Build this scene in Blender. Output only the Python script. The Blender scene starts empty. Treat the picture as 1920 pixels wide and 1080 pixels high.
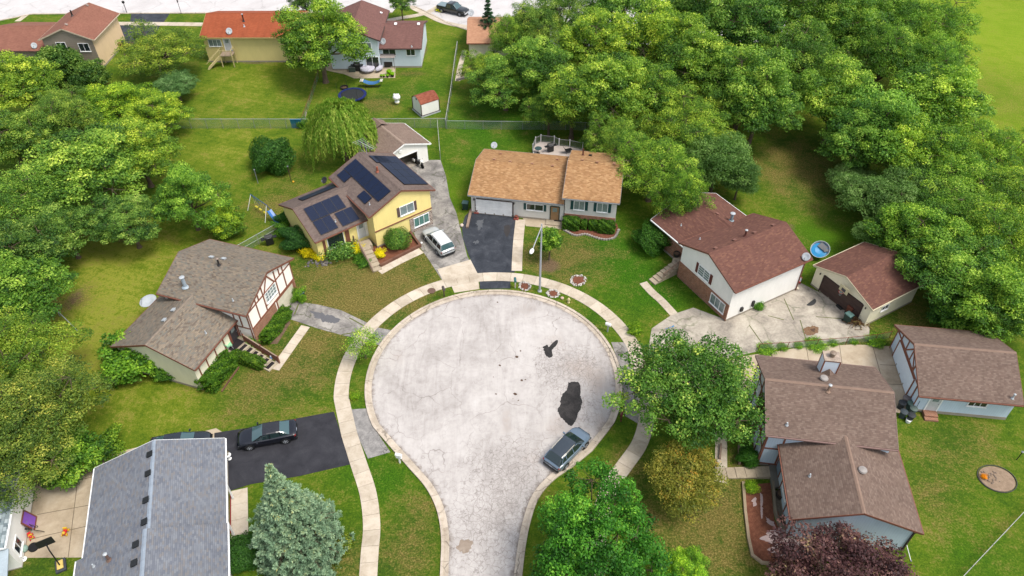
import bpy, math, random
import numpy as np
from mathutils import Vector, Matrix
from math import sin, cos, pi, radians as RD

scene = bpy.context.scene
COL = scene.collection

# ------------------------------------------------------------------ camera
FOC, PITCH, ROLL, CAMH = 1395.0, RD(42.95), RD(-0.28), 54.0
cam_d = bpy.data.cameras.new("camera"); cam = bpy.data.objects.new("camera", cam_d); COL.objects.link(cam)
cam_d.sensor_width = 36.0; cam_d.lens = FOC / 1920 * 36; cam_d.clip_start = 0.5; cam_d.clip_end = 4000
_r0 = Vector((1, 0, 0)); _u0 = Vector((0, sin(PITCH), cos(PITCH))); _b0 = Vector((0, -cos(PITCH), sin(PITCH)))
_rx = _r0 * cos(ROLL) + _u0 * sin(ROLL); _ux = -_r0 * sin(ROLL) + _u0 * cos(ROLL)
_m = Matrix.Identity(4)
for _i in range(3):
    _m[_i][0] = _rx[_i]; _m[_i][1] = _ux[_i]; _m[_i][2] = _b0[_i]
_m[2][3] = CAMH
cam.matrix_world = _m
scene.camera = cam

# ------------------------------------------------------------------ sky, sun, exposure
SUN_EL, SUN_AZ = RD(62), RD(118)          # azimuth measured from +Y towards +X
w = bpy.data.worlds.new("World"); scene.world = w; w.use_nodes = True
_nt = w.node_tree; _bg = _nt.nodes["Background"]; _sk = _nt.nodes.new("ShaderNodeTexSky")
_sk.sky_type = 'NISHITA'; _sk.sun_disc = False; _sk.sun_elevation = SUN_EL; _sk.sun_rotation = SUN_AZ
_sk.air_density = 1.0; _sk.dust_density = 3.0; _sk.ozone_density = 1.0; _sk.altitude = 200
_hs = _nt.nodes.new("ShaderNodeHueSaturation"); _hs.inputs['Saturation'].default_value = 0.45
_nt.links.new(_sk.outputs[0], _hs.inputs['Color']); _nt.links.new(_hs.outputs[0], _bg.inputs[0]); _bg.inputs[1].default_value = 0.15
sl = bpy.data.lights.new("sun", 'SUN'); sl.energy = 1.9; sl.angle = RD(20); sl.color = (1.0, 0.95, 0.87)
so = bpy.data.objects.new("sun", sl); COL.objects.link(so)
_sd = Vector((sin(SUN_AZ) * cos(SUN_EL), cos(SUN_AZ) * cos(SUN_EL), sin(SUN_EL)))
so.rotation_euler = _sd.to_track_quat('Z', 'Y').to_euler(); so.location = (0, 0, 80)
scene.view_settings.view_transform = 'Standard'; scene.view_settings.look = 'None'
scene.view_settings.exposure = 0.80; scene.view_settings.gamma = 1.0
scene.cycles.max_bounces = 5; scene.cycles.diffuse_bounces = 3; scene.cycles.glossy_bounces = 2
scene.cycles.transparent_max_bounces = 8; scene.cycles.transmission_bounces = 2

# ------------------------------------------------------------------ pixel of the photograph -> point at height z
def W(px, py, z=0.0):
    a, b = px - 960, py - 540
    c, s = cos(ROLL), sin(ROLL)
    x = (a * c + b * s) / FOC; v = (a * s - b * c) / FOC
    d = Vector((x, cos(PITCH) + v * sin(PITCH), -sin(PITCH) + v * cos(PITCH)))
    t = (z - CAMH) / d.z
    return Vector((d.x * t, d.y * t, z))

# ------------------------------------------------------------------ colours and materials
def lin(c):
    c /= 255.0
    return c / 12.92 if c <= 0.04045 else ((c + 0.055) / 1.055) ** 2.4
KD = 1.55
def D(r, g, b, k=1.0):
    return (min(.9, lin(r) / KD * k), min(.9, lin(g) / KD * k), min(.9, lin(b) / KD * k), 1)

class NT:
    def __init__(s, name):
        s.m = bpy.data.materials.new(name); s.m.use_nodes = True; s.t = s.m.node_tree
        s.p = s.t.nodes["Principled BSDF"]; s.out = s.t.nodes["Material Output"]
    def n(s, ty, **kw):
        nd = s.t.nodes.new(ty)
        for k, v in kw.items(): setattr(nd, k, v)
        return nd
    def l(s, a, b): s.t.links.new(a, b)
    def uv(s, sx=1, sy=1, rot=0, obj=False, wave=0):
        if obj:
            g = s.n("ShaderNodeNewGeometry").outputs['Position']
        else:
            g = s.n("ShaderNodeUVMap").outputs[0]
        mp = s.n("ShaderNodeMapping"); mp.inputs['Scale'].default_value = (sx, sy, 1); mp.inputs['Rotation'].default_value = (0, 0, rot)
        s.l(g, mp.inputs[0]); return mp.outputs[0]
    def noise(s, vec, scale, detail=4, rough=.6, dist=0):
        n = s.n("ShaderNodeTexNoise"); n.inputs['Scale'].default_value = scale; n.inputs['Detail'].default_value = detail
        n.inputs['Roughness'].default_value = rough; n.inputs['Distortion'].default_value = dist
        if vec is not None: s.l(vec, n.inputs['Vector'])
        return n.outputs['Fac']
    def ramp(s, fac, stops):
        r = s.n("ShaderNodeValToRGB"); e = r.color_ramp.elements
        while len(e) < len(stops): e.new(0.5)
        for i, (p, c) in enumerate(stops):
            e[i].position = p; e[i].color = c if len(c) == 4 else (*c, 1)
        s.l(fac, r.inputs[0]); return r.outputs[0]
    def rng(s, fac, a, b, c=0., d=1.):
        r = s.n("ShaderNodeMapRange"); r.inputs[1].default_value = a; r.inputs[2].default_value = b
        r.inputs[3].default_value = c; r.inputs[4].default_value = d; s.l(fac, r.inputs[0]); return r.outputs[0]
    def math(s, op, a, b=None, c=None):
        m = s.n("ShaderNodeMath", operation=op)
        for i, x in enumerate((a, b, c)):
            if x is None: continue
            if isinstance(x, (int, float)): m.inputs[i].default_value = x
            else: s.l(x, m.inputs[i])
        return m.outputs[0]
    def mix(s, fac, a, b, mode='MIX'):
        m = s.n("ShaderNodeMix", data_type='RGBA', blend_type=mode)
        for i, x in ((0, fac), (6, a), (7, b)):
            if isinstance(x, (int, float)): m.inputs[i].default_value = x
            elif isinstance(x, tuple): m.inputs[i].default_value = x
            else: s.l(x, m.inputs[i])
        return m.outputs[2]
    def bump(s, h, strength=.3, dist=.02):
        b = s.n("ShaderNodeBump"); b.inputs['Strength'].default_value = strength; b.inputs['Distance'].default_value = dist
        s.l(h, b.inputs['Height']); s.l(b.outputs[0], s.p.inputs['Normal'])
    def attr(s, name):
        a = s.n("ShaderNodeAttribute"); a.attribute_name = name; return a.outputs['Fac']
    def fin(s, col, rough=.8, spec=.3, metal=0):
        if isinstance(col, tuple): s.p.inputs['Base Color'].default_value = col
        else: s.l(col, s.p.inputs['Base Color'])
        if isinstance(rough, (int, float)): s.p.inputs['Roughness'].default_value = rough
        else: s.l(rough, s.p.inputs['Roughness'])
        s.p.inputs['Specular IOR Level'].default_value = spec; s.p.inputs['Metallic'].default_value = metal
        return s.m

_mc = {}
def plain(name, rgb, rough=.6, spec=.4, metal=0, var=.12, k=1.0):
    if name in _mc: return _mc[name]
    t = NT(name); c = D(*rgb, k)
    if metal == 0 and var:
        v = t.uv(obj=True); f = t.noise(v, 1.7, 5); f2 = t.noise(v, 12, 3)
        f = t.math('ADD', t.math('MULTIPLY', f, .6), t.math('MULTIPLY', f2, .4))
        dk = tuple(x * (1 - var * 1.6) for x in c[:3]) + (1,); lt = tuple(min(.9, x * (1 + var)) for x in c[:3]) + (1,)
        m = t.fin(t.ramp(f, [(.3, dk), (.7, lt)]), rough, spec)
    else: m = t.fin(c, rough, spec, metal)
    _mc[name] = m; return m

def shingle(name, cols, rowh=.14, tab=.30, blotch=.25, contrast=1.0):
    t = NT(name)
    v = t.uv()
    wn = t.n("ShaderNodeTexWhiteNoise", noise_dimensions='2D')
    sep = t.n("ShaderNodeSeparateXYZ"); t.l(v, sep.inputs[0])
    row = t.math('FLOOR', t.math('DIVIDE', sep.outputs[1], rowh))
    sh = t.math('MULTIPLY', t.math('FRACT', t.math('MULTIPLY', row, 0.381)), tab)
    cx = t.math('FLOOR', t.math('DIVIDE', t.math('ADD', sep.outputs[0], sh), tab))
    cb = t.n("ShaderNodeCombineXYZ"); t.l(cx, cb.inputs[0]); t.l(row, cb.inputs[1]); t.l(cb.outputs[0], wn.inputs['Vector'])
    n = len(cols); st = [((i + .5) / n, D(*c)) for i, c in enumerate(cols)]
    c = t.ramp(wn.outputs['Value'], st)
    fr = t.math('FRACT', t.math('DIVIDE', sep.outputs[1], rowh))
    edge = t.math('LESS_THAN', fr, .16)
    c = t.mix(t.math('MULTIPLY', edge, .28 * contrast), c, (.01, .01, .01, 1), 'MIX')
    bl = t.noise(v, .35, 4, .65); st2 = t.noise(t.uv(1.6, .12), 1.2, 3)
    gr = t.noise(v, 45, 2)
    f = t.math('ADD', t.math('ADD', t.math('MULTIPLY', bl, .5), t.math('MULTIPLY', st2, .35)), t.math('MULTIPLY', gr, .15))
    c = t.mix(1.0, c, t.ramp(f, [(.3, (1 - blotch,) * 3), (.7, (1 + blotch * .5,) * 3)]), 'MULTIPLY')
    t.bump(t.math('ADD', fr, t.math('MULTIPLY', gr, .5)), .5, .015)
    return t.fin(c, .93, .15)

def siding(name, rgb, pitch=.13, k=1.4, dirt=.1, vert=False, line=.35):
    t = NT(name); v = t.uv(); sep = t.n("ShaderNodeSeparateXYZ"); t.l(v, sep.inputs[0])
    fr = t.math('FRACT', t.math('DIVIDE', sep.outputs[0 if vert else 1], pitch))
    ln = t.math('MULTIPLY', t.math('LESS_THAN', fr, .13), line)
    c = D(*rgb, k); bl = t.noise(t.uv(1, .35), 1.1, 5, .7)
    base = t.ramp(bl, [(.3, tuple(x * (1 - dirt * 2) for x in c[:3])), (.65, c)])
    base = t.mix(ln, base, tuple(x * .4 for x in c[:3]) + (1,))
    t.bump(fr, .4, .012)
    return t.fin(base, .55, .4)

def brick(name, c1, c2, mortar, bw=.21, bh=.075, ms=.012):
    t = NT(name); v = t.uv(); b = t.n("ShaderNodeTexBrick"); t.l(v, b.inputs['Vector'])
    b.inputs['Color1'].default_value = D(*c1); b.inputs['Color2'].default_value = D(*c2); b.inputs['Mortar'].default_value = D(*mortar)
    b.inputs['Scale'].default_value = 1; b.inputs['Mortar Size'].default_value = ms; b.inputs['Brick Width'].default_value = bw
    b.inputs['Row Height'].default_value = bh; b.inputs['Bias'].default_value = 0
    f = t.noise(v, 1.5, 4)
    return t.fin(t.mix(1.0, b.outputs[0], t.ramp(f, [(.3, (.75,) * 3), (.7, (1.15,) * 3)]), 'MULTIPLY'), .9, .2)

def ground_mat(name, stops, s1=.5, s2=6, crack=0, crack_scale=.9, rough=.9, grain=.25, crackcol=(60, 55, 50), slab=False, streak=0):
    t = NT(name); v = t.uv(obj=True)
    a = t.noise(v, s1, 6, .65, .6); b = t.noise(v, s2, 4, .7); g = t.noise(v, 38, 2, .6)
    f = t.math('ADD', t.math('ADD', t.math('MULTIPLY', a, .68 - grain * .3), t.math('MULTIPLY', b, .22)), t.math('MULTIPLY', g, grain * .4 + .02))
    c = t.ramp(f, [(p, D(*q)) for p, q in stops])
    if slab:
        at = t.attr('lv'); c = t.mix(1.0, c, t.ramp(at, [(0, (.86, .85, .83)), (1, (1.06, 1.05, 1.04))]), 'MULTIPLY')
    if crack:
        vo = t.n("ShaderNodeTexVoronoi", feature='DISTANCE_TO_EDGE'); vo.inputs['Scale'].default_value = crack_scale
        dn = t.n("ShaderNodeVectorMath", operation='ADD'); nz = t.n("ShaderNodeTexNoise"); nz.inputs['Scale'].default_value = 1.5
        t.l(v, nz.inputs[0]); sc = t.n("ShaderNodeVectorMath", operation='SCALE'); sc.inputs['Scale'].default_value = .6
        t.l(nz.outputs['Color'], sc.inputs[0]); t.l(v, dn.inputs[0]); t.l(sc.outputs[0], dn.inputs[1]); t.l(dn.outputs[0], vo.inputs[0])
        ln = t.rng(vo.outputs['Distance'], .004, .03, 1, 0); mk = t.rng(t.noise(v, .35, 3), .42, .6, 0, 1)
        c = t.mix(t.math('MULTIPLY', t.math('MULTIPLY', ln, mk), crack), c, D(*crackcol))
    t.bump(t.math('ADD', b, g), .35, .012)
    return t.fin(c, rough, .25)

# ------------------------------------------------------------------ mesh building
class MB:
    """collects faces; build() links them as one mesh object"""
    def __init__(s): s.v = []; s.f = []; s.mi = []; s.lv = []; s.cm = 0; s.M = None; s.clv = .5
    def add(s, vs, fs):
        o = len(s.v)
        if s.M is not None: vs = [s.M @ Vector(p) for p in vs]
        s.v += [tuple(p) for p in vs]; s.f += [tuple(i + o for i in f) for f in fs]
        s.mi += [s.cm] * len(fs); s.lv += [s.clv] * len(fs); return s
    def box(s, c, d, rz=0, M=None):
        x, y, z = d[0] / 2, d[1] / 2, d[2] / 2
        vs = [Vector((a, b, e)) for e in (-z, z) for a, b in ((-x, -y), (x, -y), (x, y), (-x, y))]
        R = M if M is not None else Matrix.Rotation(rz, 3, 'Z')
        vs = [R @ p + Vector(c) for p in vs]
        return s.add(vs, [(3, 2, 1, 0), (4, 5, 6, 7), (0, 1, 5, 4), (1, 2, 6, 5), (2, 3, 7, 6), (3, 0, 4, 7)])
    def prism(s, poly, z0, z1):
        n = len(poly); a = sum(poly[i][0] * poly[(i + 1) % n][1] - poly[(i + 1) % n][0] * poly[i][1] for i in range(n))
        if a < 0: poly = list(poly)[::-1]
        vs = [(p[0], p[1], z0) for p in poly] + [(p[0], p[1], z1) for p in poly]
        return s.add(vs, [tuple(range(n - 1, -1, -1)), tuple(range(n, 2 * n))] + [(i, (i + 1) % n, (i + 1) % n + n, i + n) for i in range(n)])
    def bar(s, a, b, w, h=None, up=(0, 0, 1)):
        a, b = Vector(a), Vector(b); h = h or w; d = (b - a).normalized(); u = Vector(up)
        if abs(d.dot(u)) > .99: u = Vector((1, 0, 0))
        r = d.cross(u).normalized(); u = r.cross(d)
        vs = [p + r * i * w / 2 + u * j * h / 2 for p in (a, b) for i, j in ((-1, -1), (1, -1), (1, 1), (-1, 1))]
        return s.add(vs, [(3, 2, 1, 0), (4, 5, 6, 7), (0, 1, 5, 4), (1, 2, 6, 5), (2, 3, 7, 6), (3, 0, 4, 7)])
    def tube(s, pts, rad, n=8, cap=True):
        pts = [Vector(p) for p in pts]
        if isinstance(rad, (int, float)): rad = [rad] * len(pts)
        vs = []; fs = []
        for i, p in enumerate(pts):
            d = (pts[min(i + 1, len(pts) - 1)] - pts[max(i - 1, 0)]).normalized()
            u = Vector((0, 0, 1)) if abs(d.z) < .9 else Vector((1, 0, 0)); r = d.cross(u).normalized(); u = r.cross(d)
            for k in range(n):
                t = 2 * pi * k / n; vs.append(p + (r * cos(t) + u * sin(t)) * rad[i])
        for i in range(len(pts) - 1):
            for k in range(n):
                fs.append((i * n + k, i * n + (k + 1) % n, (i + 1) * n + (k + 1) % n, (i + 1) * n + k))
        if cap: fs += [tuple(range(n - 1, -1, -1)), tuple(range((len(pts) - 1) * n, len(pts) * n))]
        return s.add(vs, fs)
    def lathe(s, prof, c=(0, 0, 0), n=16, sx=1, sy=1):
        vs = []; fs = []; m = len(prof)
        for r, z in prof:
            for k in range(n):
                t = 2 * pi * k / n; vs.append((c[0] + r * cos(t) * sx, c[1] + r * sin(t) * sy, c[2] + z))
        for i in range(m - 1):
            for k in range(n): fs.append((i * n + k, i * n + (k + 1) % n, (i + 1) * n + (k + 1) % n, (i + 1) * n + k))
        fs += [tuple(range(n - 1, -1, -1)), tuple(range((m - 1) * n, m * n))]
        return s.add(vs, fs)
    def ball(s, c, r, n=12, m=7, sz=1.0):
        return s.lathe([(max(.001, r * sin(pi * i / m)), -r * sz * cos(pi * i / m)) for i in range(m + 1)], c, n)
    def build(s, name, mat, parent=None, smooth=False, bevel=0):
        me = bpy.data.meshes.new(name); me.from_pydata(s.v, [], s.f); me.update()
        mats = mat if isinstance(mat, (list, tuple)) else [mat]
        for m in mats: me.materials.append(m)
        if len(mats) > 1: me.polygons.foreach_set("material_index", s.mi)
        uvl = me.uv_layers.new(name="UVMap"); co = np.array([tuple(v.co) for v in me.vertices]) if len(me.vertices) else np.zeros((0, 3))
        dat = np.zeros((len(me.loops), 2))
        for p in me.polygons:
            nrm = p.normal
            if abs(nrm.z) > .999: u = Vector((1, 0, 0)); vv = Vector((0, 1, 0))
            else: u = Vector((0, 0, 1)).cross(nrm).normalized(); vv = nrm.cross(u)
            P3 = co[list(p.vertices)]; ls = p.loop_start
            dat[ls:ls + len(p.vertices), 0] = P3 @ np.array(u); dat[ls:ls + len(p.vertices), 1] = P3 @ np.array(vv)
        uvl.data.foreach_set("uv", dat.ravel())
        at = me.attributes.new("lv", 'FLOAT', 'FACE'); at.data.foreach_set("value", s.lv)
        if smooth: me.polygons.foreach_set("use_smooth", [True] * len(me.polygons))
        o = bpy.data.objects.new(name, me); COL.objects.link(o)
        if parent is not None: o.parent = parent
        if bevel:
            b = o.modifiers.new("bevel", 'BEVEL'); b.width = bevel; b.segments = 2; b.limit_method = 'ANGLE'
        return o

def tag(o, label=None, cat=None, group=None, kind=None):
    if label: o['label'] = label
    if cat: o['category'] = cat
    if group: o['group'] = group
    if kind: o['kind'] = kind
    return o
def thing(name, label, cat, loc=(0, 0, 0), rz=0, group=None):
    o = bpy.data.objects.new(name, None); COL.objects.link(o); o.empty_display_size = .3
    o.location = loc; o.rotation_euler = (0, 0, rz); tag(o, label, cat, group); return o
def struct(name, mb, mat): return tag(mb.build(name, mat), kind='structure')
def copy_tree(o, parent=None):
    c = o.copy(); COL.objects.link(c); c.parent = parent
    for ch in list(o.children): copy_tree(ch, c)
    return c
def put(o, loc, rz=None, label=None, group=None, scale=None):
    o.location = loc
    if rz is not None: o.rotation_euler = (0, 0, rz)
    if label: o['label'] = label
    if group: o['group'] = group
    if scale is not None: o.scale = scale if isinstance(scale, (tuple, list)) else (scale,) * 3
    return o
def spline(pts, n=8):
    pts = [Vector(p[:2]) if len(p) == 2 else Vector((p[0], p[1])) for p in pts]; out = []
    for i in range(len(pts) - 1):
        p0 = pts[max(i - 1, 0)]; p1 = pts[i]; p2 = pts[i + 1]; p3 = pts[min(i + 2, len(pts) - 1)]
        for k in range(n):
            t = k / n
            out.append(.5 * ((2 * p1) + (p2 - p0) * t + (2 * p0 - 5 * p1 + 4 * p2 - p3) * t * t + (3 * p1 - p0 - 3 * p2 + p3) * t ** 3))
    out.append(pts[-1]); return out
def resample(pts, step):
    out = [pts[0].copy()]; acc = 0.0
    for a, b in zip(pts, pts[1:]):
        L = (b - a).length
        while acc + L >= step:
            t = (step - acc) / L; a = a + (b - a) * t; out.append(a.copy()); L = (b - a).length; acc = 0.0
        acc += L
    out.append(pts[-1].copy()); return out
def wpts(l, z=0): return [W(x, y, z).to_2d() for x, y in l]
# ================================================================== THE SETTING
CC = Vector((-1.76, 45.6)); RC, RS = 12.05, 14.2
def arc(c, r, a0, a1, n): return [Vector((c.x + r * cos(a0 + (a1 - a0) * i / n), c.y + r * sin(a0 + (a1 - a0) * i / n))) for i in range(n + 1)]
def ang(px, py): p = W(px, py).to_2d() - CC; return math.atan2(p.y, p.x) % (2 * pi)

# ---- lawn: one sheet to the horizon, its patches of dry, yellow and lush grass, and painted tree shade, held as attributes
M_lawn = None
def make_lawn():
    xs = np.concatenate([[-2500, -1200, -600, -300, -180, -130], np.arange(-100, 90, .75), [110, 150, 220, 400, 800, 2500]])
    ys = np.concatenate([[-800, -300, -100, -30, 0], np.arange(10, 150, .75), [165, 190, 230, 300, 450, 800, 1500, 3500]])
    X, Y = np.meshgrid(xs, ys); n = X.size
    co = np.stack([X.ravel(), Y.ravel(), np.zeros(n)], 1)
    i = np.arange(n).reshape(X.shape); f = np.stack([i[:-1, :-1], i[:-1, 1:], i[1:, 1:], i[1:, :-1]], -1).reshape(-1, 4)
    me = bpy.data.meshes.new("lawn"); me.vertices.add(n); me.vertices.foreach_set("co", co.ravel())
    me.loops.add(f.size); me.loops.foreach_set("vertex_index", f.ravel().astype(np.int32))
    me.polygons.add(len(f)); me.polygons.foreach_set("loop_start", np.arange(0, f.size, 4, dtype=np.int32)); me.update()
    dry = np.zeros(n); yel = np.full(n, .45); lush_shade = np.zeros(n); soil = np.zeros(n); fresh = np.zeros(n)
    def blob(arr, px, py, r, a, ry=None):
        c = W(px, py); ry = ry or r
        d = ((co[:, 0] - c.x) / r) ** 2 + ((co[:, 1] - c.y) / ry) ** 2
        arr += a * np.exp(-d * 1.2)
    for b in ((650, 545, 7, .75), (760, 500, 5, .8), (600, 500, 4, .5), (690, 580, 5, .6), (1020, 470, 4, .65), (1060, 500, 4, .55), (1100, 470, 3, .4),
              (790, 560, 2.5, .4), (1500, 330, 6, .8), (1480, 290, 5, .6), (1540, 400, 4, .3), (1870, 190, 14, .6), (560, 660, 4, .55), (480, 720, 5, .5),
              (600, 700, 4, .35), (760, 1050, 3, .7), (790, 960, 2.5, .45), (640, 1050, 2.5, .8), (1350, 1000, 4, .8), (1370, 930, 3, .7), (1200, 960, 3, .5),
              (1180, 880, 3, .45), (1760, 850, 4, .4), (1740, 930, 3, .5), (1640, 660, 3, .8), (1700, 600, 3, .7), (1300, 1060, 4, .5), (540, 380, 5, .45),
              (500, 400, 4, .35), (720, 190, 3, .55), (690, 200, 3, .5), (950, 140, 5, .3), (770, 138, 2.2, 1.1, .9), (130, 560, 3, .5), (1010, 600, 1, .4),
              (1110, 600, 2, .3), (200, 630, 4, .2), (1150, 350, 3, .4), (430, 790, 5, .15), (60, 1060, 3, .5), (560, 330, 4, .3), (1820, 820, 3, .3)):
        blob(dry, *b)
    for b in ((180, 560, 10, .45), (150, 700, 8, .4), (250, 450, 6, .4), (470, 160, 10, .3), (430, 280, 8, .3), (540, 400, 6, .35), (1860, 60, 30, .5), (1860, 260, 10, .3),
              (340, 780, 6, .3), (780, 60, 8, .2), (1450, 450, 5, .2), (1700, 980, 6, .25)):
        blob(yel, *b)
    for b in ((1180, 500, 6, .9), (1130, 440, 5, .7), (1230, 560, 4, .6), (1560, 430, 5, .9), (1500, 460, 4, .6), (900, 260, 8, .7), (960, 200, 8, .7), (860, 360, 4, .5),  # blobs behind the tan roofed house paint the grove's shade in dark green
              (760, 170, 4, .5), (1820, 1040, 5, .7), (1660, 640, 4, .3), (660, 880, 3, .5), (730, 900, 3, .8), (700, 750, 3, .5), (1110, 600, 3, .6), (800, 170, 3, .5),
              (1900, 50, 10, .3), (530, 520, 3, .4), (1250, 550, 2, .5), (670, 80, 5, .3), (740, 600, 2, .4)):
        blob(lush_shade, *b)
    for b in ((1030, 498, 1.25, 1.4), (480, 118, 3.6, .8, .6), (560, 118, 3, .6, .5), (795, 95, .8, .8, 3), (245, 450, 3, .8, .8), (140, 560, 1.2, .8, 2.5), (1480, 425, 1.0, .8),
              (1270, 445, 2, .5), (885, 130, 1.6, 1.1), (660, 126, 2, .5), (620, 590, 1.2, .1), (1540, 640, 2, .5), (1725, 620, 4, .6, 1), (1390, 860, 2, .6), (1200, 840, 2, .35)):
        blob(soil, *b)
    for b in ((1890, 60, 34, 1.0), (1880, 250, 10, .5), (790, 100, 5, .3), (860, 360, 3, .4), (1560, 430, 4, .35)): blob(fresh, *b)
    for nm, a in (("dry", dry), ("yel", yel), ("lush_shade", lush_shade), ("soil", soil), ("fresh", fresh)):
        at = me.attributes.new(nm, 'FLOAT', 'POINT'); at.data.foreach_set("value", np.clip(a, 0, 1.4).astype(np.float32))
    t = NT("lawn"); v = t.uv(obj=True)
    n1 = t.noise(v, .35, 4, .6, .3); n2 = t.noise(v, 2.2, 5, .75); n3 = t.noise(v, 6.5, 4, .75); n4 = t.noise(v, 28, 2, .7)
    mow = t.n("ShaderNodeTexWave", wave_type='BANDS'); mow.inputs['Scale'].default_value = .32; mow.inputs['Distortion'].default_value = 1.0; mow.inputs['Detail'].default_value = 1
    t.l(t.uv(1, 1, 1.9, obj=True), mow.inputs[0])
    ct = lambda q, k: t.math('MULTIPLY', t.math('SUBTRACT', q, .5), k)
    fy = t.math('ADD', t.attr('yel'), ct(n1, 1.2)); fy = t.math('ADD', fy, ct(mow.outputs['Fac'], .08)); fy = t.math('ADD', fy, ct(n3, .9)); fy = t.math('ADD', fy, ct(n2, 1.3))
    c = t.ramp(fy, [(.0, D(54, 92, 20)), (.42, D(92, 120, 28)), (.75, D(120, 138, 36)), (1, D(156, 162, 60))])
    fl = t.math('MULTIPLY', t.attr('lush_shade'), t.rng(n2, .3, .6, .6, 1))
    c = t.mix(fl, c, t.ramp(t.math('ADD', n3, ct(n2, .6)), [(.25, D(34, 78, 12)), (.5, D(60, 110, 18)), (.75, D(94, 142, 26))]))
    fd = t.rng(t.math('ADD', t.math('ADD', t.math('MULTIPLY', t.attr('dry'), .6), ct(n2, 2.0)), t.math('ADD', ct(n3, 1.3), ct(n1, 1.8))), .08, .75, 0, .85)
    c = t.mix(t.math('MULTIPLY', t.rng(t.attr('dry'), .1, .6, 0, .75), t.rng(n3, .35, .6, 1, .2)), c, D(66, 84, 34))
    c = t.mix(fd, c, t.ramp(t.math('ADD', n3, ct(n4, .5)), [(.3, D(92, 82, 42)), (.5, D(126, 112, 60)), (.68, D(178, 154, 98))]))
    c = t.mix(t.math('MULTIPLY', t.attr('fresh'), t.rng(n2, .25, .6, .9, .5)), c, D(142, 174, 32))
    fs = t.rng(t.math('ADD', t.attr('soil'), ct(n2, .8)), .35, .8, 0, .9)
    c = t.mix(fs, c, t.ramp(n3, [(.3, D(92, 74, 54)), (.7, D(150, 124, 100))]))
    c = t.mix(1.0, c, t.ramp(t.math('ADD', t.math('MULTIPLY', n4, .5), t.math('MULTIPLY', n3, .5)), [(.3, (.68, .7, .64)), (.5, (.98, .98, .98)), (.7, (1.22, 1.2, 1.1))]), 'MULTIPLY')
    t.bump(t.math('ADD', n3, n4), .8, .05)
    m = t.fin(c, .95, .1); me.materials.append(m)
    o = bpy.data.objects.new("lawn", me); COL.objects.link(o); tag(o, kind='structure')
    return m
M_lawn = make_lawn()

# ---- materials of the paved surfaces
M_conc = ground_mat("concrete_slab", [(.3, (192, 176, 154)), (.5, (226, 212, 192)), (.7, (240, 230, 214))], .8, 5, slab=True)
M_curb = ground_mat("kerb_concrete", [(.28, (176, 160, 142)), (.5, (220, 206, 188)), (.7, (238, 226, 210))], 1.2, 7, slab=True, crack=.6, crack_scale=.5)
M_patio = ground_mat("patio_concrete", [(.3, (168, 150, 124)), (.48, (204, 186, 160)), (.68, (226, 212, 190))], .35, 3)
M_black = ground_mat("fresh_asphalt", [(.32, (42, 42, 48)), (.5, (60, 60, 66)), (.7, (82, 82, 86))], .6, 12, rough=.75)
M_tdrive = ground_mat("sealed_asphalt", [(.34, (46, 50, 58)), (.5, (66, 70, 78)), (.62, (88, 90, 96)), (.72, (130, 132, 134))], .8, 5, rough=.75)
M_worn = ground_mat("worn_asphalt", [(.3, (96, 92, 90)), (.44, (142, 137, 132)), (.56, (184, 178, 170)), (.7, (208, 202, 194))], .55, 4, crack=.8, crack_scale=.55, crackcol=(78, 84, 48))
M_pad = ground_mat("old_concrete", [(.32, (120, 114, 106)), (.44, (178, 168, 154)), (.6, (222, 212, 194))], .4, 4, crack=.45, crack_scale=.3, crackcol=(72, 90, 36))
M_farroad = ground_mat("far_road", [(.3, (206, 200, 198)), (.6, (232, 228, 226))], .25, 3, crack=.25, crack_scale=.2)
M_brokenap = ground_mat("broken_asphalt", [(.3, (112, 110, 108)), (.5, (164, 160, 156)), (.7, (200, 196, 190))], 1.4, 8, crack=.95, crack_scale=1.6, crackcol=(40, 38, 36))
M_mulch = ground_mat("bark_mulch", [(.3, (84, 48, 36)), (.5, (126, 78, 58)), (.7, (166, 112, 88))], 3, 14, grain=.9)
M_dirt = ground_mat("bare_soil", [(.3, (84, 66, 52)), (.5, (120, 98, 78)), (.7, (160, 136, 110))], 2, 9, grain=.8)
M_patch = ground_mat("tar_patch", [(.32, (34, 33, 34)), (.48, (52, 50, 50)), (.64, (86, 82, 80))], 1.0, 9, rough=.9, grain=.8)
M_stain = ground_mat("rust_stain", [(.3, (120, 84, 56)), (.6, (150, 124, 100))], 3, 9)
M_wetst = ground_mat("sand_deposit", [(.3, (150, 132, 116)), (.6, (184, 168, 152))], 1.5, 6)

def poly(name, px, mat, z=.012, th=.0, wpx=False):
    p = px if wpx else wpts(px)
    mb = MB(); mb.prism([tuple(q) for q in p], z - max(th, .1), z); return struct(name, mb, mat)

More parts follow.
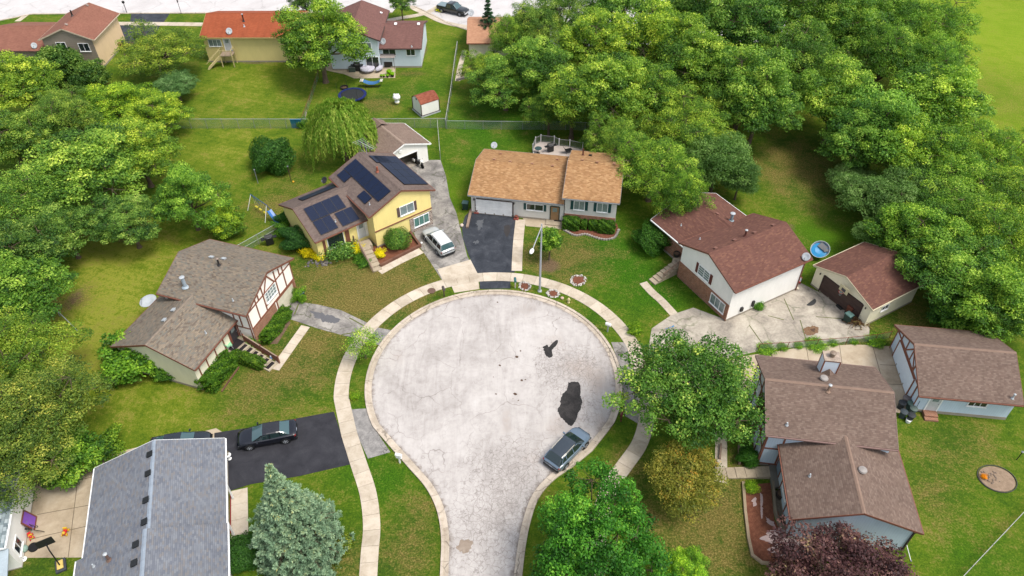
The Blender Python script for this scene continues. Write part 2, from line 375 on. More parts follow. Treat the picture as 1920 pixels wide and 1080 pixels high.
# ---- the turning circle and its neck: kerb line in plan
aL, aR = ang(700, 800), ang(1148, 793)
kl = wpts([(823, 1120), (826, 1060), (827, 1005), (818, 955), (798, 915), (768, 880), (735, 843)])
kr = wpts([(1112, 845), (1078, 873), (1040, 900), (1012, 932), (996, 975), (985, 1030), (975, 1120)])
_c = arc(CC, RC, aL, aR - 2 * pi if aR > aL else aR, 60)
kerb_line = spline(kl, 8)[:-1] + spline([kl[-1], _c[0], _c[1]], 6)[:7] + _c[1:-1] + spline([_c[-2], _c[-1], kr[0]], 6)[6:] + spline(kr, 8)[1:]
kerb_line = resample(kerb_line, .25)
def offset(line, d):
    out = []
    for i, p in enumerate(line):
        t = (line[min(i + 1, len(line) - 1)] - line[max(i - 1, 0)]).normalized(); out.append(p + Vector((-t.y, t.x)) * d)
    return out
def inside(poly_, x, y):
    px = np.array([p[0] for p in poly_]); py = np.array([p[1] for p in poly_]); r = np.zeros(x.shape, bool)
    j = len(px) - 1
    for i in range(len(px)):
        c = ((py[i] > y) != (py[j] > y)) & (x < (px[j] - px[i]) * (y - py[i]) / (py[j] - py[i] + 1e-12) + px[i]); r ^= c; j = i
    return r
# travelling left side upward then clockwise: the street lies to the right of travel, so inner = offset(-)
def make_street():
    g = .25; xs = np.arange(-16, 13, g); ys = np.arange(20, 60, g); X, Y = np.meshgrid(xs, ys)
    ins = inside(offset(kerb_line, -.03), X, Y); i = np.arange(X.size).reshape(X.shape)
    q = ins[:-1, :-1] & ins[:-1, 1:] & ins[1:, 1:] & ins[1:, :-1]
    f = np.stack([i[:-1, :-1], i[:-1, 1:], i[1:, 1:], i[1:, :-1]], -1)[q]
    use = np.unique(f); mp = np.full(X.size, -1); mp[use] = np.arange(len(use))
    co = np.stack([X.ravel()[use], Y.ravel()[use], np.full(len(use), .012)], 1)
    me = bpy.data.meshes.new("street"); me.from_pydata(co.tolist(), [], mp[f].tolist()); me.update()
    al = np.zeros(len(use)); di = np.zeros(len(use))
    def blob(arr, px, py, r, a, ry=None):
        c = W(px, py); ry = ry or r; arr += a * np.exp(-1.2 * (((co[:, 0] - c.x) / r) ** 2 + ((co[:, 1] - c.y) / ry) ** 2))
    for b in ((1060, 700, 3.0, 1.1), (1090, 770, 2.6, .8), (1030, 670, 2, .9), (1100, 680, 2, .8), (960, 900, 4, .7), (930, 960, 4, .5), (920, 860, 2, .6), (900, 1040, 5, .7), (1010, 860, 2, .4),
              (800, 900, 1.5, .6), (720, 800, 1, .7), (980, 820, 1.2, .5), (1000, 560, 1.5, .3), (745, 640, 1.5, .3), (860, 720, 2, .2)): blob(al, *b)
    for b in ((1080, 690, 1.8, .8), (1120, 720, 1.2, .8, 2.5), (1040, 640, 1.5, .6), (1045, 800, 1.6, .7), (1000, 860, 1.2, .5), (745, 670, 1, .5, 1.6), (990, 580, 1.4, .5), (950, 790, .6, .7, 2),
              (760, 880, 1.2, .5), (1030, 920, 1, .4), (1130, 800, 1, .8, 2), (912, 555, 1, .5)): blob(di, *b)
    # grit along the gutter
    K = np.array([tuple(p) for p in kerb_line[::2]]); dmin = np.full(len(co), 9.)
    for k in K: dmin = np.minimum(dmin, np.hypot(co[:, 0] - k[0], co[:, 1] - k[1]))
    gut = np.clip(1 - (dmin - .5) / .7, 0, 1)
    for nm, a in (("crack", al), ("dirt", di), ("gutter", gut)):
        at = me.attributes.new(nm, 'FLOAT', 'POINT'); at.data.foreach_set("value", np.clip(a, 0, 1.5).astype(np.float32))
    t = NT("street"); v = t.uv(obj=True)
    n1 = t.noise(v, .16, 5, .6, .8); n2 = t.noise(v, 1.6, 5, .7, .4); n3 = t.noise(v, 30, 3, .7); st = t.noise(t.uv(1.3, .2, .35, obj=True), .6, 5, .65, 2.2)
    f = t.math('ADD', t.math('ADD', t.math('MULTIPLY', n1, .4), t.math('MULTIPLY', n2, .25)), t.math('ADD', t.math('MULTIPLY', n3, .1), t.math('MULTIPLY', st, .25)))
    c = t.ramp(f, [(.34, D(164, 155, 150)), (.44, D(194, 187, 182)), (.54, D(214, 207, 202)), (.66, D(230, 225, 220))])
    def vor(scale, warp, wscale):
        dn = t.n("ShaderNodeVectorMath", operation='ADD'); nz = t.n("ShaderNodeTexNoise"); nz.inputs['Scale'].default_value = wscale; nz.inputs['Detail'].default_value = 3
        t.l(v, nz.inputs[0]); sc = t.n("ShaderNodeVectorMath", operation='SCALE'); sc.inputs['Scale'].default_value = warp
        t.l(nz.outputs['Color'], sc.inputs[0]); t.l(v, dn.inputs[0]); t.l(sc.outputs[0], dn.inputs[1])
        vo = t.n("ShaderNodeTexVoronoi", feature='DISTANCE_TO_EDGE'); vo.inputs['Scale'].default_value = scale; t.l(dn.outputs[0], vo.inputs[0]); return vo.outputs['Distance']
    big = t.rng(vor(.22, 1.6, .6), .0, .011, 1, 0); bm = t.rng(t.noise(v, .22, 3), .45, .6, .04, .5)
    mid = t.rng(vor(1.9, .9, 1.2), .0, .06, 1, 0); sm = t.rng(vor(3.0, .3, 3), .0, .07, 1, 0)
    brk = t.rng(t.noise(v, 2.2, 4, .7), .34, .5, 0, 1); mid = t.math('MULTIPLY', mid, brk)
    a = t.attr('crack'); nm = t.math('SUBTRACT', t.noise(v, .9, 3), .5)
    ma = t.rng(t.math('ADD', a, t.math('MULTIPLY', nm, 2.2)), .1, .8, 0, .58); sa = t.rng(t.math('ADD', a, t.math('MULTIPLY', nm, 2.5)), .5, 1.3, 0, .45)
    cr = t.math('MAXIMUM', t.math('MULTIPLY', big, bm), t.math('MAXIMUM', t.math('MULTIPLY', mid, ma), t.math('MULTIPLY', sm, sa)))
    d = t.rng(t.math('ADD', t.attr('dirt'), t.math('MULTIPLY', t.math('SUBTRACT', n2, .5), 1.6)), .25, 1.1, 0, .6)
    c = t.mix(d, c, D(176, 158, 144))
    g = t.rng(t.math('ADD', t.attr('gutter'), t.math('MULTIPLY', t.math('SUBTRACT', n2, .5), 2.4)), .35, 1.0, 0, .85)
    c = t.mix(g, c, D(136, 122, 110))
    c = t.mix(cr, c, D(104, 90, 82))
    t.bump(t.math('SUBTRACT', n3, cr), .4, .01)
    me.materials.append(t.fin(c, .9, .25))
    o = bpy.data.objects.new("street", me); COL.objects.link(o); tag(o, kind='structure')
make_street()

def strip(name, line, w0, w1, z0, h0, h1, mat, step, gap=.03, seed=1, roll=False):
    rnd = random.Random(seed); mb = MB(); a = offset(line, w0); b = offset(line, w1); n = max(1, int(step / (line[1] - line[0]).length))
    i = 0
    while i < len(line) - 1:
        k = max(2, int(n * rnd.uniform(.94, 1.06)))
        j = min(i + k, len(line) - 1); mb.clv = rnd.random(); dz = rnd.uniform(-.006, .006)
        cut = 1 if (gap and j < len(line) - 1) else 0
        L = a[i:j + 1]; R = b[i:j + 1]
        if gap and j < len(line) - 1:
            L = L[:-1] + [L[-1] + (L[-2] - L[-1]).normalized() * gap]; R = R[:-1] + [R[-1] + (R[-2] - R[-1]).normalized() * gap]
        vs = []; m = len(L)
        for p, q in zip(L, R):
            vs += [(p.x, p.y, z0), (p.x, p.y, h0 + dz), (q.x, q.y, h1 + dz), (q.x, q.y, z0)]
        fs = []
        for s in range(m - 1):
            o = 4 * s
            fs += [(o, o + 4, o + 5, o + 1), (o + 1, o + 5, o + 6, o + 2), (o + 2, o + 6, o + 7, o + 3)]
        fs += [(0, 1, 2, 3), (4 * (m - 1) + 3, 4 * (m - 1) + 2, 4 * (m - 1) + 1, 4 * (m - 1))]
        if w1 > w0: fs = [f[::-1] for f in fs]
        mb.add(vs, fs); i = j
    return struct(name, mb, mat)
# kerb: flat top (outer) and gutter pan (inner)
strip("kerb", kerb_line, 0, -.24, -.05, .15, .13, M_curb, 3.1, .03, 3)
strip("gutter", kerb_line, -.243, -.62, -.05, .045, .022, M_curb, 3.1, .03, 4)

# ---- pavement ring
sl0, sr0 = ang(640, 745), ang(1196, 650)
pl = wpts([(688, 1120), (693, 1040), (697, 985), (690, 925), (672, 868), (655, 815)])
pr = wpts([(1206, 720), (1212, 780), (1200, 830), (1172, 872), (1148, 905), (1132, 945), (1120, 1010), (1112, 1120)])
_c2 = arc(CC, RS, sl0, sr0 - 2 * pi if sr0 > sl0 else sr0, 60)
walk = resample(spline(pl, 8)[:-1] + spline([pl[-1], _c2[0], _c2[1]], 6)[:7] + _c2[1:-1] + spline([_c2[-2], _c2[-1], pr[0]], 6)[6:] + spline(pr, 8)[1:], .15)
strip("pavement", walk, .68, -.68, -.05, .045, .045, M_conc, 1.55, .025, 7)
# the far street behind the back gardens, its kerb and pavement
farr = wpts([(-400, 60), (-100, 48), (0, 38), (60, 26), (200, 26.5), (400, 25), (560, 24), (700, 22)])
mb = MB(); fr = [tuple(p) for p in wpts([(-700, 75), (-100, 50), (0, 39), (60, 27), (200, 26), (400, 25), (600, 24), (735, 24), (745, 12), (778, 12), (812, 28), (850, 47), (900, 62), (960, 75), (1040, 88)])]
fr += [(60, 118), (60, 175), (-200, 175)]
mb.prism(fr, -.1, .014); struct("far_road", mb, M_farroad)
fk = [Vector(p) for p in fr[1:8]]; strip("far_kerb", resample(fk, .5), .25, -.05, -.05, .10, .10, M_curb, 3, .03, 11)
fk = [Vector(p) for p in fr[9:15]]; strip("far_kerb", resample(spline(fk, 6), .5), .05, -.25, -.05, .10, .10, M_curb, 3, .03, 12)
fp = wpts([(-60, 64), (20, 52), (55, 45.5), (110, 45), (200, 44.5), (300, 45), (380, 46)]); strip("far_pavement", resample(spline(fp, 6), .3), .7, -.7, -.05, .04, .04, M_conc, 1.6, .03, 13)
fp = wpts([(715, 41), (745, 35), (790, 27), (815, 17), (830, 6)]); strip("far_pavement", resample(spline(fp, 6), .3), .6, -.6, -.05, .036, .036, M_conc, 1.6, .03, 14)
fp = wpts([(768, 12), (800, 27), (830, 41), (870, 50), (930, 58), (1000, 66)]); strip("far_pavement", resample(spline(fp, 6), .3), .6, -.6, -.05, .044, .044, M_conc, 1.6, .03, 15)

# ---- driveways, aprons, paths and beds
poly("driveway", [(756, 300), (826, 300), (836, 330), (843, 370), (856, 400), (866, 440), (876, 480), (894, 514), (831, 529), (806, 490), (784, 458), (776, 436), (808, 418), (790, 380), (770, 340)], M_worn, .014)
poly("driveway", [(820, 505), (882, 487), (896, 514), (832, 529)], M_conc, .026)
poly("driveway", [(882, 396), (969, 404), (965, 511), (893, 512), (880, 482), (868, 448), (866, 425), (872, 405)], M_tdrive, .020)
poly("driveway", [(540, 560), (562, 566), (600, 572), (640, 582), (690, 606), (668, 634), (640, 628), (596, 616), (540, 597)], M_worn, .014)
poly("driveway", [(402, 812), (500, 797), (560, 784), (626, 772), (640, 815), (660, 870), (560, 893), (470, 908), (430, 921), (400, 925)], M_black, .018)
poly("patio", [(60, 895), (140, 868), (240, 843), (330, 822), (405, 803), (425, 815), (425, 860), (300, 900), (200, 1045), (40, 1046)], M_patio, .014)
poly("driveway", [(1222, 616), (1260, 590), (1300, 577), (1362, 600), (1410, 580), (1500, 530), (1560, 560), (1630, 600), (1630, 632), (1560, 645), (1480, 652), (1416, 660), (1378, 668), (1290, 700), (1225, 720), (1215, 660)], M_pad, .014)
poly("driveway", [(1395, 668), (1500, 652), (1600, 646), (1676, 650), (1700, 700), (1720, 755), (1690, 775), (1655, 770), (1600, 730), (1440, 740), (1330, 742), (1222, 760), (1218, 716), (1300, 700)], M_patio, .020)
poly("apron", [(845, 533), (897, 528), (899, 542), (852, 549)], M_conc, .03)
poly("apron", [(899, 528), (957, 527), (957, 541), (900, 542)], M_tdrive, .03)
poly("apron", [(706, 614), (736, 620), (712, 648), (688, 640)], M_brokenap, .03)
poly("apron", [(656, 768), (690, 766), (700, 800), (732, 848), (690, 860), (668, 812)], M_brokenap, .03)
poly("apron", [(1146, 642), (1180, 642), (1212, 720), (1206, 800), (1172, 780), (1166, 700)], M_worn, .03)
def slabs(name, px, w, step=1.3, z=.04, seed=5, mat=None):
    return strip(name, resample(spline(wpts(px), 6), .1), w / 2, -w / 2, -.04, z, z, mat or M_conc, step, .02, seed)
slabs("path", [(976, 412), (972, 450), (970, 480), (969, 508)], 1.15, 1.3, .034)
slabs("path", [(573, 612), (545, 651), (515, 693)], .95, 1.4)
slabs("path", [(1206, 530), (1222, 548), (1240, 564), (1264, 590)], .9, 1.2, .04, 9)
slabs("path", [(711, 510), (750, 489), (790, 470)], 1.0, 1.6)
slabs("path", [(449, 918), (450, 1024)], 1.3, 1.4)
slabs("path", [(1352, 780), (1352, 840), (1352, 880), (1352, 905)], 1.0, 1.3)
slabs("path", [(871, 95), (863, 125), (858, 152)], .8, 1.3, .034)
poly("patio", [(980, 408), (1062, 400), (1060, 418), (1052, 430), (986, 424)], M_patio, .028)
poly("patio", [(600, 128), (640, 108), (742, 108), (741, 146), (664, 147), (645, 139), (620, 134)], M_patio, .016)
poly("driveway", [(246, 26), (318, 26), (306, 43), (244, 43)], M_tdrive, .02)
poly("driveway", [(225, 48), (300, 48), (290, 70), (262, 84), (232, 84)], M_tdrive, .02)
poly("path", [(45, 28), (54, 28), (38, 40), (27, 40)], M_conc, .02)

def joints(name, pairs, z, w=.05, mat=None):
    m = MB()
    for i, (a, b) in enumerate(pairs): p, q = W(*a), W(*b); m.bar((p.x, p.y, z + .0006 * i), (q.x, q.y, z + .0006 * i), w, .004)
    return struct(name, m, mat or plain("joint_dark", (120, 106, 86), .9))
joints("patio_joint", [((150, 866), (128, 1045)), ((245, 845), (200, 1000)), ((85, 915), (300, 865)), ((70, 965), (180, 945)), ((62, 1010), (170, 985))], .018)
joints("patio_joint", [((1446, 660), (1452, 690)), ((1512, 652), (1518, 690)), ((1574, 648), (1580, 690)), ((1636, 648), (1656, 720)), ((1650, 684), (1690, 686)), ((1655, 720), (1706, 722))], .024)
joints("weedy_joint", [((1500, 600), (1512, 640)), ((1470, 560), (1488, 600)), ((1530, 594), (1580, 598)), ((1440, 592), (1470, 600)), ((1405, 610), (1440, 660))], .019, .09, plain("weed_joint", (110, 116, 60), .95, var=.3))
joints("weedy_joint", [((560, 570), (552, 590)), ((640, 628), (672, 622)), ((655, 596), (684, 612))], .019, .14, plain("weed_joint", (110, 116, 60), .95, var=.3))
# ================================================================== HOUSES
R_tan = shingle("tan_shingles", [(170, 128, 88), (194, 150, 106), (182, 138, 94), (210, 168, 122), (176, 132, 92)], blotch=.16)
R_tud = shingle("mixed_shingles", [(122, 110, 98), (146, 134, 120), (132, 124, 114), (162, 146, 126), (128, 126, 118), (148, 134, 116)], rowh=.13, tab=.26, blotch=.14)
R_sol = shingle("taupe_shingles", [(118, 102, 96), (134, 118, 110), (126, 110, 102)], blotch=.2, contrast=.6)
R_gar = shingle("taupe_garage_shingles", [(140, 120, 108), (156, 136, 122), (148, 126, 114)], blotch=.2, contrast=.5)
R_red = shingle("redbrown_shingles", [(118, 82, 72), (126, 88, 78), (120, 84, 74), (140, 100, 84), (116, 80, 70)], blotch=.12, contrast=.5)
R_brn = shingle("brown_shingles", [(124, 104, 94), (136, 116, 104), (130, 109, 98), (144, 124, 112)], rowh=.15, tab=.22, blotch=.22, contrast=.9)
R_gry = shingle("grey_shingles", [(122, 126, 136), (134, 138, 147), (144, 148, 155), (128, 132, 141), (140, 138, 139)], blotch=.14, contrast=.8)
R_pale = shingle("pale_grey_shingles", [(132, 146, 150), (160, 174, 178), (186, 196, 198), (110, 124, 130)], rowh=.22, tab=.34, blotch=.1, contrast=1.3)
R_org = shingle("orange_red_shingles", [(168, 88, 58), (180, 98, 66), (172, 92, 62)], blotch=.25, contrast=.35)
R_mar = shingle("maroon_shingles", [(128, 92, 86), (140, 102, 94), (132, 96, 90)], blotch=.18, contrast=.4)
R_h1 = shingle("rust_brown_shingles", [(150, 102, 86), (162, 112, 94), (156, 106, 90)], blotch=.18, contrast=.4)
S_yel = siding("yellow_siding", (246, 226, 148), .12, dirt=.05, line=.25)
S_cream = siding("cream_siding", (244, 236, 208), .13, dirt=.06, line=.15)
S_white = siding("white_siding", (248, 246, 240), .13, dirt=.05, line=.18)
S_stucco = siding("white_stucco", (250, 244, 234), 3.0, dirt=.04, line=0)
S_t = siding("pale_grey_siding", (216, 214, 208), .13, dirt=.05, line=.25)
S_blue = siding("pale_blue_siding", (196, 212, 226), .20, dirt=.05, vert=True, line=.2)
S_bluew = siding("blue_white_siding", (214, 226, 236), .14, dirt=.04, line=.2)
S_yel2 = siding("pale_yellow_siding", (222, 204, 140), .16, dirt=.05, line=.35)
S_beige = siding("beige_stucco", (226, 196, 158), 3.0, dirt=.05, line=0)
S_taupe = siding("taupe_siding", (150, 138, 124), .3, dirt=.06, line=.3)
B_red = brick("red_brick", (176, 106, 72), (150, 84, 60), (190, 168, 146))
B_stone = brick("field_stone", (190, 170, 156), (128, 104, 92), (214, 202, 190), .28, .2, .03)
M_trimw = plain("white_trim", (242, 242, 240), .5, k=1.4); M_trimbr = plain("brown_trim", (138, 88, 70), .6); M_trimdk = plain("dark_trim", (84, 66, 60), .6)
M_timber = plain("timber_board", (150, 92, 70), .7); M_glassd = plain("dark_glass", (44, 52, 58), .08, 1.0, 0, 0); M_glassc = plain("curtained_glass", (150, 166, 166), .12, .9, var=.3)
M_door = plain("door_paint", (226, 228, 228), .4); M_shbr = plain("brown_shutter", (112, 92, 86), .6); M_shgr = plain("green_shutter", (40, 88, 88), .5); M_shred = plain("maroon_shutter", (120, 62, 56), .6)
M_found = plain("foundation", (176, 166, 150), .9); M_metal = plain("galvanised", (200, 206, 210), .35, .5, 0); M_steel = plain("dull_steel", (150, 154, 158), .4, .5)
M_rust = plain("rust", (138, 70, 48), .8); M_dkmetal = plain("dark_metal", (44, 42, 44), .45, .5); M_vent = plain("vent_cover", (168, 148, 136), .7); M_blk = plain("black_plastic", (30, 32, 34), .5, .5, 0, 0)
M_dish = plain("dish_grey", (206, 212, 216), .5); M_solar = None

def make_solar_mat():
    t = NT("solar_cells"); v = t.uv(); b = t.n("ShaderNodeTexBrick"); b.offset = 0
    t.l(v, b.inputs['Vector']); b.inputs['Scale'].default_value = 1; b.inputs['Brick Width'].default_value = .168; b.inputs['Row Height'].default_value = .168; b.inputs['Mortar Size'].default_value = .004
    b.inputs['Color1'].default_value = D(22, 34, 60); b.inputs['Color2'].default_value = D(26, 38, 66); b.inputs['Mortar'].default_value = D(52, 62, 84)
    return t.fin(b.outputs[0], .38, .18)
M_solar = make_solar_mat(); M_solfr = plain("panel_frame", (28, 32, 42), .4, .6, 0, 0)

class Block: pass
class House:
    def __init__(s, name, label, cat, c, yaw, group=None):
        s.root = thing(name, label, cat, (c[0], c[1], 0), RD(yaw), group)
        s.Minv = (Matrix.Translation((c[0], c[1], 0)) @ Matrix.Rotation(RD(yaw), 4, 'Z')).inverted()
    def loc(s, p): return s.Minv @ Vector(p)
    def block(s, c, yaw, L, Wd, ze, zr, roofm, wallm, ov=.45, oe=.3, ext=(0, 0), trim=None, base=0.25, gut=True, cap=True, capm=None, rake=(1, 1)):
        b = Block(); b.h = s; b.L, b.W, b.ze, b.zr, b.ov, b.oe = L, Wd, ze, zr, ov, oe
        b.Mw = Matrix.Translation((c[0], c[1], 0)) @ Matrix.Rotation(RD(yaw), 4, 'Z'); b.M = s.Minv @ b.Mw; b.x0 = -L / 2 - ext[0]; b.x1 = L / 2 + ext[1]
        k = b.k = (zr - ze) / (Wd / 2); hy = Wd / 2; th = .16
        wy = hy - ov; wx0, wx1 = b.x0 + (oe if ext[0] == 0 else 0), b.x1 - (oe if ext[1] == 0 else 0); b.wx0, b.wx1, b.wy = wx0, wx1, wy
        top = lambda y: zr - k * abs(y) - th - .01
        mb = MB(); mb.M = b.M
        vs = []
        for x in (wx0, wx1): vs += [(x, -wy, -.15), (x, wy, -.15), (x, wy, top(wy)), (x, 0, top(0)), (x, -wy, top(wy))]
        mb.add(vs, [(0, 4, 3, 2, 1), (5, 6, 7, 8, 9), (0, 5, 9, 4), (1, 2, 7, 6), (2, 3, 8, 7), (3, 4, 9, 8), (0, 1, 6, 5)])
        b.wall = mb.build("wall", wallm, s.root)
        if base:
            f = MB(); f.M = b.M; f.box(((wx0 + wx1) / 2, 0, base / 2 - .1), (wx1 - wx0 + .05, 2 * wy + .05, base + .2)); f.build("foundation", M_found, s.root)
        mb = MB(); mb.M = b.M
        def slab(sg):
            y1 = sg * hy
            P = [(b.x0, 0, zr), (b.x1, 0, zr), (b.x1, y1, ze), (b.x0, y1, ze)]; Q = [(p[0], p[1], p[2] - th) for p in P]
            fs = [(0, 3, 2, 1), (4, 5, 6, 7), (3, 7, 6, 2), (1, 2, 6, 5), (0, 4, 7, 3)] if sg > 0 else [(0, 1, 2, 3), (7, 6, 5, 4), (2, 6, 7, 3), (5, 6, 2, 1), (3, 7, 4, 0)]
            if sg > 0: fs = [f[::-1] for f in fs]
            mb.add(P + Q, [f[::-1] for f in fs] if sg > 0 else [f[::-1] for f in fs])
        slab(-1); slab(1)
        me_fix = mb
        b.roof = mb.build("roof", roofm, s.root)
        import bmesh
        bm = bmesh.new(); bm.from_mesh(b.roof.data); 
        # make the sloping faces point up
        for f in bm.faces:
            if abs(f.normal.z) > .5 and ((f.calc_center_median().z > (ze + zr) / 2 - th * .5) != (f.normal.z > 0)): f.normal_flip()
        bm.to_mesh(b.roof.data); bm.free()
        reuv(b.roof)
        if cap:
            mb = MB(); mb.M = b.M; n = int((b.x1 - b.x0) / .3)
            for i in range(n):
                xa = b.x0 + (b.x1 - b.x0) * i / n; xb = b.x0 + (b.x1 - b.x0) * (i + 1) / n + .02; w = .15; z = zr + .012 + .006 * (i % 2)
                mb.add([(xa, -w, z - w * k), (xb, -w, z - w * k + .012), (xb, 0, z + .012), (xa, 0, z), (xb, w, z - w * k + .012), (xa, w, z - w * k)], [(0, 1, 2, 3), (3, 2, 4, 5)])
            mb.build("ridge_cap", capm or roofm, b.roof)
        tm = trim or M_trimbr
        mb = MB(); mb.M = b.M
        for sg in (-1, 1):
            if ext[0] == 0 and rake[0]: mb.bar((b.x0 - .015, sg * .01, zr - .09), (b.x0 - .015, sg * hy, ze - .09), .03, .19)
            if ext[1] == 0: mb.bar((b.x1 + .015, sg * .01, zr - .09), (b.x1 + .015, sg * hy, ze - .09), .03, .19)
        if gut:
            for sg in (-1, 1): mb.box(((b.x0 + b.x1) / 2, sg * (hy + .055), ze - .11), (b.x1 - b.x0, .11, .11))
        mb.build("fascia", tm, s.root)
        return b
    def frame(s, b, face):
        """matrix: x to the right seen from outside, y outward, z up; origin at the foot of the wall's middle"""
        o = {'F': (Vector(((b.wx0 + b.wx1) / 2, -b.wy, 0)), 0), 'B': (Vector(((b.wx0 + b.wx1) / 2, b.wy, 0)), pi), 'L': (Vector((b.wx0, 0, 0)), -pi / 2), 'R': (Vector((b.wx1, 0, 0)), pi / 2)}[face]
        return b.M @ Matrix.Translation(o[0]) @ Matrix.Rotation(o[1], 4, 'Z') @ Matrix.Scale(-1, 4, (0, 1, 0))
    def mb(s, b, face):
        m = MB(); m.M = s.frame(b, face); return m
    def window(s, b, face, x, z, w, h, nv=1, nh=0, fm=None, gm=None, sh=None, name="window", fw=.07, shw=.34):
        m = s.mb(b, face)
        for sx in (-1, 1): m.box((x + sx * (w / 2 + fw / 2), .035, z), (fw, .07, h + 2 * fw))
        for sz in (-1, 1): m.box((x, .034, z + sz * (h / 2 + fw / 2)), (w, .068, fw))
        m.box((x, .06, z - h / 2 - fw - .02), (w + 2 * fw + .1, .12, .04))
        for i in range(nv): m.box((x - w / 2 + w * (i + 1) / (nv + 1), .026, z), (.05, .052, h))
        for i in range(nh): m.box((x, .023, z - h / 2 + h * (i + 1) / (nh + 1)), (w, .046, .03))
        o = m.build(name, fm or M_trimw, s.root)
        g = s.mb(b, face); g.box((x, .006, z), (w, .03, h)); g.build("pane", gm or M_glassd, o)
        if sh:
            for sx in (-1, 1):
                q = s.mb(b, face); q.box((x + sx * (w / 2 + fw + shw / 2 + .01), .025, z), (shw, .05, h + .1))
                for i in range(int(h / .12)): q.box((x + sx * (w / 2 + fw + shw / 2 + .01), .056, z - h / 2 + .06 + i * .12), (shw - .1, .012, .05))
                q.build("shutter", sh, s.root)
        return o
    def door(s, b, face, x, z0, w=.95, h=2.05, dm=None, fm=None, lite=True, name="door"):
        m = s.mb(b, face)
        for sx in (-1, 1): m.box((x + sx * (w / 2 + .05), .03, z0 + h / 2), (.1, .06, h + .1))
        m.box((x, .029, z0 + h + .05), (w, .058, .1)); m.build("door_frame", fm or M_trimw, s.root)
        m = s.mb(b, face); m.box((x, .012, z0 + h / 2), (w, .04, h))
        for zz in (.3, .95): m.box((x, .036, z0 + zz + .15), (w * .7, .01, .45))
        o = m.build(name, dm or M_door, s.root)
        if lite: g = s.mb(b, face); g.box((x, .035, z0 + h * .78), (w * .55, .02, h * .28)); g.build("pane", M_glassc, o)
        k = s.mb(b, face); k.ball((x + w * .4, .06, z0 + 1), .04, 8, 5); k.build("handle", M_steel, o)
        return o
    def garage_door(s, b, face, x, z0, w, h, dm, fm, rows=4):
        m = s.mb(b, face)
        for sx in (-1, 1): m.box((x + sx * (w / 2 + .07), .03, z0 + h / 2), (.14, .06, h + .14))
        m.box((x, .029, z0 + h + .07), (w, .058, .14)); m.build("door_frame", fm, s.root)
        m = s.mb(b, face)
        for i in range(rows):
            hh = h / rows; m.box((x, .008, z0 + hh * (i + .5)), (w, .03, hh - .012)); n = max(3, int(w / 1.0))
            for j in range(n): m.box((x - w / 2 + w * (j + .5) / n, .026, z0 + hh * (i + .5)), (w / n - .16, .012, hh - .16))
        return m.build("garage_door", dm, s.root)
    def boards(s, b, face, segs, mat=None, w=.14, name="timber_framing"):
        m = s.mb(b, face)
        for i, q in enumerate(segs):
            x0, z0, x1, z1 = q[:4]; ww = q[4] if len(q) > 4 else w
            m.bar((x0, .018 + .0023 * i, z0), (x1, .018 + .0023 * i, z1), .035, ww, up=(0, 1, 0)) if False else bar_flat(m, x0, z0, x1, z1, ww, .01, .04 + .0023 * i)
        return m.build(name, mat or M_timber, s.root)
    def on_roof(s, b, px, py):
        lo, hi = b.ze - .5, b.zr + .5
        Mi = b.Mw.inverted()
        for _ in range(30):
            z = (lo + hi) / 2; p = Mi @ W(px, py, z); zz = b.zr - b.k * abs(p.y)
            if z > zz: hi = z
            else: lo = z
        return p.x, p.y, zz
    def stack(s, b, px, py, h, r, mat, capm=None, name="vent_pipe", capr=1.5):
        x, y, z = s.on_roof(b, px, py); m = MB(); m.M = b.M
        m.tube([(x, y, z - .2), (x, y, z + h)], r, 12); m.lathe([(r * 2.2, -.03), (r * 1.2, .12)], (x, y, z + .02), 12); o = m.build(name, mat, b.roof)
        if capm: q = MB(); q.M = b.M; q.lathe([(r * .8, 0), (r * capr, .02), (r * capr, .07), (r * .4, .13)], (x, y, z + h), 14); q.build("cap", capm, o)
        return o
    def vent(s, b, px, py, mat, name="roof_vent", sz=.34):
        x, y, z = s.on_roof(b, px, py); m = MB(); m.M = b.M; a = math.atan(b.k) * (1 if y < 0 else -1)
        R = Matrix.Rotation(a, 3, 'X'); m.box((x, y, z + .07), (sz, sz, .14), M=R); m.box((x, y, z + .15), (sz + .08, sz + .08, .03), M=R)
        return m.build(name, mat, b.roof)
    def dish(s, b, px, py, r=.38, aim=(-.3, -.8, .5), mat=None, h=.5, onroof=True, pos=None):
        if pos is None:
            x, y, z = s.on_roof(b, px, py); p = b.M @ Vector((x, y, z))
        else: p = s.loc(pos)
        o = dish_mesh(p, r, (s.Minv.to_3x3() @ Vector(aim)).normalized(), h, mat); 
        for q in o: q.parent = q.parent or s.root
        return o
    def panels(s, b, px, py, nx, ns, w, h, dirx=1, gap=.02, dy=0, side=None, skip=()):
        x, y, z = s.on_roof(b, px, py); sg = 1 if y > 0 else -1
        if side: sg = side
        a = math.atan(b.k); s0 = abs(y) / cos(a)
        for i in range(nx):
            for j in range(ns):
                if (i, j) in skip: continue
                xx = x + dirx * (i + .5) * (w + gap); ss = s0 + (j + .5) * (h + gap)
                yy = sg * ss * cos(a); zz = b.zr - ss * sin(a) + .13
                R = Matrix.Rotation(-sg * a, 3, 'X')
                m = MB(); m.M = b.M; m.box((xx, yy, zz - .02), (w, h, .045), M=R); f = m.build("solar_panel", M_solfr, s.root)
                m = MB(); m.M = b.M; m.box(Vector((xx, yy, zz)) + R @ Vector((0, 0, .005)), (w - .05, h - .05, .01), M=R); m.build("cell_sheet", M_solar, f)

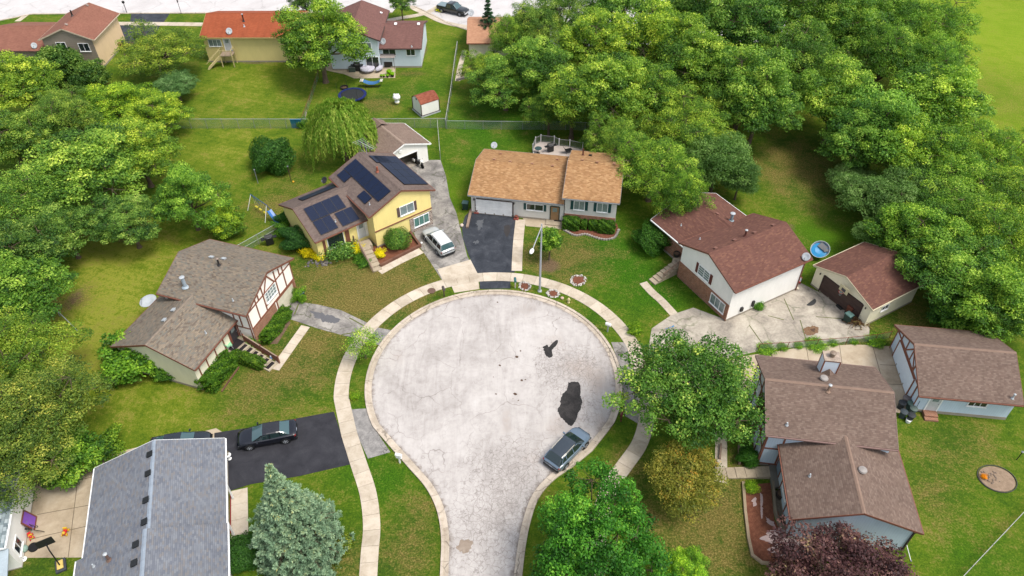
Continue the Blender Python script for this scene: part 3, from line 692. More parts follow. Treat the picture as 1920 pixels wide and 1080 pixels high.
def bar_flat(m, x0, z0, x1, z1, w, ya, yb):
    d = Vector((x1 - x0, z1 - z0)); d.normalize(); n = Vector((-d.y, d.x)) * w / 2
    q = [(x0 + n.x, z0 + n.y), (x0 - n.x, z0 - n.y), (x1 - n.x, z1 - n.y), (x1 + n.x, z1 + n.y)]
    m.add([(a, ya, c) for a, c in q] + [(a, yb, c) for a, c in q], [(0, 1, 2, 3), (7, 6, 5, 4), (0, 4, 5, 1), (1, 5, 6, 2), (2, 6, 7, 3), (3, 7, 4, 0)])
def reuv(o):
    me = o.data; me.update(); dat = np.zeros((len(me.loops), 2))
    for p in me.polygons:
        nrm = p.normal
        if abs(nrm.z) > .999: u = Vector((1, 0, 0)); vv = Vector((0, 1, 0))
        else: u = Vector((0, 0, 1)).cross(nrm).normalized(); vv = nrm.cross(u)
        for li, vi in zip(p.loop_indices, p.vertices): c = me.vertices[vi].co; dat[li] = (c.dot(u), c.dot(vv))
    me.uv_layers[0].data.foreach_set("uv", dat.ravel())
def dish_mesh(p, r, aim, h, mat=None, name="satellite_dish"):
    p = Vector(p); aim = Vector(aim).normalized(); top = p + Vector((0, 0, h)); m = MB()
    m.tube([p - Vector((0, 0, .1)), p + Vector((0, 0, h * .8)), top], .025, 6); q = aim.to_track_quat('Z', 'Y').to_matrix().to_4x4(); m.M = Matrix.Translation(top + aim * .05) @ q
    m.lathe([(.02, -.1 * r), (r * .5, -.02 * r), (r, .22 * r), (r * .97, .25 * r), (r * .5, .03 * r), (.02, -.05 * r)], (0, 0, 0), 18)
    o = m.build(name, mat or M_dish, None, smooth=True)
    a = MB(); a.M = m.M; a.tube([(0, -r * .9, .1 * r), (0, -.5 * r, .9 * r)], .018, 5); a.box((0, -.45 * r, .95 * r), (.09, .14, .09)); a.build("receiver_arm", M_steel, o)
    return [o]

# ---- half timbered split level house west of the turning circle
h = House("half_timbered_house", "half timbered house with mottled brown roof and front stair, left of the turning circle", "house", (-28.26, 54.92), -18.2)
b = LU = h.block((-28.26, 54.92), -18.2, 9.97, 8.66, 4.8, 6.57, R_tud, S_stucco)
a = LL = h.block((-31.61, 49.0), 71.5, 7.73, 9.15, 3.3, 5.07, R_tud, S_cream, ext=(0, .9), capm=shingle("ridge_shingles", [(158, 144, 128), (146, 132, 118)], blotch=.1))
wy = b.wy
h.boards(b, 'R', [(-wy + .07, 0, -wy + .07, 4.7), (wy - .07, 0, wy - .07, 4.7), (-wy, 4.75, 0, 6.2), (0, 6.2, wy, 4.75), (-wy, 2.35, wy, 2.35, .2), (-wy, 4.45, wy, 4.45), (-2.4, 2.4, -2.4, 5.2), (-1.15, 2.4, -1.15, 5.6),
                  (1.15, 2.4, 1.15, 5.6), (2.5, 2.4, 2.5, 5.2), (-1.15, 3.0, 1.15, 3.0), (-.9, 4.5, 0, 6.0), (.9, 4.5, 0, 6.0), (1.9, 4.5, 1.9, 5.3), (-1.9, 4.5, -1.9, 5.3)])
h.window(b, 'R', 0, 3.75, 1.7, 1.15, 3, 2, gm=M_glassc)
br = h.mb(b, 'R')
for i, (x0, x1) in enumerate(((-wy + .02, .15), (wy - .5, wy - .02))): br = h.mb(b, 'R'); br.box(((x0 + x1) / 2, .025, 1.1), (x1 - x0, .06, 2.2)); br.build("brick_facing", B_red, h.root)
h.garage_door(b, 'R', 2.0, 0.02, 3.0, 2.1, plain("cream_door", (240, 232, 208), .5), M_timber)
wy = a.wy; xl = (a.wx0 - a.wx1) / 2
h.boards(a, 'F', [(-3.6, .3, -3.6, 3.0), (-2.5, .3, -2.5, 3.0), (-1.2, .3, -1.2, 3.0), (.1, .3, .1, 3.0), (1.0, .3, 1.0, 3.0), (-3.6, 2.95, 3.6, 2.95), (-3.6, 1.0, .1, 1.0), (2.3, .3, 2.3, 3.0), (3.0, .3, 3.0, 3.0)])
h.door(a, 'F', 1.65, .75, .95, 2.05, plain("dark_door", (66, 62, 66), .5), M_timber)
h.boards(b, 'F', [(3.0, .3, 3.0, 4.6), (4.55, .3, 4.55, 4.6), (3.0, 2.4, 4.5, 2.4), (3.7, 2.4, 3.7, 4.6)])
for q in ((337, 526, 1.25, .17, M_metal, M_vent),): h.stack(b, 348, 538, 1.2, .17, plain("flue_galvanised", (176, 190, 200), .4), M_metal, "flue_pipe")
h.stack(b, 411, 497, .75, .09, M_dkmetal, M_vent, "flue_pipe"); h.stack(b, 437, 564, .3, .05, M_metal, None); h.stack(a, 386, 625, .32, .05, M_metal, None)
for q in ((397, 483), (420, 486)): h.vent(b, *q, M_metal)
for q in ((325, 582), (308, 601)): h.vent(a, *q, M_metal)
h.dish(a, 0, 0, .85, (-.1, -.1, 1), h=1.9, pos=(-36.3, 53.6, 0.5))

# ---- yellow house with the solar panels
h = House("solar_house", "yellow split level house whose taupe roofs carry black solar panels", "house", (-14.92, 70.6), -53.1)
b = SU = h.block((-14.92, 70.6), -53.1, 9.58, 8.39, 4.76, 6.51, R_sol, S_yel, ov=.5)
a = SL = h.block((-21.05, 67.6), 38.5, 7.25, 8.79, 3.2, 5.13, R_sol, S_yel, ext=(0, 1.6))
m = h.mb(b, 'R'); m.box((0, .2, 3.55), (2 * b.wy, .45, 2.25)); 
m2 = h.mb(b, 'R')
h.window(b, 'R', .55, 3.55, 1.7, 1.15, 1, 0, gm=M_glassc, sh=M_shbr)
st = h.mb(b, 'R'); st.box((2.2, .03, .95), (3.0, .07, 2.1)); st.build("stone_facing", B_stone, h.root)
m = MB(); m.M = h.frame(b, 'R') @ Matrix.Translation((0, .07, 0))
fm_save = h.frame
h.frame = lambda bb, ff: fm_save(bb, ff) @ Matrix.Translation((0, .075, 0))
h.window(b, 'R', 2.2, 1.25, 1.9, 1.2, 2, 0, gm=plain("green_curtain_glass", (104, 150, 140), .15, .8, var=.2))
h.frame = fm_save
j = h.mb(b, 'R'); j.box((0, .05, 2.3), (2 * b.wy + .06, .12, .1)); j.build("jetty_trim", M_trimbr, h.root)
h.window(a, 'F', -2.05, 1.9, 1.9, 1.5, 0, 0, name="window", gm=M_glassd); 
for q in ((-3.45, .3), (-.6, .5)): m = h.mb(a, 'F'); m.box((q[0], .03, 1.6), (q[1], .06, 3.0)); m.build("timber_board", M_trimbr, h.root)
h.door(a, 'F', 1.2, .7, .95, 2.1); h.door(a, 'F', 2.15, .7, .45, 2.1, name="side_light", lite=True)
h.panels(b, 758, 347, 4, 3, 1.78, 1.08, dirx=-1); h.panels(b, 706, 306, 1, 2, 1.78, 1.08, dirx=-1)
h.panels(b, 667, 299, 7, 1, 1.13, 1.8); h.panels(b, 645, 319, 1, 1, 1.8, 1.05, dirx=1); h.panels(b, 683, 358, 1, 1, 1.8, 1.05)
h.panels(a, 569, 393, 4, 1, 1.04, 1.85); h.panels(a, 586, 418, 2, 1, 1.04, 1.85); h.panels(a, 627, 402, 2, 1, 1.04, 1.85)
h.panels(a, 568, 377, 6, 1, .99, 1.66, side=1)
h.stack(b, 708, 322, .65, .11, plain("copper_pipe", (170, 96, 72), .6), None, "flue_pipe"); h.stack(b, 693, 384, .3, .05, M_metal, None); h.stack(a, 629, 416, .3, .05, M_metal, None)
h.dish(a, 611, 346, .42, (-.4, -.5, .6), M_dkmetal, .6)
# roof aerial
x, y, z = h.on_roof(b, 688, 289); m = MB(); m.M = b.M; m.tube([(x, y, z), (x, y, z + 1.3)], .025, 6)
m2 = Matrix.Rotation(RD(30), 3, 'Z')
A = Vector((x, y, z + 1.3)); m.bar(A + Vector((-1.3, -.3, 0)), A + Vector((1.3, .3, 0)), .03)
for i in range(9):
    c0 = A + Vector((-1.3, -.3, 0)).lerp(Vector((1.3, .3, 0)), i / 8); l = .75 - .05 * i; m.bar(c0 + Vector((.1 * l, -l, 0)), c0 + Vector((-.1 * l, l, 0)), .02)
m.build("roof_aerial", M_metal, h.root)

# ---- its detached garage: hollow, door up
h = House("detached_garage", "white detached garage with taupe roof and its door up, behind the yellow solar house", "garage", (-15.3, 82.7), 128)
u = Block(); L_, W_, ze_, zr_ = 6.4, 7.6, 2.6, 4.0
def hollow_garage(h, c, yaw, L, Wd, ze, zr, roofm, wallm):
    b = h.block(c, yaw, L, Wd, ze, zr, roofm, wallm, trim=M_trimw, base=0, capm=plain("pale_ridge", (170, 148, 132), .9))
    # swap the solid wall for a shell with a doorway in the near gable
    bpy.data.objects.remove(b.wall); k = b.k; th = .17; top = lambda y: zr - k * abs(y) - th
    m = MB(); m.M = b.M; wx0, wx1, wy = b.wx0, b.wx1, b.wy; t = .12
    m.box(((wx0 + wx1) / 2, -wy, top(wy) / 2), (wx1 - wx0, t, top(wy))); m.box(((wx0 + wx1) / 2, wy, top(wy) / 2), (wx1 - wx0, t, top(wy)))
    def gab(x, y0, y1, z0):
        ys = [y0, y1] if (y0 >= 0) == (y1 > 0) or y0 == 0 else [y0, 0, y1]
        P = [(y0, z0), (y1, z0)] + [(y, top(y)) for y in reversed(ys)]; n = len(P)
        m.add([(x - t / 2, *p) for p in P] + [(x + t / 2, *p) for p in P], [tuple(range(n)), tuple(range(2 * n - 1, n - 1, -1))] + [(i, i + n, (i + 1) % n + n, (i + 1) % n) for i in range(n)])
    gab(wx1, -wy, wy, 0)
    d0, d1 = -wy + 1.5, wy - .9; gab(wx0, -wy, d0, 0); gab(wx0, d1, wy, 0); gab(wx0, d0 + .001, d1 - .001, 2.1)
    b.wall = m.build("wall", wallm, h.root)
    f = MB(); f.M = b.M; f.box(((wx0 + wx1) / 2, 0, .01), (wx1 - wx0 - .2, 2 * wy - .2, .06)); f.build("floor_slab", M_pad, h.root)
    f = MB(); f.M = b.M
    for yy in (d0, d1): f.box((wx0 - .08, yy, 1.05), (.05, .14, 2.1))
    f.box((wx0 - .08, (d0 + d1) / 2, 2.17), (.05, d1 - d0 + .14, .14)); f.build("door_frame", M_trimw, h.root)
    return b
SG = hollow_garage(h, (-15.3, 82.7), 128, 6.4, 7.6, 2.6, 4.0, R_gar, S_white)
m = MB(); m.M = SG.M @ Matrix.Translation((SG.wx0 - .08, .6, 3.0)) @ Matrix.Rotation(-pi / 2, 4, 'Y'); m.lathe([(.22, 0), (.25, .03), (.2, .08)], (0, 0, 0), 16); m.build("gable_vent", M_trimw, h.root)
m = MB(); m.M = SG.M; m.box((-.1 + 3.3, 0, 3.55), (1.4, 2.2, .5)); 
dm = MB(); dm.M = SG.M
dm.add([(2.6, -1.3, 3.5), (4.2, -1.3, 3.5), (2.2, 0, 4.35), (4.2, 0, 4.35), (2.6, 1.3, 3.5), (4.2, 1.3, 3.5)], [(0, 1, 3, 2), (2, 3, 5, 4), (1, 5, 3)]); dm.build("dormer", R_gar, h.root)

# ---- tan roofed house at the top of the circle
h = House("tan_roofed_house", "pale grey house with tan shingle roof and double garage facing the turning circle", "house", (1.13, 74.93), -9.9)
b = TL = h.block((1.13, 74.93), -9.9, 10.94, 9.98, 2.85, 4.47, R_tan, S_t, ext=(0, .35), trim=M_steel, ov=.35)
a = TR = h.block((9.82, 73.24), -9.7, 6.51, 10.11, 3.9, 5.69, R_tan, S_t, trim=M_steel)
bx = (b.wx0 + b.wx1) / 2
h.garage_door(b, 'F', -2.75, .02, 4.35, 2.1, M_trimw, M_trimdk)
m = h.mb(b, 'F'); m.box((-4.95, .03, 1.2), (.12, .06, 2.4)); m.build("downpipe", M_trimw, h.root)
h.window(b, 'F', 2.1, 1.75, 1.9, .8, 1, 0, sh=M_shgr, shw=.3); h.door(b, 'F', 4.45, .1, .95, 2.0, plain("tan_door", (170, 134, 96), .5), plain("dark_green_frame", (34, 60, 56), .5))
for x in (-5.15, -.35):
    l = h.mb(b, 'F'); l.tube([(x, .12, 1.95), (x, .12, 2.2)], .06, 8); l.build("wall_lamp", M_blk, h.root)
h.window(a, 'F', -1.3, 2.75, 1.15, 1.15, 1, 0, sh=M_shgr, shw=.34, gm=M_glassc); h.window(a, 'F', 1.35, 2.75, 1.15, 1.15, 1, 0, sh=M_shgr, shw=.34, gm=M_glassc)
m = h.mb(a, 'F'); m.box((0, .04, .8), (2 * a.wx1 - .04, .08, 1.25)); m.build("brick_facing", B_red, h.root)
j = h.mb(a, 'F'); j.box((0, .16, 2.7), (.01, .01, .01))
for q in ((939, 289), (927, 300), (957, 304), (998, 308), (1036, 312), (1045, 300)): h.vent(b, *q, plain("tan_vent", (190, 140, 110), .8), sz=.26)
for q in ((1092, 301), (1120, 305), (1152, 308), (1155, 296)): h.vent(a, *q, plain("tan_vent", (190, 140, 110), .8), sz=.26)
h.stack(a, 1093, 291, .9, .09, plain("rust_flue", (104, 56, 46), .7), None, "flue_pipe"); h.vent(a, 1107, 292, M_dkmetal)
h.dish(b, 927, 279, .42, (-.2, -.7, .6), h=.5)
# raised rear deck
def railing(mbp, mbr, pts, z0, h0=.95, step=1.6, bal=.16):
    for p, q in zip(pts, pts[1:]):
        p, q = Vector((p[0], p[1])), Vector((q[0], q[1])); L = (q - p).length; n = max(1, round(L / step))
        for i in range(n + 1):
            c = p.lerp(q, i / n); mbp.box((c.x, c.y, z0 + h0 / 2 + .03), (.11, .11, h0 + .12)); mbp.lathe([(.09, 0), (.01, .07)], (c.x, c.y, z0 + h0 + .09), 4)
        for zz in (h0, .12): mbr.bar((p.x, p.y, z0 + zz), (q.x, q.y, z0 + zz), .06, .05)
        for i in range(1, int(L / bal)): c = p.lerp(q, i * bal / L); mbr.box((c.x, c.y, z0 + h0 / 2 + .05), (.03, .03, h0 - .12))
dk = [W(1000, 300, 1.3), W(999, 283, 1.3), W(1004, 270, 1.3), W(1014, 265.5, 1.3), W(1039, 268, 1.3), W(1048, 273, 1.3), W(1068, 275, 1.3), W(1092, 280, 1.3)]
t = thing("rear_deck", "raised grey board deck with white railing behind the tan roofed house", "deck", (dk[3].x, dk[3].y, 0)); o_ = Vector(t.location)
dl = [Vector((p.x - o_.x, p.y - o_.y)) for p in dk]
m = MB(); m.prism([tuple(p) for p in dl] + [(dl[-1].x + .3, dl[-1].y - 3.4), (dl[0].x - .2, dl[0].y - 1.5)], 1.12, 1.3); m.build("deck_floor", plain("deck_boards", (212, 198, 188), .8), t)
mp, mr = MB(), MB(); railing(mp, mr, dl, 1.3); mr.build("railing", plain("grey_balusters", (150, 152, 148), .7), t)
for p in dl: m = MB(); m.box((p.x, p.y, .56), (.14, .14, 1.12)); m.build("support_post", M_trimdk, t)
for p in dl: m = MB(); m.box((p.x, p.y, 1.83), (.12, .12, 1.07)); m.lathe([(.09, 0), (.01, .07)], (p.x, p.y, 2.365), 4); m.build("railing_post", plain("white_rail", (232, 230, 226), .6), t)

# ---- red-brown roofed white house
h = House("redbrown_roofed_house", "white and brick house with red-brown roof and maroon shutters, right of the turning circle", "house", (24.0, 58.63), 28.8)
b = RU = h.block((24.0, 58.63), 28.8, 10.26, 8.67, 4.56, 6.28, R_red, S_white, trim=M_trimbr)
a = RL = h.block((21.52, 65.02), -59.5, 7.46, 9.5, 3.1, 5.0, R_red, B_red, ext=(0, .8), trim=M_trimw)
m = h.mb(b, 'L'); m.box((0, .04, 1.15), (2 * b.wy + .02, .09, 2.1)); m.build("brick_facing", B_red, h.root)
h.window(b, 'L', -.3, 3.25, 1.6, 1.15, 1, 3, gm=M_glassc, sh=M_shred, shw=.36)
h.frame = lambda bb, ff, f0=h.frame: f0(bb, ff) @ Matrix.Translation((0, .09, 0))
h.window(b, 'L', 2.4, 1.35, 2.0, 1.2, 2, 0, gm=M_glassc)
del h.frame
for q in ((-3.0, .9, .3, .5), (-1.5, 1.0, .25, .7)): m = h.mb(b, 'F'); m.box((q[0], .1, q[1]), (q[2], .2, q[3])); m.build("meter_box", M_dkmetal, h.root)
m = h.mb(b, 'F'); m.box((b.wx1 - .12, .06, 2.1), (.1, .1, 4.2)); m.build("downpipe", M_trimbr, h.root)
h.door(a, 'F', 2.9, .5, .95, 2.05)
h.stack(b, 1397, 443, .75, .1, plain("rust_flue", (104, 56, 46), .7), M_metal, "flue_pipe"); h.stack(a, 1371, 414, .95, .16, plain("blue_grey_flue", (150, 168, 176), .5), M_metal, "flue_pipe", 1.7)
for q in ((1341, 466), (1377, 451), (1414, 437), (1449, 423)): h.vent(b, *q, plain("redbrown_vent", (150, 106, 92), .8), sz=.26)
h.vent(a, 1345, 402, plain("redbrown_vent", (150, 106, 92), .8), sz=.26); h.stack(b, 1312, 449, .25, .05, M_metal); h.stack(a, 1277, 423, .25, .05, M_metal)
h.dish(b, 1510, 487, .42, (-.5, -.6, .6), h=.4)

h = House("detached_garage", "cream garage with red-brown roof and dark brown door, right of the white and brick house", "garage", (36.71, 56.93), 29.5)
b = RG = h.block((36.71, 56.93), 29.5, 7.6, 7.65, 2.71, 4.1, R_red, S_cream, trim=plain("cream_trim", (236, 224, 190), .6), ov=.25, base=.2)
h.garage_door(b, 'L', .1, .02, 4.9, 2.15, plain("dark_brown_door", (84, 64, 58), .7), plain("dark_brown_frame", (72, 54, 50), .7))
h.window(b, 'F', -1.2, 1.55, .9, .55, 1, 0)
for x in (-2.9, 3.0):
    l = h.mb(b, 'L'); l.tube([(x, .1, 2.0), (x, .1, 2.2)], .06, 8); l.build("wall_lamp", M_blk, h.root)

# ---- blue-grey half timbered house at the lower right
h = House("half_timbered_house", "pale blue half timbered house with brown roof and boxed white chimney, lower right", "house", (25.88, 39.0), -8.4)
b = QU = h.block((25.88, 39.0), -8.4, 10.15, 8.6, 4.8, 6.64, R_brn, S_blue, trim=plain("pinkish_gutter", (150, 120, 112), .6), capm=plain("pink_ridge", (152, 126, 110), .9))
a = QL = h.block((26.07, 32.26), 82.6, 7.89, 9.49, 3.2, 5.05, R_brn, S_blue, ext=(0, 1.0), trim=M_trimbr, capm=plain("pink_ridge", (152, 126, 110), .9))
wy = b.wy
h.boards(b, 'L', [(-wy + .07, 0, -wy + .07, 4.7), (wy - .07, 0, wy - .07, 4.7), (-wy, 4.65, 0, 6.25), (0, 6.25, wy, 4.65), (-wy, 2.4, wy, 2.4, .2), (-2.2, 0, -2.2, 5.4), (-.8, 2.4, -.8, 5.9), (1.0, 2.4, 1.0, 5.8), (2.4, 0, 2.4, 5.3), (-wy, 4.4, wy, 4.4), (1.0, 4.4, 2.4, 2.4)])
h.window(b, 'L', .1, 3.4, 1.6, 1.2, 1, 1, fm=M_timber); h.window(b, 'L', 0.1, 1.2, 1.9, 1.3, 2, 0, fm=M_timber)
h.boards(b, 'F', [(-4.7, .3, -4.7, 4.5), (-3.3, .3, -3.3, 4.5), (-4.7, 2.5, -2.5, 2.5), (-4.7, .4, -2.5, .4), (-4.7, 4.4, -2.5, 4.4)])
h.boards(a, 'B', [(-4.4, .3, -4.4, 3.0), (-2.8, .3, -2.8, 3.0), (0, .3, 0, 3.0), (2.2, .3, 2.2, 3.0), (3.7, .3, 3.7, 3.0), (-3.4, 2.95, 3.7, 2.95)]); h.door(a, 'B', -1.5, .4, 1.0, 2.05, plain("blue_door", (150, 170, 190), .5), M_timber); h.window(a, 'B', 1.1, 1.8, 1.4, 1.0, 1, 0, fm=M_trimw)
for sx in (-1, 1): m = h.mb(a, 'L'); m.bar((sx * (a.wy + .02), .06, 2.85), (sx * (a.wy + .02), .06, .2), .1, .1); m.bar((sx * (a.wy + .45), .1, 3.05), (sx * (a.wy + .02), .06, 2.8), .1, .1); m.build("downpipe", M_trimdk, h.root)
m = h.mb(a, 'L'); m.box((-1.9, .03, 2.4), (.4, .06, .18)); m.build("gable_vent", M_trimw, h.root)
# boxed chimney on the back slope
x, y, z = h.on_roof(b, 1549, 694); m = MB(); m.M = b.M; m.box((x, y, 5.8), (1.3, 1.05, 2.7)); ch = m.build("chimney", S_bluew, b.roof)
m = MB(); m.M = b.M
for sx in (-1, 1):
    for sy in (-1, 1): m.box((x + sx * .63, y + sy * .505, 5.8), (.09, .09, 2.72))
for sy in (-1, 1): m.box((x, y + sy * .51, 7.12), (1.17, .07, .09))
for sx in (-1, 1): m.box((x + sx * .635, y, 7.12), (.07, .92, .09))
m.build("corner_board", M_timber, ch); m = MB(); m.M = b.M; m.box((x, y, 7.2), (1.36, 1.12, .05)); m.build("chimney_top", plain("rusty_pan", (196, 176, 158), .6, var=.35), ch)
m = MB(); m.M = b.M; m.lathe([(.2, 0), (.2, .35), (.26, .38), (.26, .48), (.1, .55)], (x, y, 7.21), 16); m.build("chimney_cap", plain("weathered_cap", (150, 130, 112), .5), ch)
cr = MB(); cr.M = b.M; cr.add([(x - .55, y - .45, z + .25), (x + .55, y - .45, z + .25), (x, y - .5, z + .8), (x, y - 1.3, z + .55 * 0 + (b.k * -0) + .40)], [(0, 3, 2), (2, 3, 1)]); cr.build("cricket", R_brn, b.roof)
h.stack(b, 1552, 734, .75, .1, plain("pale_rust_flue", (170, 140, 120), .6), M_metal, "flue_pipe"); h.stack(b, 1475, 797, .3, .07, M_metal); h.stack(a, 1518, 893, .3, .06, M_metal)
def turbine(h, b, px, py):
    x, y, z = h.on_roof(b, px, py); m = MB(); m.M = b.M; m.lathe([(.12, -.1), (.14, .12), (.33, .14), (.35, .2), (.3, .3), (.05, .36)], (x, y, z), 18); m.build("turbine_vent", plain("vent_grey", (176, 168, 162), .5), b.roof)
turbine(h, b, 1544, 712); turbine(h, a, 1616, 884)

h = House("detached_garage", "pale blue garage with brown roof and half timbered front at the right edge", "garage", (40.41, 44.82), -7.3)
b = QG = h.block((40.41, 44.82), -7.3, 8.65, 8.7, 2.7, 4.68, R_brn, S_blue, trim=M_trimbr, base=.35, capm=plain("pink_ridge", (152, 126, 110), .9))
wy = b.wy
h.garage_door(b, 'L', -.3, .05, 4.8, 2.15, S_bluew, M_timber)
h.boards(b, 'L', [(-wy + .07, 0, -wy + .07, 2.7), (wy - .07, 0, wy - .07, 2.7), (-wy, 2.62, 0, 4.35), (0, 4.35, wy, 2.62), (-wy, 2.5, wy, 2.5, .16), (0, 2.5, 0, 4.3), (-1.3, 2.5, -1.3, 3.6), (1.3, 2.5, 1.3, 3.6), (-1.3, 2.5, 0, 4.0), (1.3, 2.5, 0, 4.0), (3.0, 0, 3.0, 2.5), (-2.6, 2.5, -2.6, 3.1)])
h.door(b, 'F', -2.5, .3, .95, 2.05); h.window(b, 'F', 1.0, 1.75, 1.5, .45, 2, 0)
h.stack(b, 1898, 747, .5, .07, M_metal, M_metal)
t = thing("brick_steps", "two red brick steps at the blue garage's side door", "steps", W(1742, 779)); t.rotation_euler[2] = RD(-7.3)
m = MB(); m.box((0, .1, .18), (1.15, .9, .36)); m.build("upper_step", B_red, t); m = MB(); m.box((0, -.45, .09), (1.15, .45, .18)); m.build("lower_step", B_red, t)

# ---- grey roofed house at the lower left
h = House("grey_roofed_house", "house with a broad grey shingle roof and black vents, bottom left beside the blue spruce", "house", (-27.63, 31.67), -73.6)
b = G1 = h.block((-27.63, 31.67), -73.6, 7.71, 10.05, 2.9, 4.64, R_gry, S_bluew, ext=(0, .5), trim=M_trimw, capm=plain("pale_blue_ridge", (160, 172, 186), .8), ov=.5)
a = G2 = h.block((-25.25, 23.2), -73.6, 8.9, 10.5, 3.1, 4.95, R_gry, S_bluew, rake=(0, 1), trim=M_trimw, capm=plain("pale_blue_ridge", (160, 172, 186), .8), ov=.5)
for q in ((281, 853), (278, 889), (274, 939), (271, 980)): h.vent(b, *q, M_blk, sz=.42)
for q in ((255, 1022), (252, 1057)): h.vent(a, *q, M_blk, sz=.42)
h.stack(a, 205, 1050, .8, .1, plain("rusty_flue", (130, 104, 92), .6), M_metal, "flue_pipe"); h.stack(a, 176, 1062, .3, .06, M_metal)
h.window(a, 'B', -2.0, 1.9, 1.6, 1.2, 1, 0); h.window(a, 'B', 1.0, 1.9, 1.4, 1.2, 1, 0); h.window(b, 'B', -1.0, 1.8, 2.2, 1.3, 2, 0)
m = h.mb(b, 'B'); 
for x in (-3.2, .2): m = h.mb(b, 'B'); m.box((x, .38, 1.35), (.12, .12, 2.5)); m.build("porch_post", M_trimw, h.root)

# ---- white walled house in the lower left corner
vv = Vector((cos(RD(-72 + 90)), sin(RD(-72 + 90)))); cL = Vector((-38.3, 30.3)) - vv * 4.0
h = House("corner_house", "white walled house with pale grey roof cut by the lower left corner", "house", (cL.x, cL.y), -72)
b = FL = h.block((cL.x, cL.y), -72, 7.0, 8.0, 3.2, 4.4, R_pale, S_white, trim=M_trimw, ov=.1, base=.1, oe=.15)
h.window(b, 'B', -2.15, 1.2, 1.1, 1.0, 1, 0)
m = MB(); m.M = b.M; m.add([(3.4, -4.4, 2.85), (3.4, 4.15, 2.85), (5.6, 4.15, 2.35), (5.6, -4.4, 2.35), (3.4, -4.4, 2.75), (3.4, 4.15, 2.75), (5.6, 4.15, 2.25), (5.6, -4.4, 2.25)], [(3, 2, 1, 0), (4, 5, 6, 7), (1, 2, 6, 5), (2, 3, 7, 6), (3, 0, 4, 7)]); m.build("porch_roof", plain("pale_metal_roof", (186, 200, 208), .5), h.root)
for y in (-4, 0, 4): m = MB(); m.M = b.M; m.box((5.4, y, 1.15), (.12, .12, 2.3)); m.build("porch_post", M_trimw, h.root)

# ---- houses along the far street
h = House("rust_roofed_house", "taupe and beige house with rust brown roof in the top left corner", "house", (-67.58, 113.62), -90.6)
b = h.block((-67.58, 113.62), -90.6, 9.88, 8.48, 4.8, 6.54, R_h1, S_beige, trim=plain("cream_fascia", (226, 206, 180), .6)); H1 = b
m = h.mb(b, 'R'); wy = b.wy; m.add([(-wy, .02, 0), (wy, .02, 0), (wy, .02, 4.75), (0, .02, 6.3), (-wy, .02, 4.75), (-wy, -.02, 0), (wy, -.02, 0), (wy, -.02, 4.75), (0, -.02, 6.3), (-wy, -.02, 4.75)], [(4, 3, 2, 1, 0), (0, 1, 6, 5), (1, 2, 7, 6), (4, 0, 5, 9)]); m.build("taupe_facing", S_taupe, h.root)
h.frame = lambda bb, ff, f0=h.frame: f0(bb, ff) @ Matrix.Translation((0, .025, 0))
h.window(b, 'R', -1.2, 3.7, 1.35, 1.1, 1, 0); h.window(b, 'R', 2.2, 3.5, 1.5, 1.2, 1, 0); del h.frame
a = h.block((-76.4, 114.6), -.6, 9.4, 10.6, 2.8, 4.5, R_h1, S_taupe, trim=M_trimdk)
h.stack(b, 136, 30, .9, .12, M_dkmetal, None, "flue_pipe"); h.vent(b, 125, 47, M_vent); h.vent(b, 164, 11, M_vent); h.dish(a, 66, 89, .45, (.2, -.8, .5), h=.3)
h = House("red_roofed_house", "pale yellow house with an orange-red roof and back stairs, top left", "house", (-40.5, 115.4), -.4)
b = h.block((-40.5, 115.4), -.4, 15.0, 10.0, 4.3, 6.0, R_org, S_yel2, trim=plain("yellow_fascia", (206, 180, 120), .6)); H2 = b
h.window(b, 'F', -5.5, 3.2, 1.9, 1.0, 2, 0, gm=M_glassc); h.door(b, 'F', -3.6, 1.9, .95, 2.0)
h.stack(b, 457, 40, 1.1, .1, M_dkmetal, M_metal, "flue_pipe"); h.stack(b, 458, 50, .35, .08, M_metal); h.dish(b, 431, 62, .5, (0, -.8, .5), h=.3)
t = thing("wooden_stairs", "pale wooden landing and stairs against the pale yellow house", "stairs", (-44.2, 109.9, 0))
pw = plain("pale_wood", (222, 204, 148), .8)
m = MB(); m.box((0, 0, 1.85), (1.9, 1.6, .1)); m.build("landing", plain("worn_boards", (170, 150, 128), .9), t)
for x in (-.9, .9):
    for y in (-.75, .7): m = MB(); m.box((x, y, 1.4), (.12, .12, 2.8)); m.build("support_post", pw, t)
m = MB(); m.bar((-.9, -.75, 2.7), (.9, -.75, 2.7), .07); m.bar((.9, -.75, 2.7), (.9, .7, 2.7), .07); m.bar((-1, -.8, 2.7), (-3.0, -1.6, .95), .07); m.bar((-1, .3, 2.7), (-3.1, -.6, .95), .07)
for x in (-.9, 0, .9): m.bar((x, -.75, 1.9), (x, -.75, 2.7), .04)
m.build("handrail", pw, t); m = MB()
for i in range(8): m.box((-1.1 - i * .25, -.25 - i * .11, 1.65 - i * .21), (.3, .95, .06))
m.bar((-.95, -.7, 1.7), (-3.0, -1.6, 0), .05, .25); m.bar((-.95, .25, 1.7), (-3.1, -.6, 0), .05, .25); m.build("steps", pw, t)

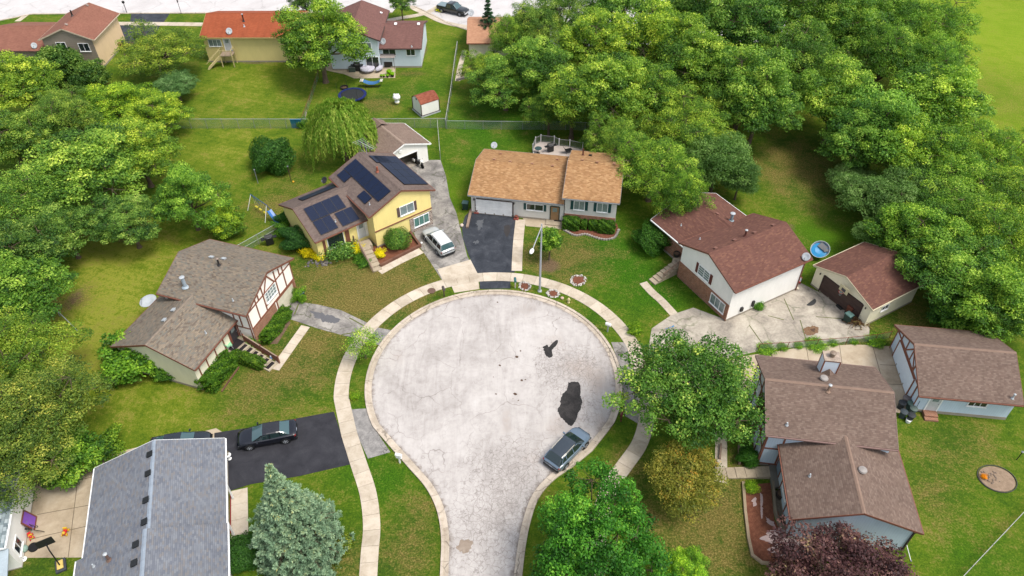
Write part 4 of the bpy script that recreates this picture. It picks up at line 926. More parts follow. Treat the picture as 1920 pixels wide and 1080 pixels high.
h = House("maroon_roofed_house", "pale blue and white house with maroon-brown roofs and a furnished back patio, top centre", "house", (-17.4, 113.4), -.5)
b = h.block((-17.4, 113.4), -.5, 7.6, 10.2, 3.35, 5.1, R_mar, S_bluew, trim=M_trimdk); H3 = b
a = h.block((-23.9, 113.2), 89.5, 11.2, 8.4, 4.95, 6.6, R_mar, S_bluew, trim=M_trimdk); H3L = a
h.window(b, 'F', -1.3, 2.55, 1.9, 1.0, 1, 0); h.window(b, 'F', 2.0, 2.55, 1.25, 1.0, 1, 0)
h.window(a, 'L', 2.0, 3.9, 1.4, 1.1, 1, 0, gm=M_glassc); h.window(a, 'L', 2.6, 1.15, 1.9, 2.1, 1, 0)
for q in ((742, 46), (785, 46)): h.vent(b, *q, M_trimw, sz=.35)
h.vent(a, 715, 25, M_trimw, sz=.3); h.dish(b, 719, 80, .5, (-.3, -.8, .5), h=.2); h.stack(b, 772, 88, .25, .07, M_metal)
p0 = W(875, 81, 2.8); p1 = W(877, 35, 4.6); h = House("salmon_roofed_house", "house with a salmon-tan roof half hidden by the small dark conifer, top centre", "house", (p0.x + 6.5, p1.y), 0)
b = h.block((p0.x + 6.5, p1.y), 0, 13, 2 * (p1.y - p0.y), 2.8, 4.6, shingle("salmon_shingles", [(196, 146, 116), (210, 160, 128), (202, 152, 120)], blotch=.1, contrast=.4), S_cream)
h.dish(b, 884, 31, .55, (-.2, -.7, .6), h=.6)
# ================================================================== TREES AND PLANTS
M_bark = plain("bark", (120, 104, 88), .95, .1, var=.3); M_barkp = plain("pale_bark", (168, 156, 140), .95, .1, var=.3)
LB = 1.75
def leaf_mat(name, stops, trans=.35, tint=True, rough=.55, lb=None):
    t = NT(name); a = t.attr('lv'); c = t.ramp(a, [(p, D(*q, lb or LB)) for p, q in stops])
    if tint:
        oi = t.n("ShaderNodeObjectInfo"); c = t.mix(1.0, c, oi.outputs['Color'], 'MULTIPLY')
    t.fin(c, rough, .25)
    tr = t.n("ShaderNodeBsdfTranslucent"); mx = t.n("ShaderNodeMixShader"); mx.inputs[0].default_value = trans * 1.15
    c2 = t.mix(1.0, c, (1.12, 1.28, .7, 1), 'MULTIPLY'); t.l(c2, tr.inputs[0]); t.l(t.p.outputs[0], mx.inputs[1]); t.l(tr.outputs[0], mx.inputs[2]); t.l(mx.outputs[0], t.out.inputs[0])
    return t.m
L_green = leaf_mat("green_leaves", [(0, (34, 62, 28)), (.35, (80, 116, 46)), (.7, (132, 160, 64)), (1, (196, 206, 98))])
L_dark = leaf_mat("dark_leaves", [(0, (34, 66, 26)), (.5, (58, 98, 38)), (1, (92, 132, 52))])
L_olive = leaf_mat("silvery_leaves", [(0, (72, 100, 50)), (.5, (106, 136, 72)), (1, (158, 178, 112))], lb=1.6)
L_gold = leaf_mat("gold_tinged_leaves", [(0, (74, 92, 36)), (.45, (124, 126, 48)), (.85, (158, 148, 62)), (1, (190, 142, 56))])
L_purple = leaf_mat("purple_leaves", [(0, (46, 30, 32)), (.5, (84, 54, 54)), (.85, (122, 88, 78)), (1, (156, 138, 96))], .2, lb=1.7)
L_spruce = leaf_mat("blue_green_needles", [(0, (74, 100, 78)), (.5, (118, 146, 116)), (.85, (160, 180, 142)), (1, (206, 196, 118))], .1, lb=1.7)
L_yellow = leaf_mat("yellow_leaves", [(0, (150, 170, 20)), (.4, (226, 206, 20)), (1, (250, 226, 30))], .3)

def mesh_cards(name, C, N, S, asp, lv, mat, rng, up=None):
    """many small leaf-shaped faces"""
    n = len(C); R = rng.normal(size=(n, 3)); T = np.cross(N, R); T /= np.linalg.norm(T, axis=1)[:, None] + 1e-9
    if up is not None: T = up / (np.linalg.norm(up, axis=1)[:, None] + 1e-9)
    B = np.cross(N, T); B /= np.linalg.norm(B, axis=1)[:, None] + 1e-9
    S = S[:, None]; bend = N * S * rng.uniform(-.25, .35, (n, 1))
    v = np.stack([C - T * S, C + B * S * asp + bend, C + T * S, C - B * S * asp + bend], 1).reshape(-1, 3)
    me = bpy.data.meshes.new(name); me.vertices.add(4 * n); me.vertices.foreach_set("co", v.ravel().astype(np.float32))
    me.loops.add(4 * n); me.loops.foreach_set("vertex_index", np.arange(4 * n, dtype=np.int32)); me.polygons.add(n)
    me.polygons.foreach_set("loop_start", np.arange(0, 4 * n, 4, dtype=np.int32)); me.update()
    at = me.attributes.new("lv", 'FLOAT', 'FACE'); at.data.foreach_set("value", np.clip(lv, 0, 1).astype(np.float32)); me.materials.append(mat)
    return me
def fib(n, rng): 
    i = np.arange(n) + .5; ph = np.arccos(1 - 2 * i / n); th = pi * (1 + 5 ** .5) * i + rng.uniform(0, 6)
    return np.stack([np.cos(th) * np.sin(ph), np.sin(th) * np.sin(ph), np.cos(ph)], 1)

def broad(seed, R=5., H=11., nl=11, nc=13, leaves=120, size=.2, mat=None, flat=.8, clump=.23, spread=.62, low=-.45, asp=.6, wob=.35, base=.0, bark=None, droop=0, lobe=(.27, .42)):
    """a tree crown: main lobes, clumps on each lobe, small leaf faces on each clump; trunk with limbs to the lobes"""
    rng = np.random.default_rng(seed); cz = H - R * flat; d = fib(nl * 2, rng); d = d[d[:, 2] > low][:nl + 4]
    lobes = []; 
    for q in d:
        f = spread * (1 + wob * rng.uniform(-1, 1)); lobes.append((np.array([q[0] * R * f, q[1] * R * f, cz + q[2] * R * flat * f]), R * rng.uniform(*lobe)))
    lobes.append((np.array([0, 0, cz + R * flat * .25]), R * .5))
    Cs, Ns, Ss, Ls, cl = [], [], [], [], []
    for lc, lr in lobes:
        lsh = rng.uniform(-.12, .12)
        dd = fib(int(nc * 1.6), rng); dd = dd[rng.permutation(len(dd))][:nc + 2]; out = lc - np.array([0, 0, cz]); out /= np.linalg.norm(out) + 1e-9
        for q in dd:
            if q @ out < -.55 and q[2] < .2: continue
            cc = lc + q * lr * rng.uniform(.7, 1.1) * np.array([1, 1, .85]); cr = R * clump * rng.uniform(.65, 1.15); cl.append((lc, cc)); shade = rng.uniform(-.3, .3) + lsh
            k = int(leaves * (cr / (R * clump)) ** 2 * rng.uniform(.8, 1.1)); g = rng.normal(size=(k, 3)); g /= np.linalg.norm(g, axis=1)[:, None]
            g[:, 2] = np.where(g[:, 2] < -.3, -g[:, 2] * .5, g[:, 2]); rr = cr * rng.uniform(.55, 1.12, (k, 1))
            P = cc + g * rr * np.array([1.1, 1.1, .75]); 
            if droop: P[:, 2] -= droop * (np.hypot(g[:, 0], g[:, 1]) ** 2) * cr
            N = g * .8 + rng.normal(size=(k, 3)) * .55 + np.array([0, 0, .5]); N /= np.linalg.norm(N, axis=1)[:, None]
            Cs.append(P); Ns.append(N); Ss.append(size * rng.uniform(.6, 1.25, k)); Ls.append(np.clip(.42 + shade + rng.normal(0, .13, k) + .14 * g[:, 2], 0, 1))  # clump tone and paler tops put lit tips and dark gaps into leaf colour
    C = np.concatenate(Cs); N = np.concatenate(Ns); S = np.concatenate(Ss); lv = np.concatenate(Ls)
    keep = C[:, 2] > base + .05; C, N, S, lv = C[keep], N[keep], S[keep], lv[keep]
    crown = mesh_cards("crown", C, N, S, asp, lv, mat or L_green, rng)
    tb = MB(); tr = .028 * H * (R / 5) ** .3; fork = H * .28
    tb.lathe([(tr * 1.7, -.1), (tr * 1.15, .35), (tr, 1.0)], (0, 0, 0), 8); tb.tube([(0, 0, .9), (.1, .05, fork), (.0, .1, cz)], [tr, tr * .85, tr * .35], 8)
    for lc, lr in lobes[:-1]:
        s = Vector((.05, .05, fork + (cz - fork) * rng.uniform(0, .55))); e = Vector(lc); mid = s.lerp(e, .5) + Vector((0, 0, -.1 * R * rng.uniform(0, 1)))
        tb.tube([s, mid, e], [tr * .5, tr * .32, tr * .14], 5, False)
    for lc, cc in cl[::2]: tb.tube([Vector(lc), Vector(lc).lerp(Vector(cc), .6) + Vector((0, 0, -.1)), Vector(cc)], [tr * .14, tr * .09, .015], 4, False)
    to = tb.build("trunk", bark or M_bark); tm = to.data; bpy.data.objects.remove(to)
    return crown, tm, R, H

def conifer(seed, R=3.6, H=11., rows=17, mat=None, size=.19, per=17, tuft=34):
    rng = np.random.default_rng(seed); Cs, Ns, Ss, Ls, Us = [], [], [], [], []; tb = MB()
    for i in range(rows):
        f = i / (rows - 1); z = .5 + (H - .7) * f; rad = R * (1 - f) ** 1.15 * (1 + .09 * rng.normal()) + .12; nb = max(4, int(per * (1 - f * .72)))
        for b in range(nb):
            a = 2 * pi * (b + rng.uniform(-.3, .3)) / nb + i * .7; L = rad * rng.uniform(.75, 1.15); dr = np.array([cos(a), sin(a), 0]); tip = dr * L + np.array([0, 0, z - .18 * L + rng.uniform(-.1, .1)])
            tb.tube([(0, 0, z), tuple(tip * .97)], [.05 * (1 - f) + .02, .012], 3, False)
            m = max(2, int(L / .30))
            for j in range(m):
                t = (j + 1) / m; 
                if t < .35: continue
                side = np.array([-sin(a), cos(a), 0]); wd = .34 * L * (1 - t * .55)
                for sgn in (rng.uniform(-1, 1), rng.uniform(-1, 1)):
                    c = dr * L * t + side * sgn * wd + np.array([0, 0, z - .18 * L * t + rng.uniform(-.05, .12)]); k = tuft; g = rng.normal(size=(k, 3)); g /= np.linalg.norm(g, axis=1)[:, None]
                    dirn = dr * .7 + side * sgn * .5 + np.array([0, 0, .1]); P = c + g * np.array([.17, .17, .13]) * rng.uniform(.5, 1.2, (k, 1)); sh = rng.uniform(-.15, .15)
                    Cs.append(P); U = g * .9 + dirn; Us.append(U); N = rng.normal(size=(k, 3)) + np.array([0, 0, .7]); N /= np.linalg.norm(N, axis=1)[:, None]; Ns.append(N)
                    Ss.append(size * rng.uniform(.4, .8, k)); Ls.append(np.clip(.38 + sh + .3 * (t - .5) + rng.normal(0, .12, k) + .22 * f * rng.random(), 0, 1))
    C = np.concatenate(Cs); crown = mesh_cards("crown", C, np.concatenate(Ns), np.concatenate(Ss), .32, np.concatenate(Ls), mat or L_spruce, rng, up=np.concatenate(Us))
    tb.tube([(0, 0, -.1), (0, 0, H)], [.2, .03], 8); to = tb.build("trunk", M_bark); tm = to.data; bpy.data.objects.remove(to)
    return crown, tm, R, H

def bushy(seed, R=1.5, H=1.6, n=2600, size=.09, mat=None, lump=.16, box=None, asp=.6, scatter=.12):
    """a clipped or rounded shrub; box=(lx, ly, h) makes a hedge"""
    rng = np.random.default_rng(seed); g = rng.normal(size=(n, 3)); g /= np.linalg.norm(g, axis=1)[:, None]; k = rng.uniform(1.5, 5, (8, 3)); ph = rng.uniform(0, 6, 8)
    if box:
        p = rng.uniform(-1, 1, (n, 3)); ax = rng.choice(3, n, p=[.22, .28, .5]); sg = np.sign(p[np.arange(n), ax] + 1e-9); p[np.arange(n), ax] = sg * rng.uniform(.86, 1.04, n)
        hit = (ax == 2) & (sg < 0); p[hit, 2] = rng.uniform(-1, 1, hit.sum()); p[hit, 1] = np.sign(p[hit, 1]) * 1.0
        q = p / (np.linalg.norm(p, ord=6, axis=1)[:, None] + 1e-9) * np.abs(p).max(1)[:, None]; wob = 1 + .05 * np.sin(q @ k[:3].T * 2 + ph[:3]).sum(1)[:, None]
        C = q * np.array([box[0] / 2, box[1] / 2, box[2] / 2]) * wob + np.array([0, 0, box[2] / 2]); N0 = np.zeros((n, 3)); N0[np.arange(n), ax] = sg; H = box[2]
    else:
        wob = 1 + lump * np.sin(g @ k.T + ph).sum(1)[:, None] / 3; rr = rng.uniform(1 - scatter * 2, 1 + scatter * .5, (n, 1)) * wob
        C = g * rr * np.array([R, R, H / 2]) + np.array([0, 0, H * .5]); N0 = g
    N = N0 * .9 + rng.normal(size=(n, 3)) * .55 + np.array([0, 0, .3]); N /= np.linalg.norm(N, axis=1)[:, None]
    C[:, 2] = np.maximum(C[:, 2], .03); lv = np.clip(.45 + rng.normal(0, .17, n) + .12 * np.sin(C @ k[:2].T * 1.5).sum(1) * .6, 0, 1)
    crown = mesh_cards("foliage", C, N, size * rng.uniform(.6, 1.3, n), asp, lv, mat or L_green, rng)
    tb = MB()
    for i in range(5): a = i * 1.26 + seed; tb.tube([(0, 0, -.05), (R * .3 * cos(a), R * .3 * sin(a), H * .35), (R * .6 * cos(a), R * .6 * sin(a), H * .7)], [.04, .03, .01], 5, False)
    to = tb.build("stem", M_bark); tm = to.data; bpy.data.objects.remove(to)
    return crown, tm, R, H

def willow(seed, R=4.2, H=8.5):
    rng = np.random.default_rng(seed); Cs, Ns, Us, Ls = [], [], [], []
    for s in range(900):
        a = rng.uniform(0, 2 * pi); r0 = R * np.sqrt(rng.uniform(.02, .8)) * (1 + .15 * np.sin(3 * a)); z0 = H * (1 - .38 * (r0 / R) ** 2) + rng.uniform(-.5, .5); L = rng.uniform(.8, 4.0) * (r0 / R + .3); L = min(L, z0 - .4)
        k = int(L / .085) + 4; t = np.linspace(0, 1, k); out = .9 * (1 - np.exp(-3 * t)); P = np.stack([np.cos(a) * (r0 + out), np.sin(a) * (r0 + out), z0 + .4 * np.sin(t * 2) - L * t ** 1.2], 1) + rng.normal(0, .07, (k, 3))
        Cs.append(P); Us.append(np.tile([np.cos(a) * .15, np.sin(a) * .15, -1.], (k, 1)) + rng.normal(0, .25, (k, 3))); N = np.tile([np.cos(a), np.sin(a), .5], (k, 1)) + rng.normal(0, .4, (k, 3)); Ns.append(N / np.linalg.norm(N, axis=1)[:, None]); Ls.append(np.full(k, rng.uniform(.2, .8)) + rng.normal(0, .1, k))
    C = np.concatenate(Cs); crown = mesh_cards("crown", C, np.concatenate(Ns), rng.uniform(.12, .24, len(C)), .3, np.concatenate(Ls), leaf_mat("willow_leaves", [(0, (78, 118, 34)), (.5, (118, 150, 50)), (1, (180, 186, 90))], .3), rng, up=np.concatenate(Us))
    tb = MB(); tb.tube([(0, 0, -.1), (.2, .1, 2.5), (0, 0, H * .8)], [.38, .3, .08], 8)
    for i in range(9): a = i * .7; tb.tube([(.1, 0, 2 + i * .3), (R * .4 * cos(a), R * .4 * sin(a), H * .72), (R * .75 * cos(a), R * .75 * sin(a), H * .68)], [.14, .08, .02], 5, False)
    to = tb.build("trunk", M_bark); tm = to.data; bpy.data.objects.remove(to); return crown, tm, R, H

T = {}
for i in range(4): T['b%d' % i] = broad(11 + i, size=.135, leaves=210, nl=12 - i % 2, nc=12, clump=.19, spread=.72, wob=.42, flat=(.8, 1.0, .9, .75)[i])
for i in range(3): T['f%d' % i] = broad(31 + i, R=5, H=11, size=.12, asp=.42, leaves=190, nl=17, nc=11, clump=.17, spread=.76, wob=.45, flat=(.9, 1.05, .8)[i], droop=.35)
T['o0'] = broad(51, R=4.2, H=7.5, mat=L_olive, size=.14, asp=.4, leaves=170, nl=15, nc=12, clump=.2, wob=.55, low=-.7)
T['o1'] = broad(52, R=4.2, H=7.5, mat=L_olive, size=.14, asp=.4, leaves=170, nl=15, nc=12, clump=.2, wob=.55, low=-.7)
T['s0'] = broad(61, R=2.6, H=3.8, size=.13, leaves=140, nl=9, nc=10, low=-.8, flat=.75, clump=.26); T['s1'] = broad(62, R=2.6, H=3.8, size=.13, leaves=140, nl=9, nc=10, low=-.8, flat=.75, clump=.26)
T['maple'] = broad(71, R=6.1, H=11.5, size=.14, leaves=135, nl=19, nc=15, clump=.145, spread=.74, wob=.3, flat=.72, asp=.65, mat=leaf_mat("maple_leaves", [(0, (34, 68, 22)), (.45, (76, 118, 40)), (.8, (120, 156, 62)), (1, (196, 206, 96))]))
T['near'] = broad(83, R=5.2, H=10.5, size=.13, leaves=230, nl=13, nc=13, clump=.16, wob=.45, spread=.82, flat=.85, mat=leaf_mat("glossy_leaves", [(0, (22, 62, 16)), (.45, (60, 116, 32)), (.8, (100, 158, 48)), (1, (150, 196, 66))], lb=1.75))
T['gold'] = broad(91, R=3.2, H=5, size=.10, asp=.5, leaves=110, nl=13, nc=11, clump=.19, wob=.4, spread=.68, flat=.6, mat=L_gold, low=-.6)
T['purple'] = broad(95, R=5.4, H=7.5, size=.13, leaves=150, nl=16, nc=15, clump=.15, spread=.72, wob=.3, flat=.8, mat=L_purple)
T['sap'] = broad(97, R=1.35, H=4.6, size=.1, leaves=90, nl=9, nc=7, clump=.3, flat=1.35)
T['thin'] = broad(99, R=1.9, H=4.2, size=.09, leaves=34, nl=9, nc=8, clump=.26, flat=.8, asp=.45)
T['spruce'] = conifer(5, R=4.0, H=11.2, rows=26, per=24)
T['fir'] = conifer(6, R=1.7, H=7.5, rows=13, per=10, mat=leaf_mat("dark_needles", [(0, (30, 62, 42)), (1, (68, 104, 66))], .1), tuft=26)
T['willow'] = willow(7)
T['round'] = bushy(1, R=1.5, H=2.3, n=9000, size=.07); T['round2'] = bushy(2, R=1.5, H=2.0, n=7000, size=.09, lump=.3, scatter=.25)
T['low'] = bushy(3, R=1.3, H=1.1, n=4500, size=.08, lump=.35, scatter=.3); T['yel'] = bushy(4, R=.75, H=.9, n=1500, size=.075, mat=L_yellow, lump=.4, scatter=.3)
T['dk'] = bushy(5, R=2.2, H=3.2, n=15000, size=.09, mat=L_dark, lump=.2)

def plant(kind, px, py, r, zc, name, label, cat, tint=(1, 1, 1), group=None, h=None, rz=None, ground=False, sub=("crown", "trunk")):
    """kind of crown centred on the photograph's pixel at height zc (or standing on it), r = crown radius in metres"""
    crown, tm, R, H = T[kind]; s = r / R; sz = (h / H) if h else s
    p = W(px, py, 0 if ground else zc)
    if kind[0] in 'bf' and kind[1:].isdigit():
        q_ = ((px * 7 + py * 13) % 17) / 16 - .5; tint = (tint[0] * (1.04 + .26 * q_), tint[1] * (1.02 + .10 * q_), tint[2] * (1 - .2 * q_))
    o = thing(name, label, cat, (p.x, p.y, 0), (px * 12.9898 + py * 78.233) % 6.28 if rz is None else rz, group); o.scale = (s, s, sz)
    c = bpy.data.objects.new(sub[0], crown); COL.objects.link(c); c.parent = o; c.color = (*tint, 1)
    q = bpy.data.objects.new(sub[1], tm); COL.objects.link(q); q.parent = o
    return o
# tints
YG = (1.25, 1.25, .6); BR = (1.2, 1.15, .8); MD = (.88, .93, .95); DK = (.6, .68, .7); DD = (.55, .66, .66); BL = (.82, .92, 1.0); BN = (1.08, .88, .8)
GL, GR, GB = "trees and tall shrubs along the left edge", "trees of the grove at the upper right", "trees behind the right hand gardens"
def tr(kind, px, py, r, h, tint, label, group=None, name="broadleaf_tree", cat="tree", zf=.62):
    return plant(kind, px, py, r, h * zf, name, label, cat, tint, group, h)
# left edge, back to front
tr('b0', 40, 165, 4.6, 9, BR, "fresh green tree at the left edge just below the low rust-brown roof", GL)
tr('s0', 108, 118, 3.4, 5, DK, "dark green thicket under the taupe gable with two windows", GL, "large_shrub", "shrub")
tr('s1', 168, 140, 2.6, 4.2, DK, "dark shrub right of the thicket below the taupe gable", GL, "large_shrub", "shrub")
tr('f0', 300, 92, 5.6, 7.2, (.95, .9, .72), "big olive green rounded tree left of the pale yellow house", GL)
tr('o0', 330, 160, 3.0, 4, (.8, .95, 1.0), "blue-green shrub below the big olive green tree", GL, "large_shrub", "shrub")
tr('b1', 215, 195, 4.4, 6.0, YG, "bright yellow-green tree top left of centre beside the chain link fence", GL)
tr('b2', 290, 215, 3.7, 5.5, (1.15, 1.15, .7), "yellow-green tree ending at the left end of the chain link fence", GL)
tr('f1', 120, 215, 4.0, 7, MD, "mid green tree between the fresh green and the yellow-green ones", GL)
tr('b3', 20, 265, 4.6, 8, MD, "mid green tree cut by the left edge above the big pale-leaved one", GL)
tr('b0', 150, 325, 6.0, 9.5, (1.2, 1.18, .95), "biggest pale green tree of the left edge, left of the swing set", GL)
tr('b2', 260, 290, 4.2, 7.5, (1.1, 1.1, .8), "light green tree right behind the biggest pale green one", GL)
tr('f2', 60, 380, 5.0, 8.5, (1.05, 1.1, .85), "green tree at the left edge beside the biggest pale green one", GL)
tr('b3', 240, 415, 3.4, 6, MD, "mid green tree in front of the biggest pale green one", GL)
tr('b1', 348, 365, 3.4, 8.0, (.98, 1.12, .8), "upright green tree left of the swing set", GL)
tr('s1', 424, 413, 2.0, 2.8, (1.35, 1.25, .6), "small bright yellow-green bush below the swing set", None, "shrub", "shrub")
tr('b2', 120, 430, 3.3, 6.5, MD, "green tree between the lower left lawn and the biggest pale green tree", GL)
tr('b3', 30, 480, 4.5, 8, DK, "dark green tree at the left edge behind the old board fence", GL)
tr('b0', 25, 565, 4.6, 8, (.82, .95, .7), "deep green tree at the left edge level with the half timbered house's roof", GL)
tr('f1', 15, 665, 4.3, 8, (.9, .92, .66), "olive green tree at the left edge, above the brown tinged one", GL)
tr('f0', 55, 775, 4.9, 8.5, BN, "wide brown tinged feathery tree at the lower left edge", GL)
tr('f2', 20, 850, 4.0, 7, BN, "brown tinged tree overhanging the corner house's roof", GL)
tr('s0', 125, 855, 2.3, 3.4, (.85, 1.0, .6), "dense green shrub at the edge of the patio lower left", None, "shrub", "shrub")
plant('round2', 190, 838, 1.6, .8, "flowering_shrub", "shrub with cream flowers where the lawn meets the lower left patio", "shrub", (1.1, 1.1, .6), None, 1.6, sub=("foliage", "stem"))
# centre top
tr('b1', 594, 64, 5.6, 11.5, (1.1, 1.12, .75), "large bright green tree with forked trunk behind the trampoline", None, zf=.66)
tr('willow', 640, 250, 4.2, 8.0, (1, 1, 1), "weeping yellow-green willow behind the yellow solar house", None, "willow_tree", zf=.5)
plant('dk', 511, 296, 2.6, 1.6, "round_tree", "round dark green tree alone in the garden behind the swing set", "tree", (.95, 1, .8), None, 4.0)
plant('fir', 917, 92, 2.3, 0, "conifer_tree", "small dark conifer in front of the salmon-tan roof", "tree", (1, 1, 1), None, 8.0, ground=True)
tr('b3', 752, 6, 2.0, 5, MD, "small street tree on the verge of the far road, cut by the top edge", None)
tr('b2', 572, 2, 2.4, 7, DK, "dark tree on the far road cut by the top edge above the big forked tree", None)
plant('low', 566, 232, .8, .5, "small_bush", "small dark green bush beside the blue board on the chain link fence", "bush", (.75, .95, .7), None, 1.3, sub=("foliage", "stem"))
# grove at the upper right
for a in (
 ('f0', 908, 128, 3.1, 6, (1.1, 1.1, .8), "light green tree nearest the garden path at the grove's left end"),
 ('f1', 958, 72, 3.3, 8, (1.0, 1.05, .8), "tree right of the small dark conifer, lighter than its neighbours"),
 ('b1', 948, 150, 4.0, 7.5, (1.0, 1.05, .8), "green tree over the shaded lawn's left part"),
 ('f2', 995, 55, 4.4, 9, MD, "mid green feathery tree at the top edge, first of the grove's back row"),
 ('b0', 1012, 125, 4.6, 9.5, (.95, 1.02, .8), "green tree in the second row over the shaded lawn"),
 ('f1', 1055, 25, 4.6, 10, MD, "mid green feathery tree at the top edge, second of the back row"),
 ('b3', 1075, 190, 4.4, 9, (.98, 1.05, .85), "tree in front row of the grove right above the grey deck"),
 ('b2', 1110, 90, 5.0, 11, (1.1, 1.12, .85), "tall light topped tree in the middle of the grove's left half"),
 ('b0', 1140, 170, 5.0, 11, (1.08, 1.1, .8), "full rounded tree above and right of the grey deck"),
 ('b1', 1165, 20, 5.4, 12, (1.12, 1.15, .9), "tall pale green tree at the top edge left of the darker half"),
 ('b2', 1235, 75, 5.2, 12, (1.15, 1.16, .85), "tall pale green tree where the grove turns darker"),
 ('f0', 1150, 260, 3.2, 7, (.95, 1.0, .75), "drooping tree at the grove's lower edge behind the tan roof"),
 ('f2', 1030, 210, 3.0, 6, (.88, .98, .8), "low tree at the grove's shaded front edge above the deck rail"),
 ('b3', 1200, 185, 4.6, 10, (1.0, 1.05, .8), "green tree between the full rounded one and the locust"),
 ('b1', 1300, 30, 5.4, 12, (.92, 1.0, .85), "green tree at the top edge, fifth of the back row"),
 ('b0', 1310, 130, 5.0, 11, (.95, 1.03, .85), "green tree in the middle of the grove"),
 ('b3', 1380, 55, 5.6, 13, (.74, .86, .82), "dark tall tree at the top edge near the grove's middle"),
 ('b2', 1395, 165, 5.6, 12, (.84, .95, .8), "big dark green tree above the narrow sunlit lawn"),
 ('b1', 1455, 40, 5.4, 13, (.72, .84, .8), "darkest tall tree at the top edge"),
 ('b0', 1420, 205, 4.4, 10, (.78, .92, .8), "dark green tree overhanging the narrow sunlit lawn's far end"),
 ('f1', 1530, 35, 5.6, 13, (.74, .86, .72), "dark feathery tree at the top edge, sixth of the back row"),
 ('f2', 1500, 110, 5.2, 11, (.7, .84, .74), "dark feathery tree behind the bright ones on the park side"),
 ('b3', 1590, 60, 5.4, 12, (.78, .9, .7), "deep green tree at the top edge left of the park field"),
 ('b2', 1570, 190, 5.0, 10, (.95, 1.05, .85), "leafy tree left of the bright pair near the park field"),
 ('f0', 1660, 30, 5.8, 12, (.82, .95, .62), "rounded deep green tree second from the park field at the top edge"),
 ('f1', 1745, 60, 5.6, 11, (.8, .95, .6), "rounded deep green tree at the top edge bordering the park field"),
 ('f2', 1655, 110, 5.0, 11, (.78, .92, .66), "deep green tree filling the back row left of the park field"),
 ('f0', 1750, 125, 4.6, 10, (.9, 1.02, .62), "rounded green tree between the bright one and the park's top edge trees"),
 ('b1', 1640, 235, 5.6, 10.5, (1.05, 1.15, .85), "wide leafy tree with the brightest leaf tips in the grove"),
 ('b0', 1745, 200, 5.6, 10.5, (1.15, 1.2, .8), "bright yellow-green tree jutting into the park field"),
 ('b3', 1710, 290, 4.6, 9, (1.0, 1.1, .75), "tree in front of the bright one at the park field's corner"),
 ('b2', 1602, 265, 3.6, 8, (.86, .98, .82), "shaded tree over the right side of the narrow sunlit lawn"),
): tr(*a, GR)
for a in (
 ('f0', 1225, 310, 4.3, 8.2, (1.0, 1.08, .72), "feathery green tree standing between the tan and the red-brown roofs"),
 ('f1', 1290, 240, 4.8, 8.5, (1.1, 1.12, .8), "light green feathery tree behind the one between the roofs"),
 ('o0', 1345, 300, 4.2, 7.5, (.72, .86, .6), "grey-green willowy tree above the red-brown roof"),
 ('o1', 1388, 330, 2.4, 5.5, (.72, .86, .74), "small dark willowy tree left of the narrow sunlit lawn"),
 ('f2', 1277, 372, 2.7, 8.0, (1.05, 1.12, .66), "drooping bough of green leaves over the red-brown roof's left wing"),
): tr(*a, "trees around the red-brown roofed house")
# right edge
for a in (
 ('o0', 1600, 338, 2.9, 4.0, (.92, .98, .9), "low silvery willow reaching over the sunlit lawn from the right"),
 ('o1', 1650, 370, 4.2, 6.5, (.85, .95, .75), "silvery grey-green willow right of the sunlit lawn"),
 ('o0', 1725, 345, 4.2, 7, (.7, .84, .6), "grey-green willow below the bright yellow-green tree"),
 ('o1', 1660, 430, 3.0, 4.8, (.95, 1.05, .85), "palest silvery bush tree above the cream garage's roof"),
 ('f0', 1790, 330, 4.8, 8.5, (.95, 1.08, .66), "green tree right of the grey-green willow"),
 ('f1', 1870, 300, 4.8, 8.5, (.98, 1.08, .6), "green tree at the right edge below the park field"),
 ('f2', 1900, 380, 4.8, 8.5, (.9, 1.0, .66), "green tree at the right edge, second from the park field"),
 ('b2', 1720, 440, 4.2, 7.5, (.8, .98, .66), "dark green tree overhanging the cream garage's roof"),
 ('f0', 1810, 420, 4.8, 8.5, (.8, .94, .66), "deep green tree right of the one overhanging the cream garage"),
 ('f1', 1880, 460, 4.6, 8.5, (.98, 1.06, .7), "olive green tree at the right edge level with the cream garage"),
 ('b3', 1790, 510, 4.2, 7.5, (1.0, 1.08, .78), "green tree right behind the cream garage's far corner"),
 ('b1', 1860, 545, 4.2, 7.5, (.92, 1.05, .72), "green tree above the pale blue garage at the right edge"),
 ('s0', 1800, 580, 2.4, 4, (.72, .92, .66), "dark shrub in the gap behind the pale blue garage"),
 ('b0', 1905, 590, 3.0, 6, (.85, .98, .7), "tree at the right edge touching the pale blue garage's roof"),
): tr(*a, GB)
# foreground
tr('maple', 1296, 738, 5.0, 8.6, (1, 1, 1), "large maple with open crown over the pavement right of the circle", None, "maple_tree", zf=.62)
tr('gold', 1281, 892, 2.9, 4.4, (1, 1, 1), "small tree with golden orange leaf tips below the maple", None, "golden_tree", zf=.6)
tr('near', 1112, 1024, 4.2, 8.8, (1, 1, 1), "glossy deep green tree at the bottom edge in front of the street", None, "broadleaf_tree", zf=.6)
tr('b2', 1280, 1072, 1.6, 3.4, (1.05, 1.3, .6), "light green small tree at the bottom edge beside the deep green one", None, zf=.6)
tr('purple', 1600, 1112, 4.9, 5.6, (1, 1, 1), "dark purple leaved maple in front of the pale blue gable", None, "purple_maple", zf=.6)
plant('spruce', 566, 1030, 3.75, 0, "spruce_tree", "tall blue spruce beside the grey roofed house at the bottom", "tree", (1, 1, 1), None, 11.3, ground=True)
tr('sap', 1031, 455, 1.35, 4.4, (.95, 1.05, .62), "young green street tree behind the lamp post", None, "young_tree", zf=.55)
tr('thin', 681, 648, 1.75, 3.2, (1.35, 1.35, .85), "thin yellow-green sapling leaning over the pavement left of the circle", None, "young_tree", zf=.55)
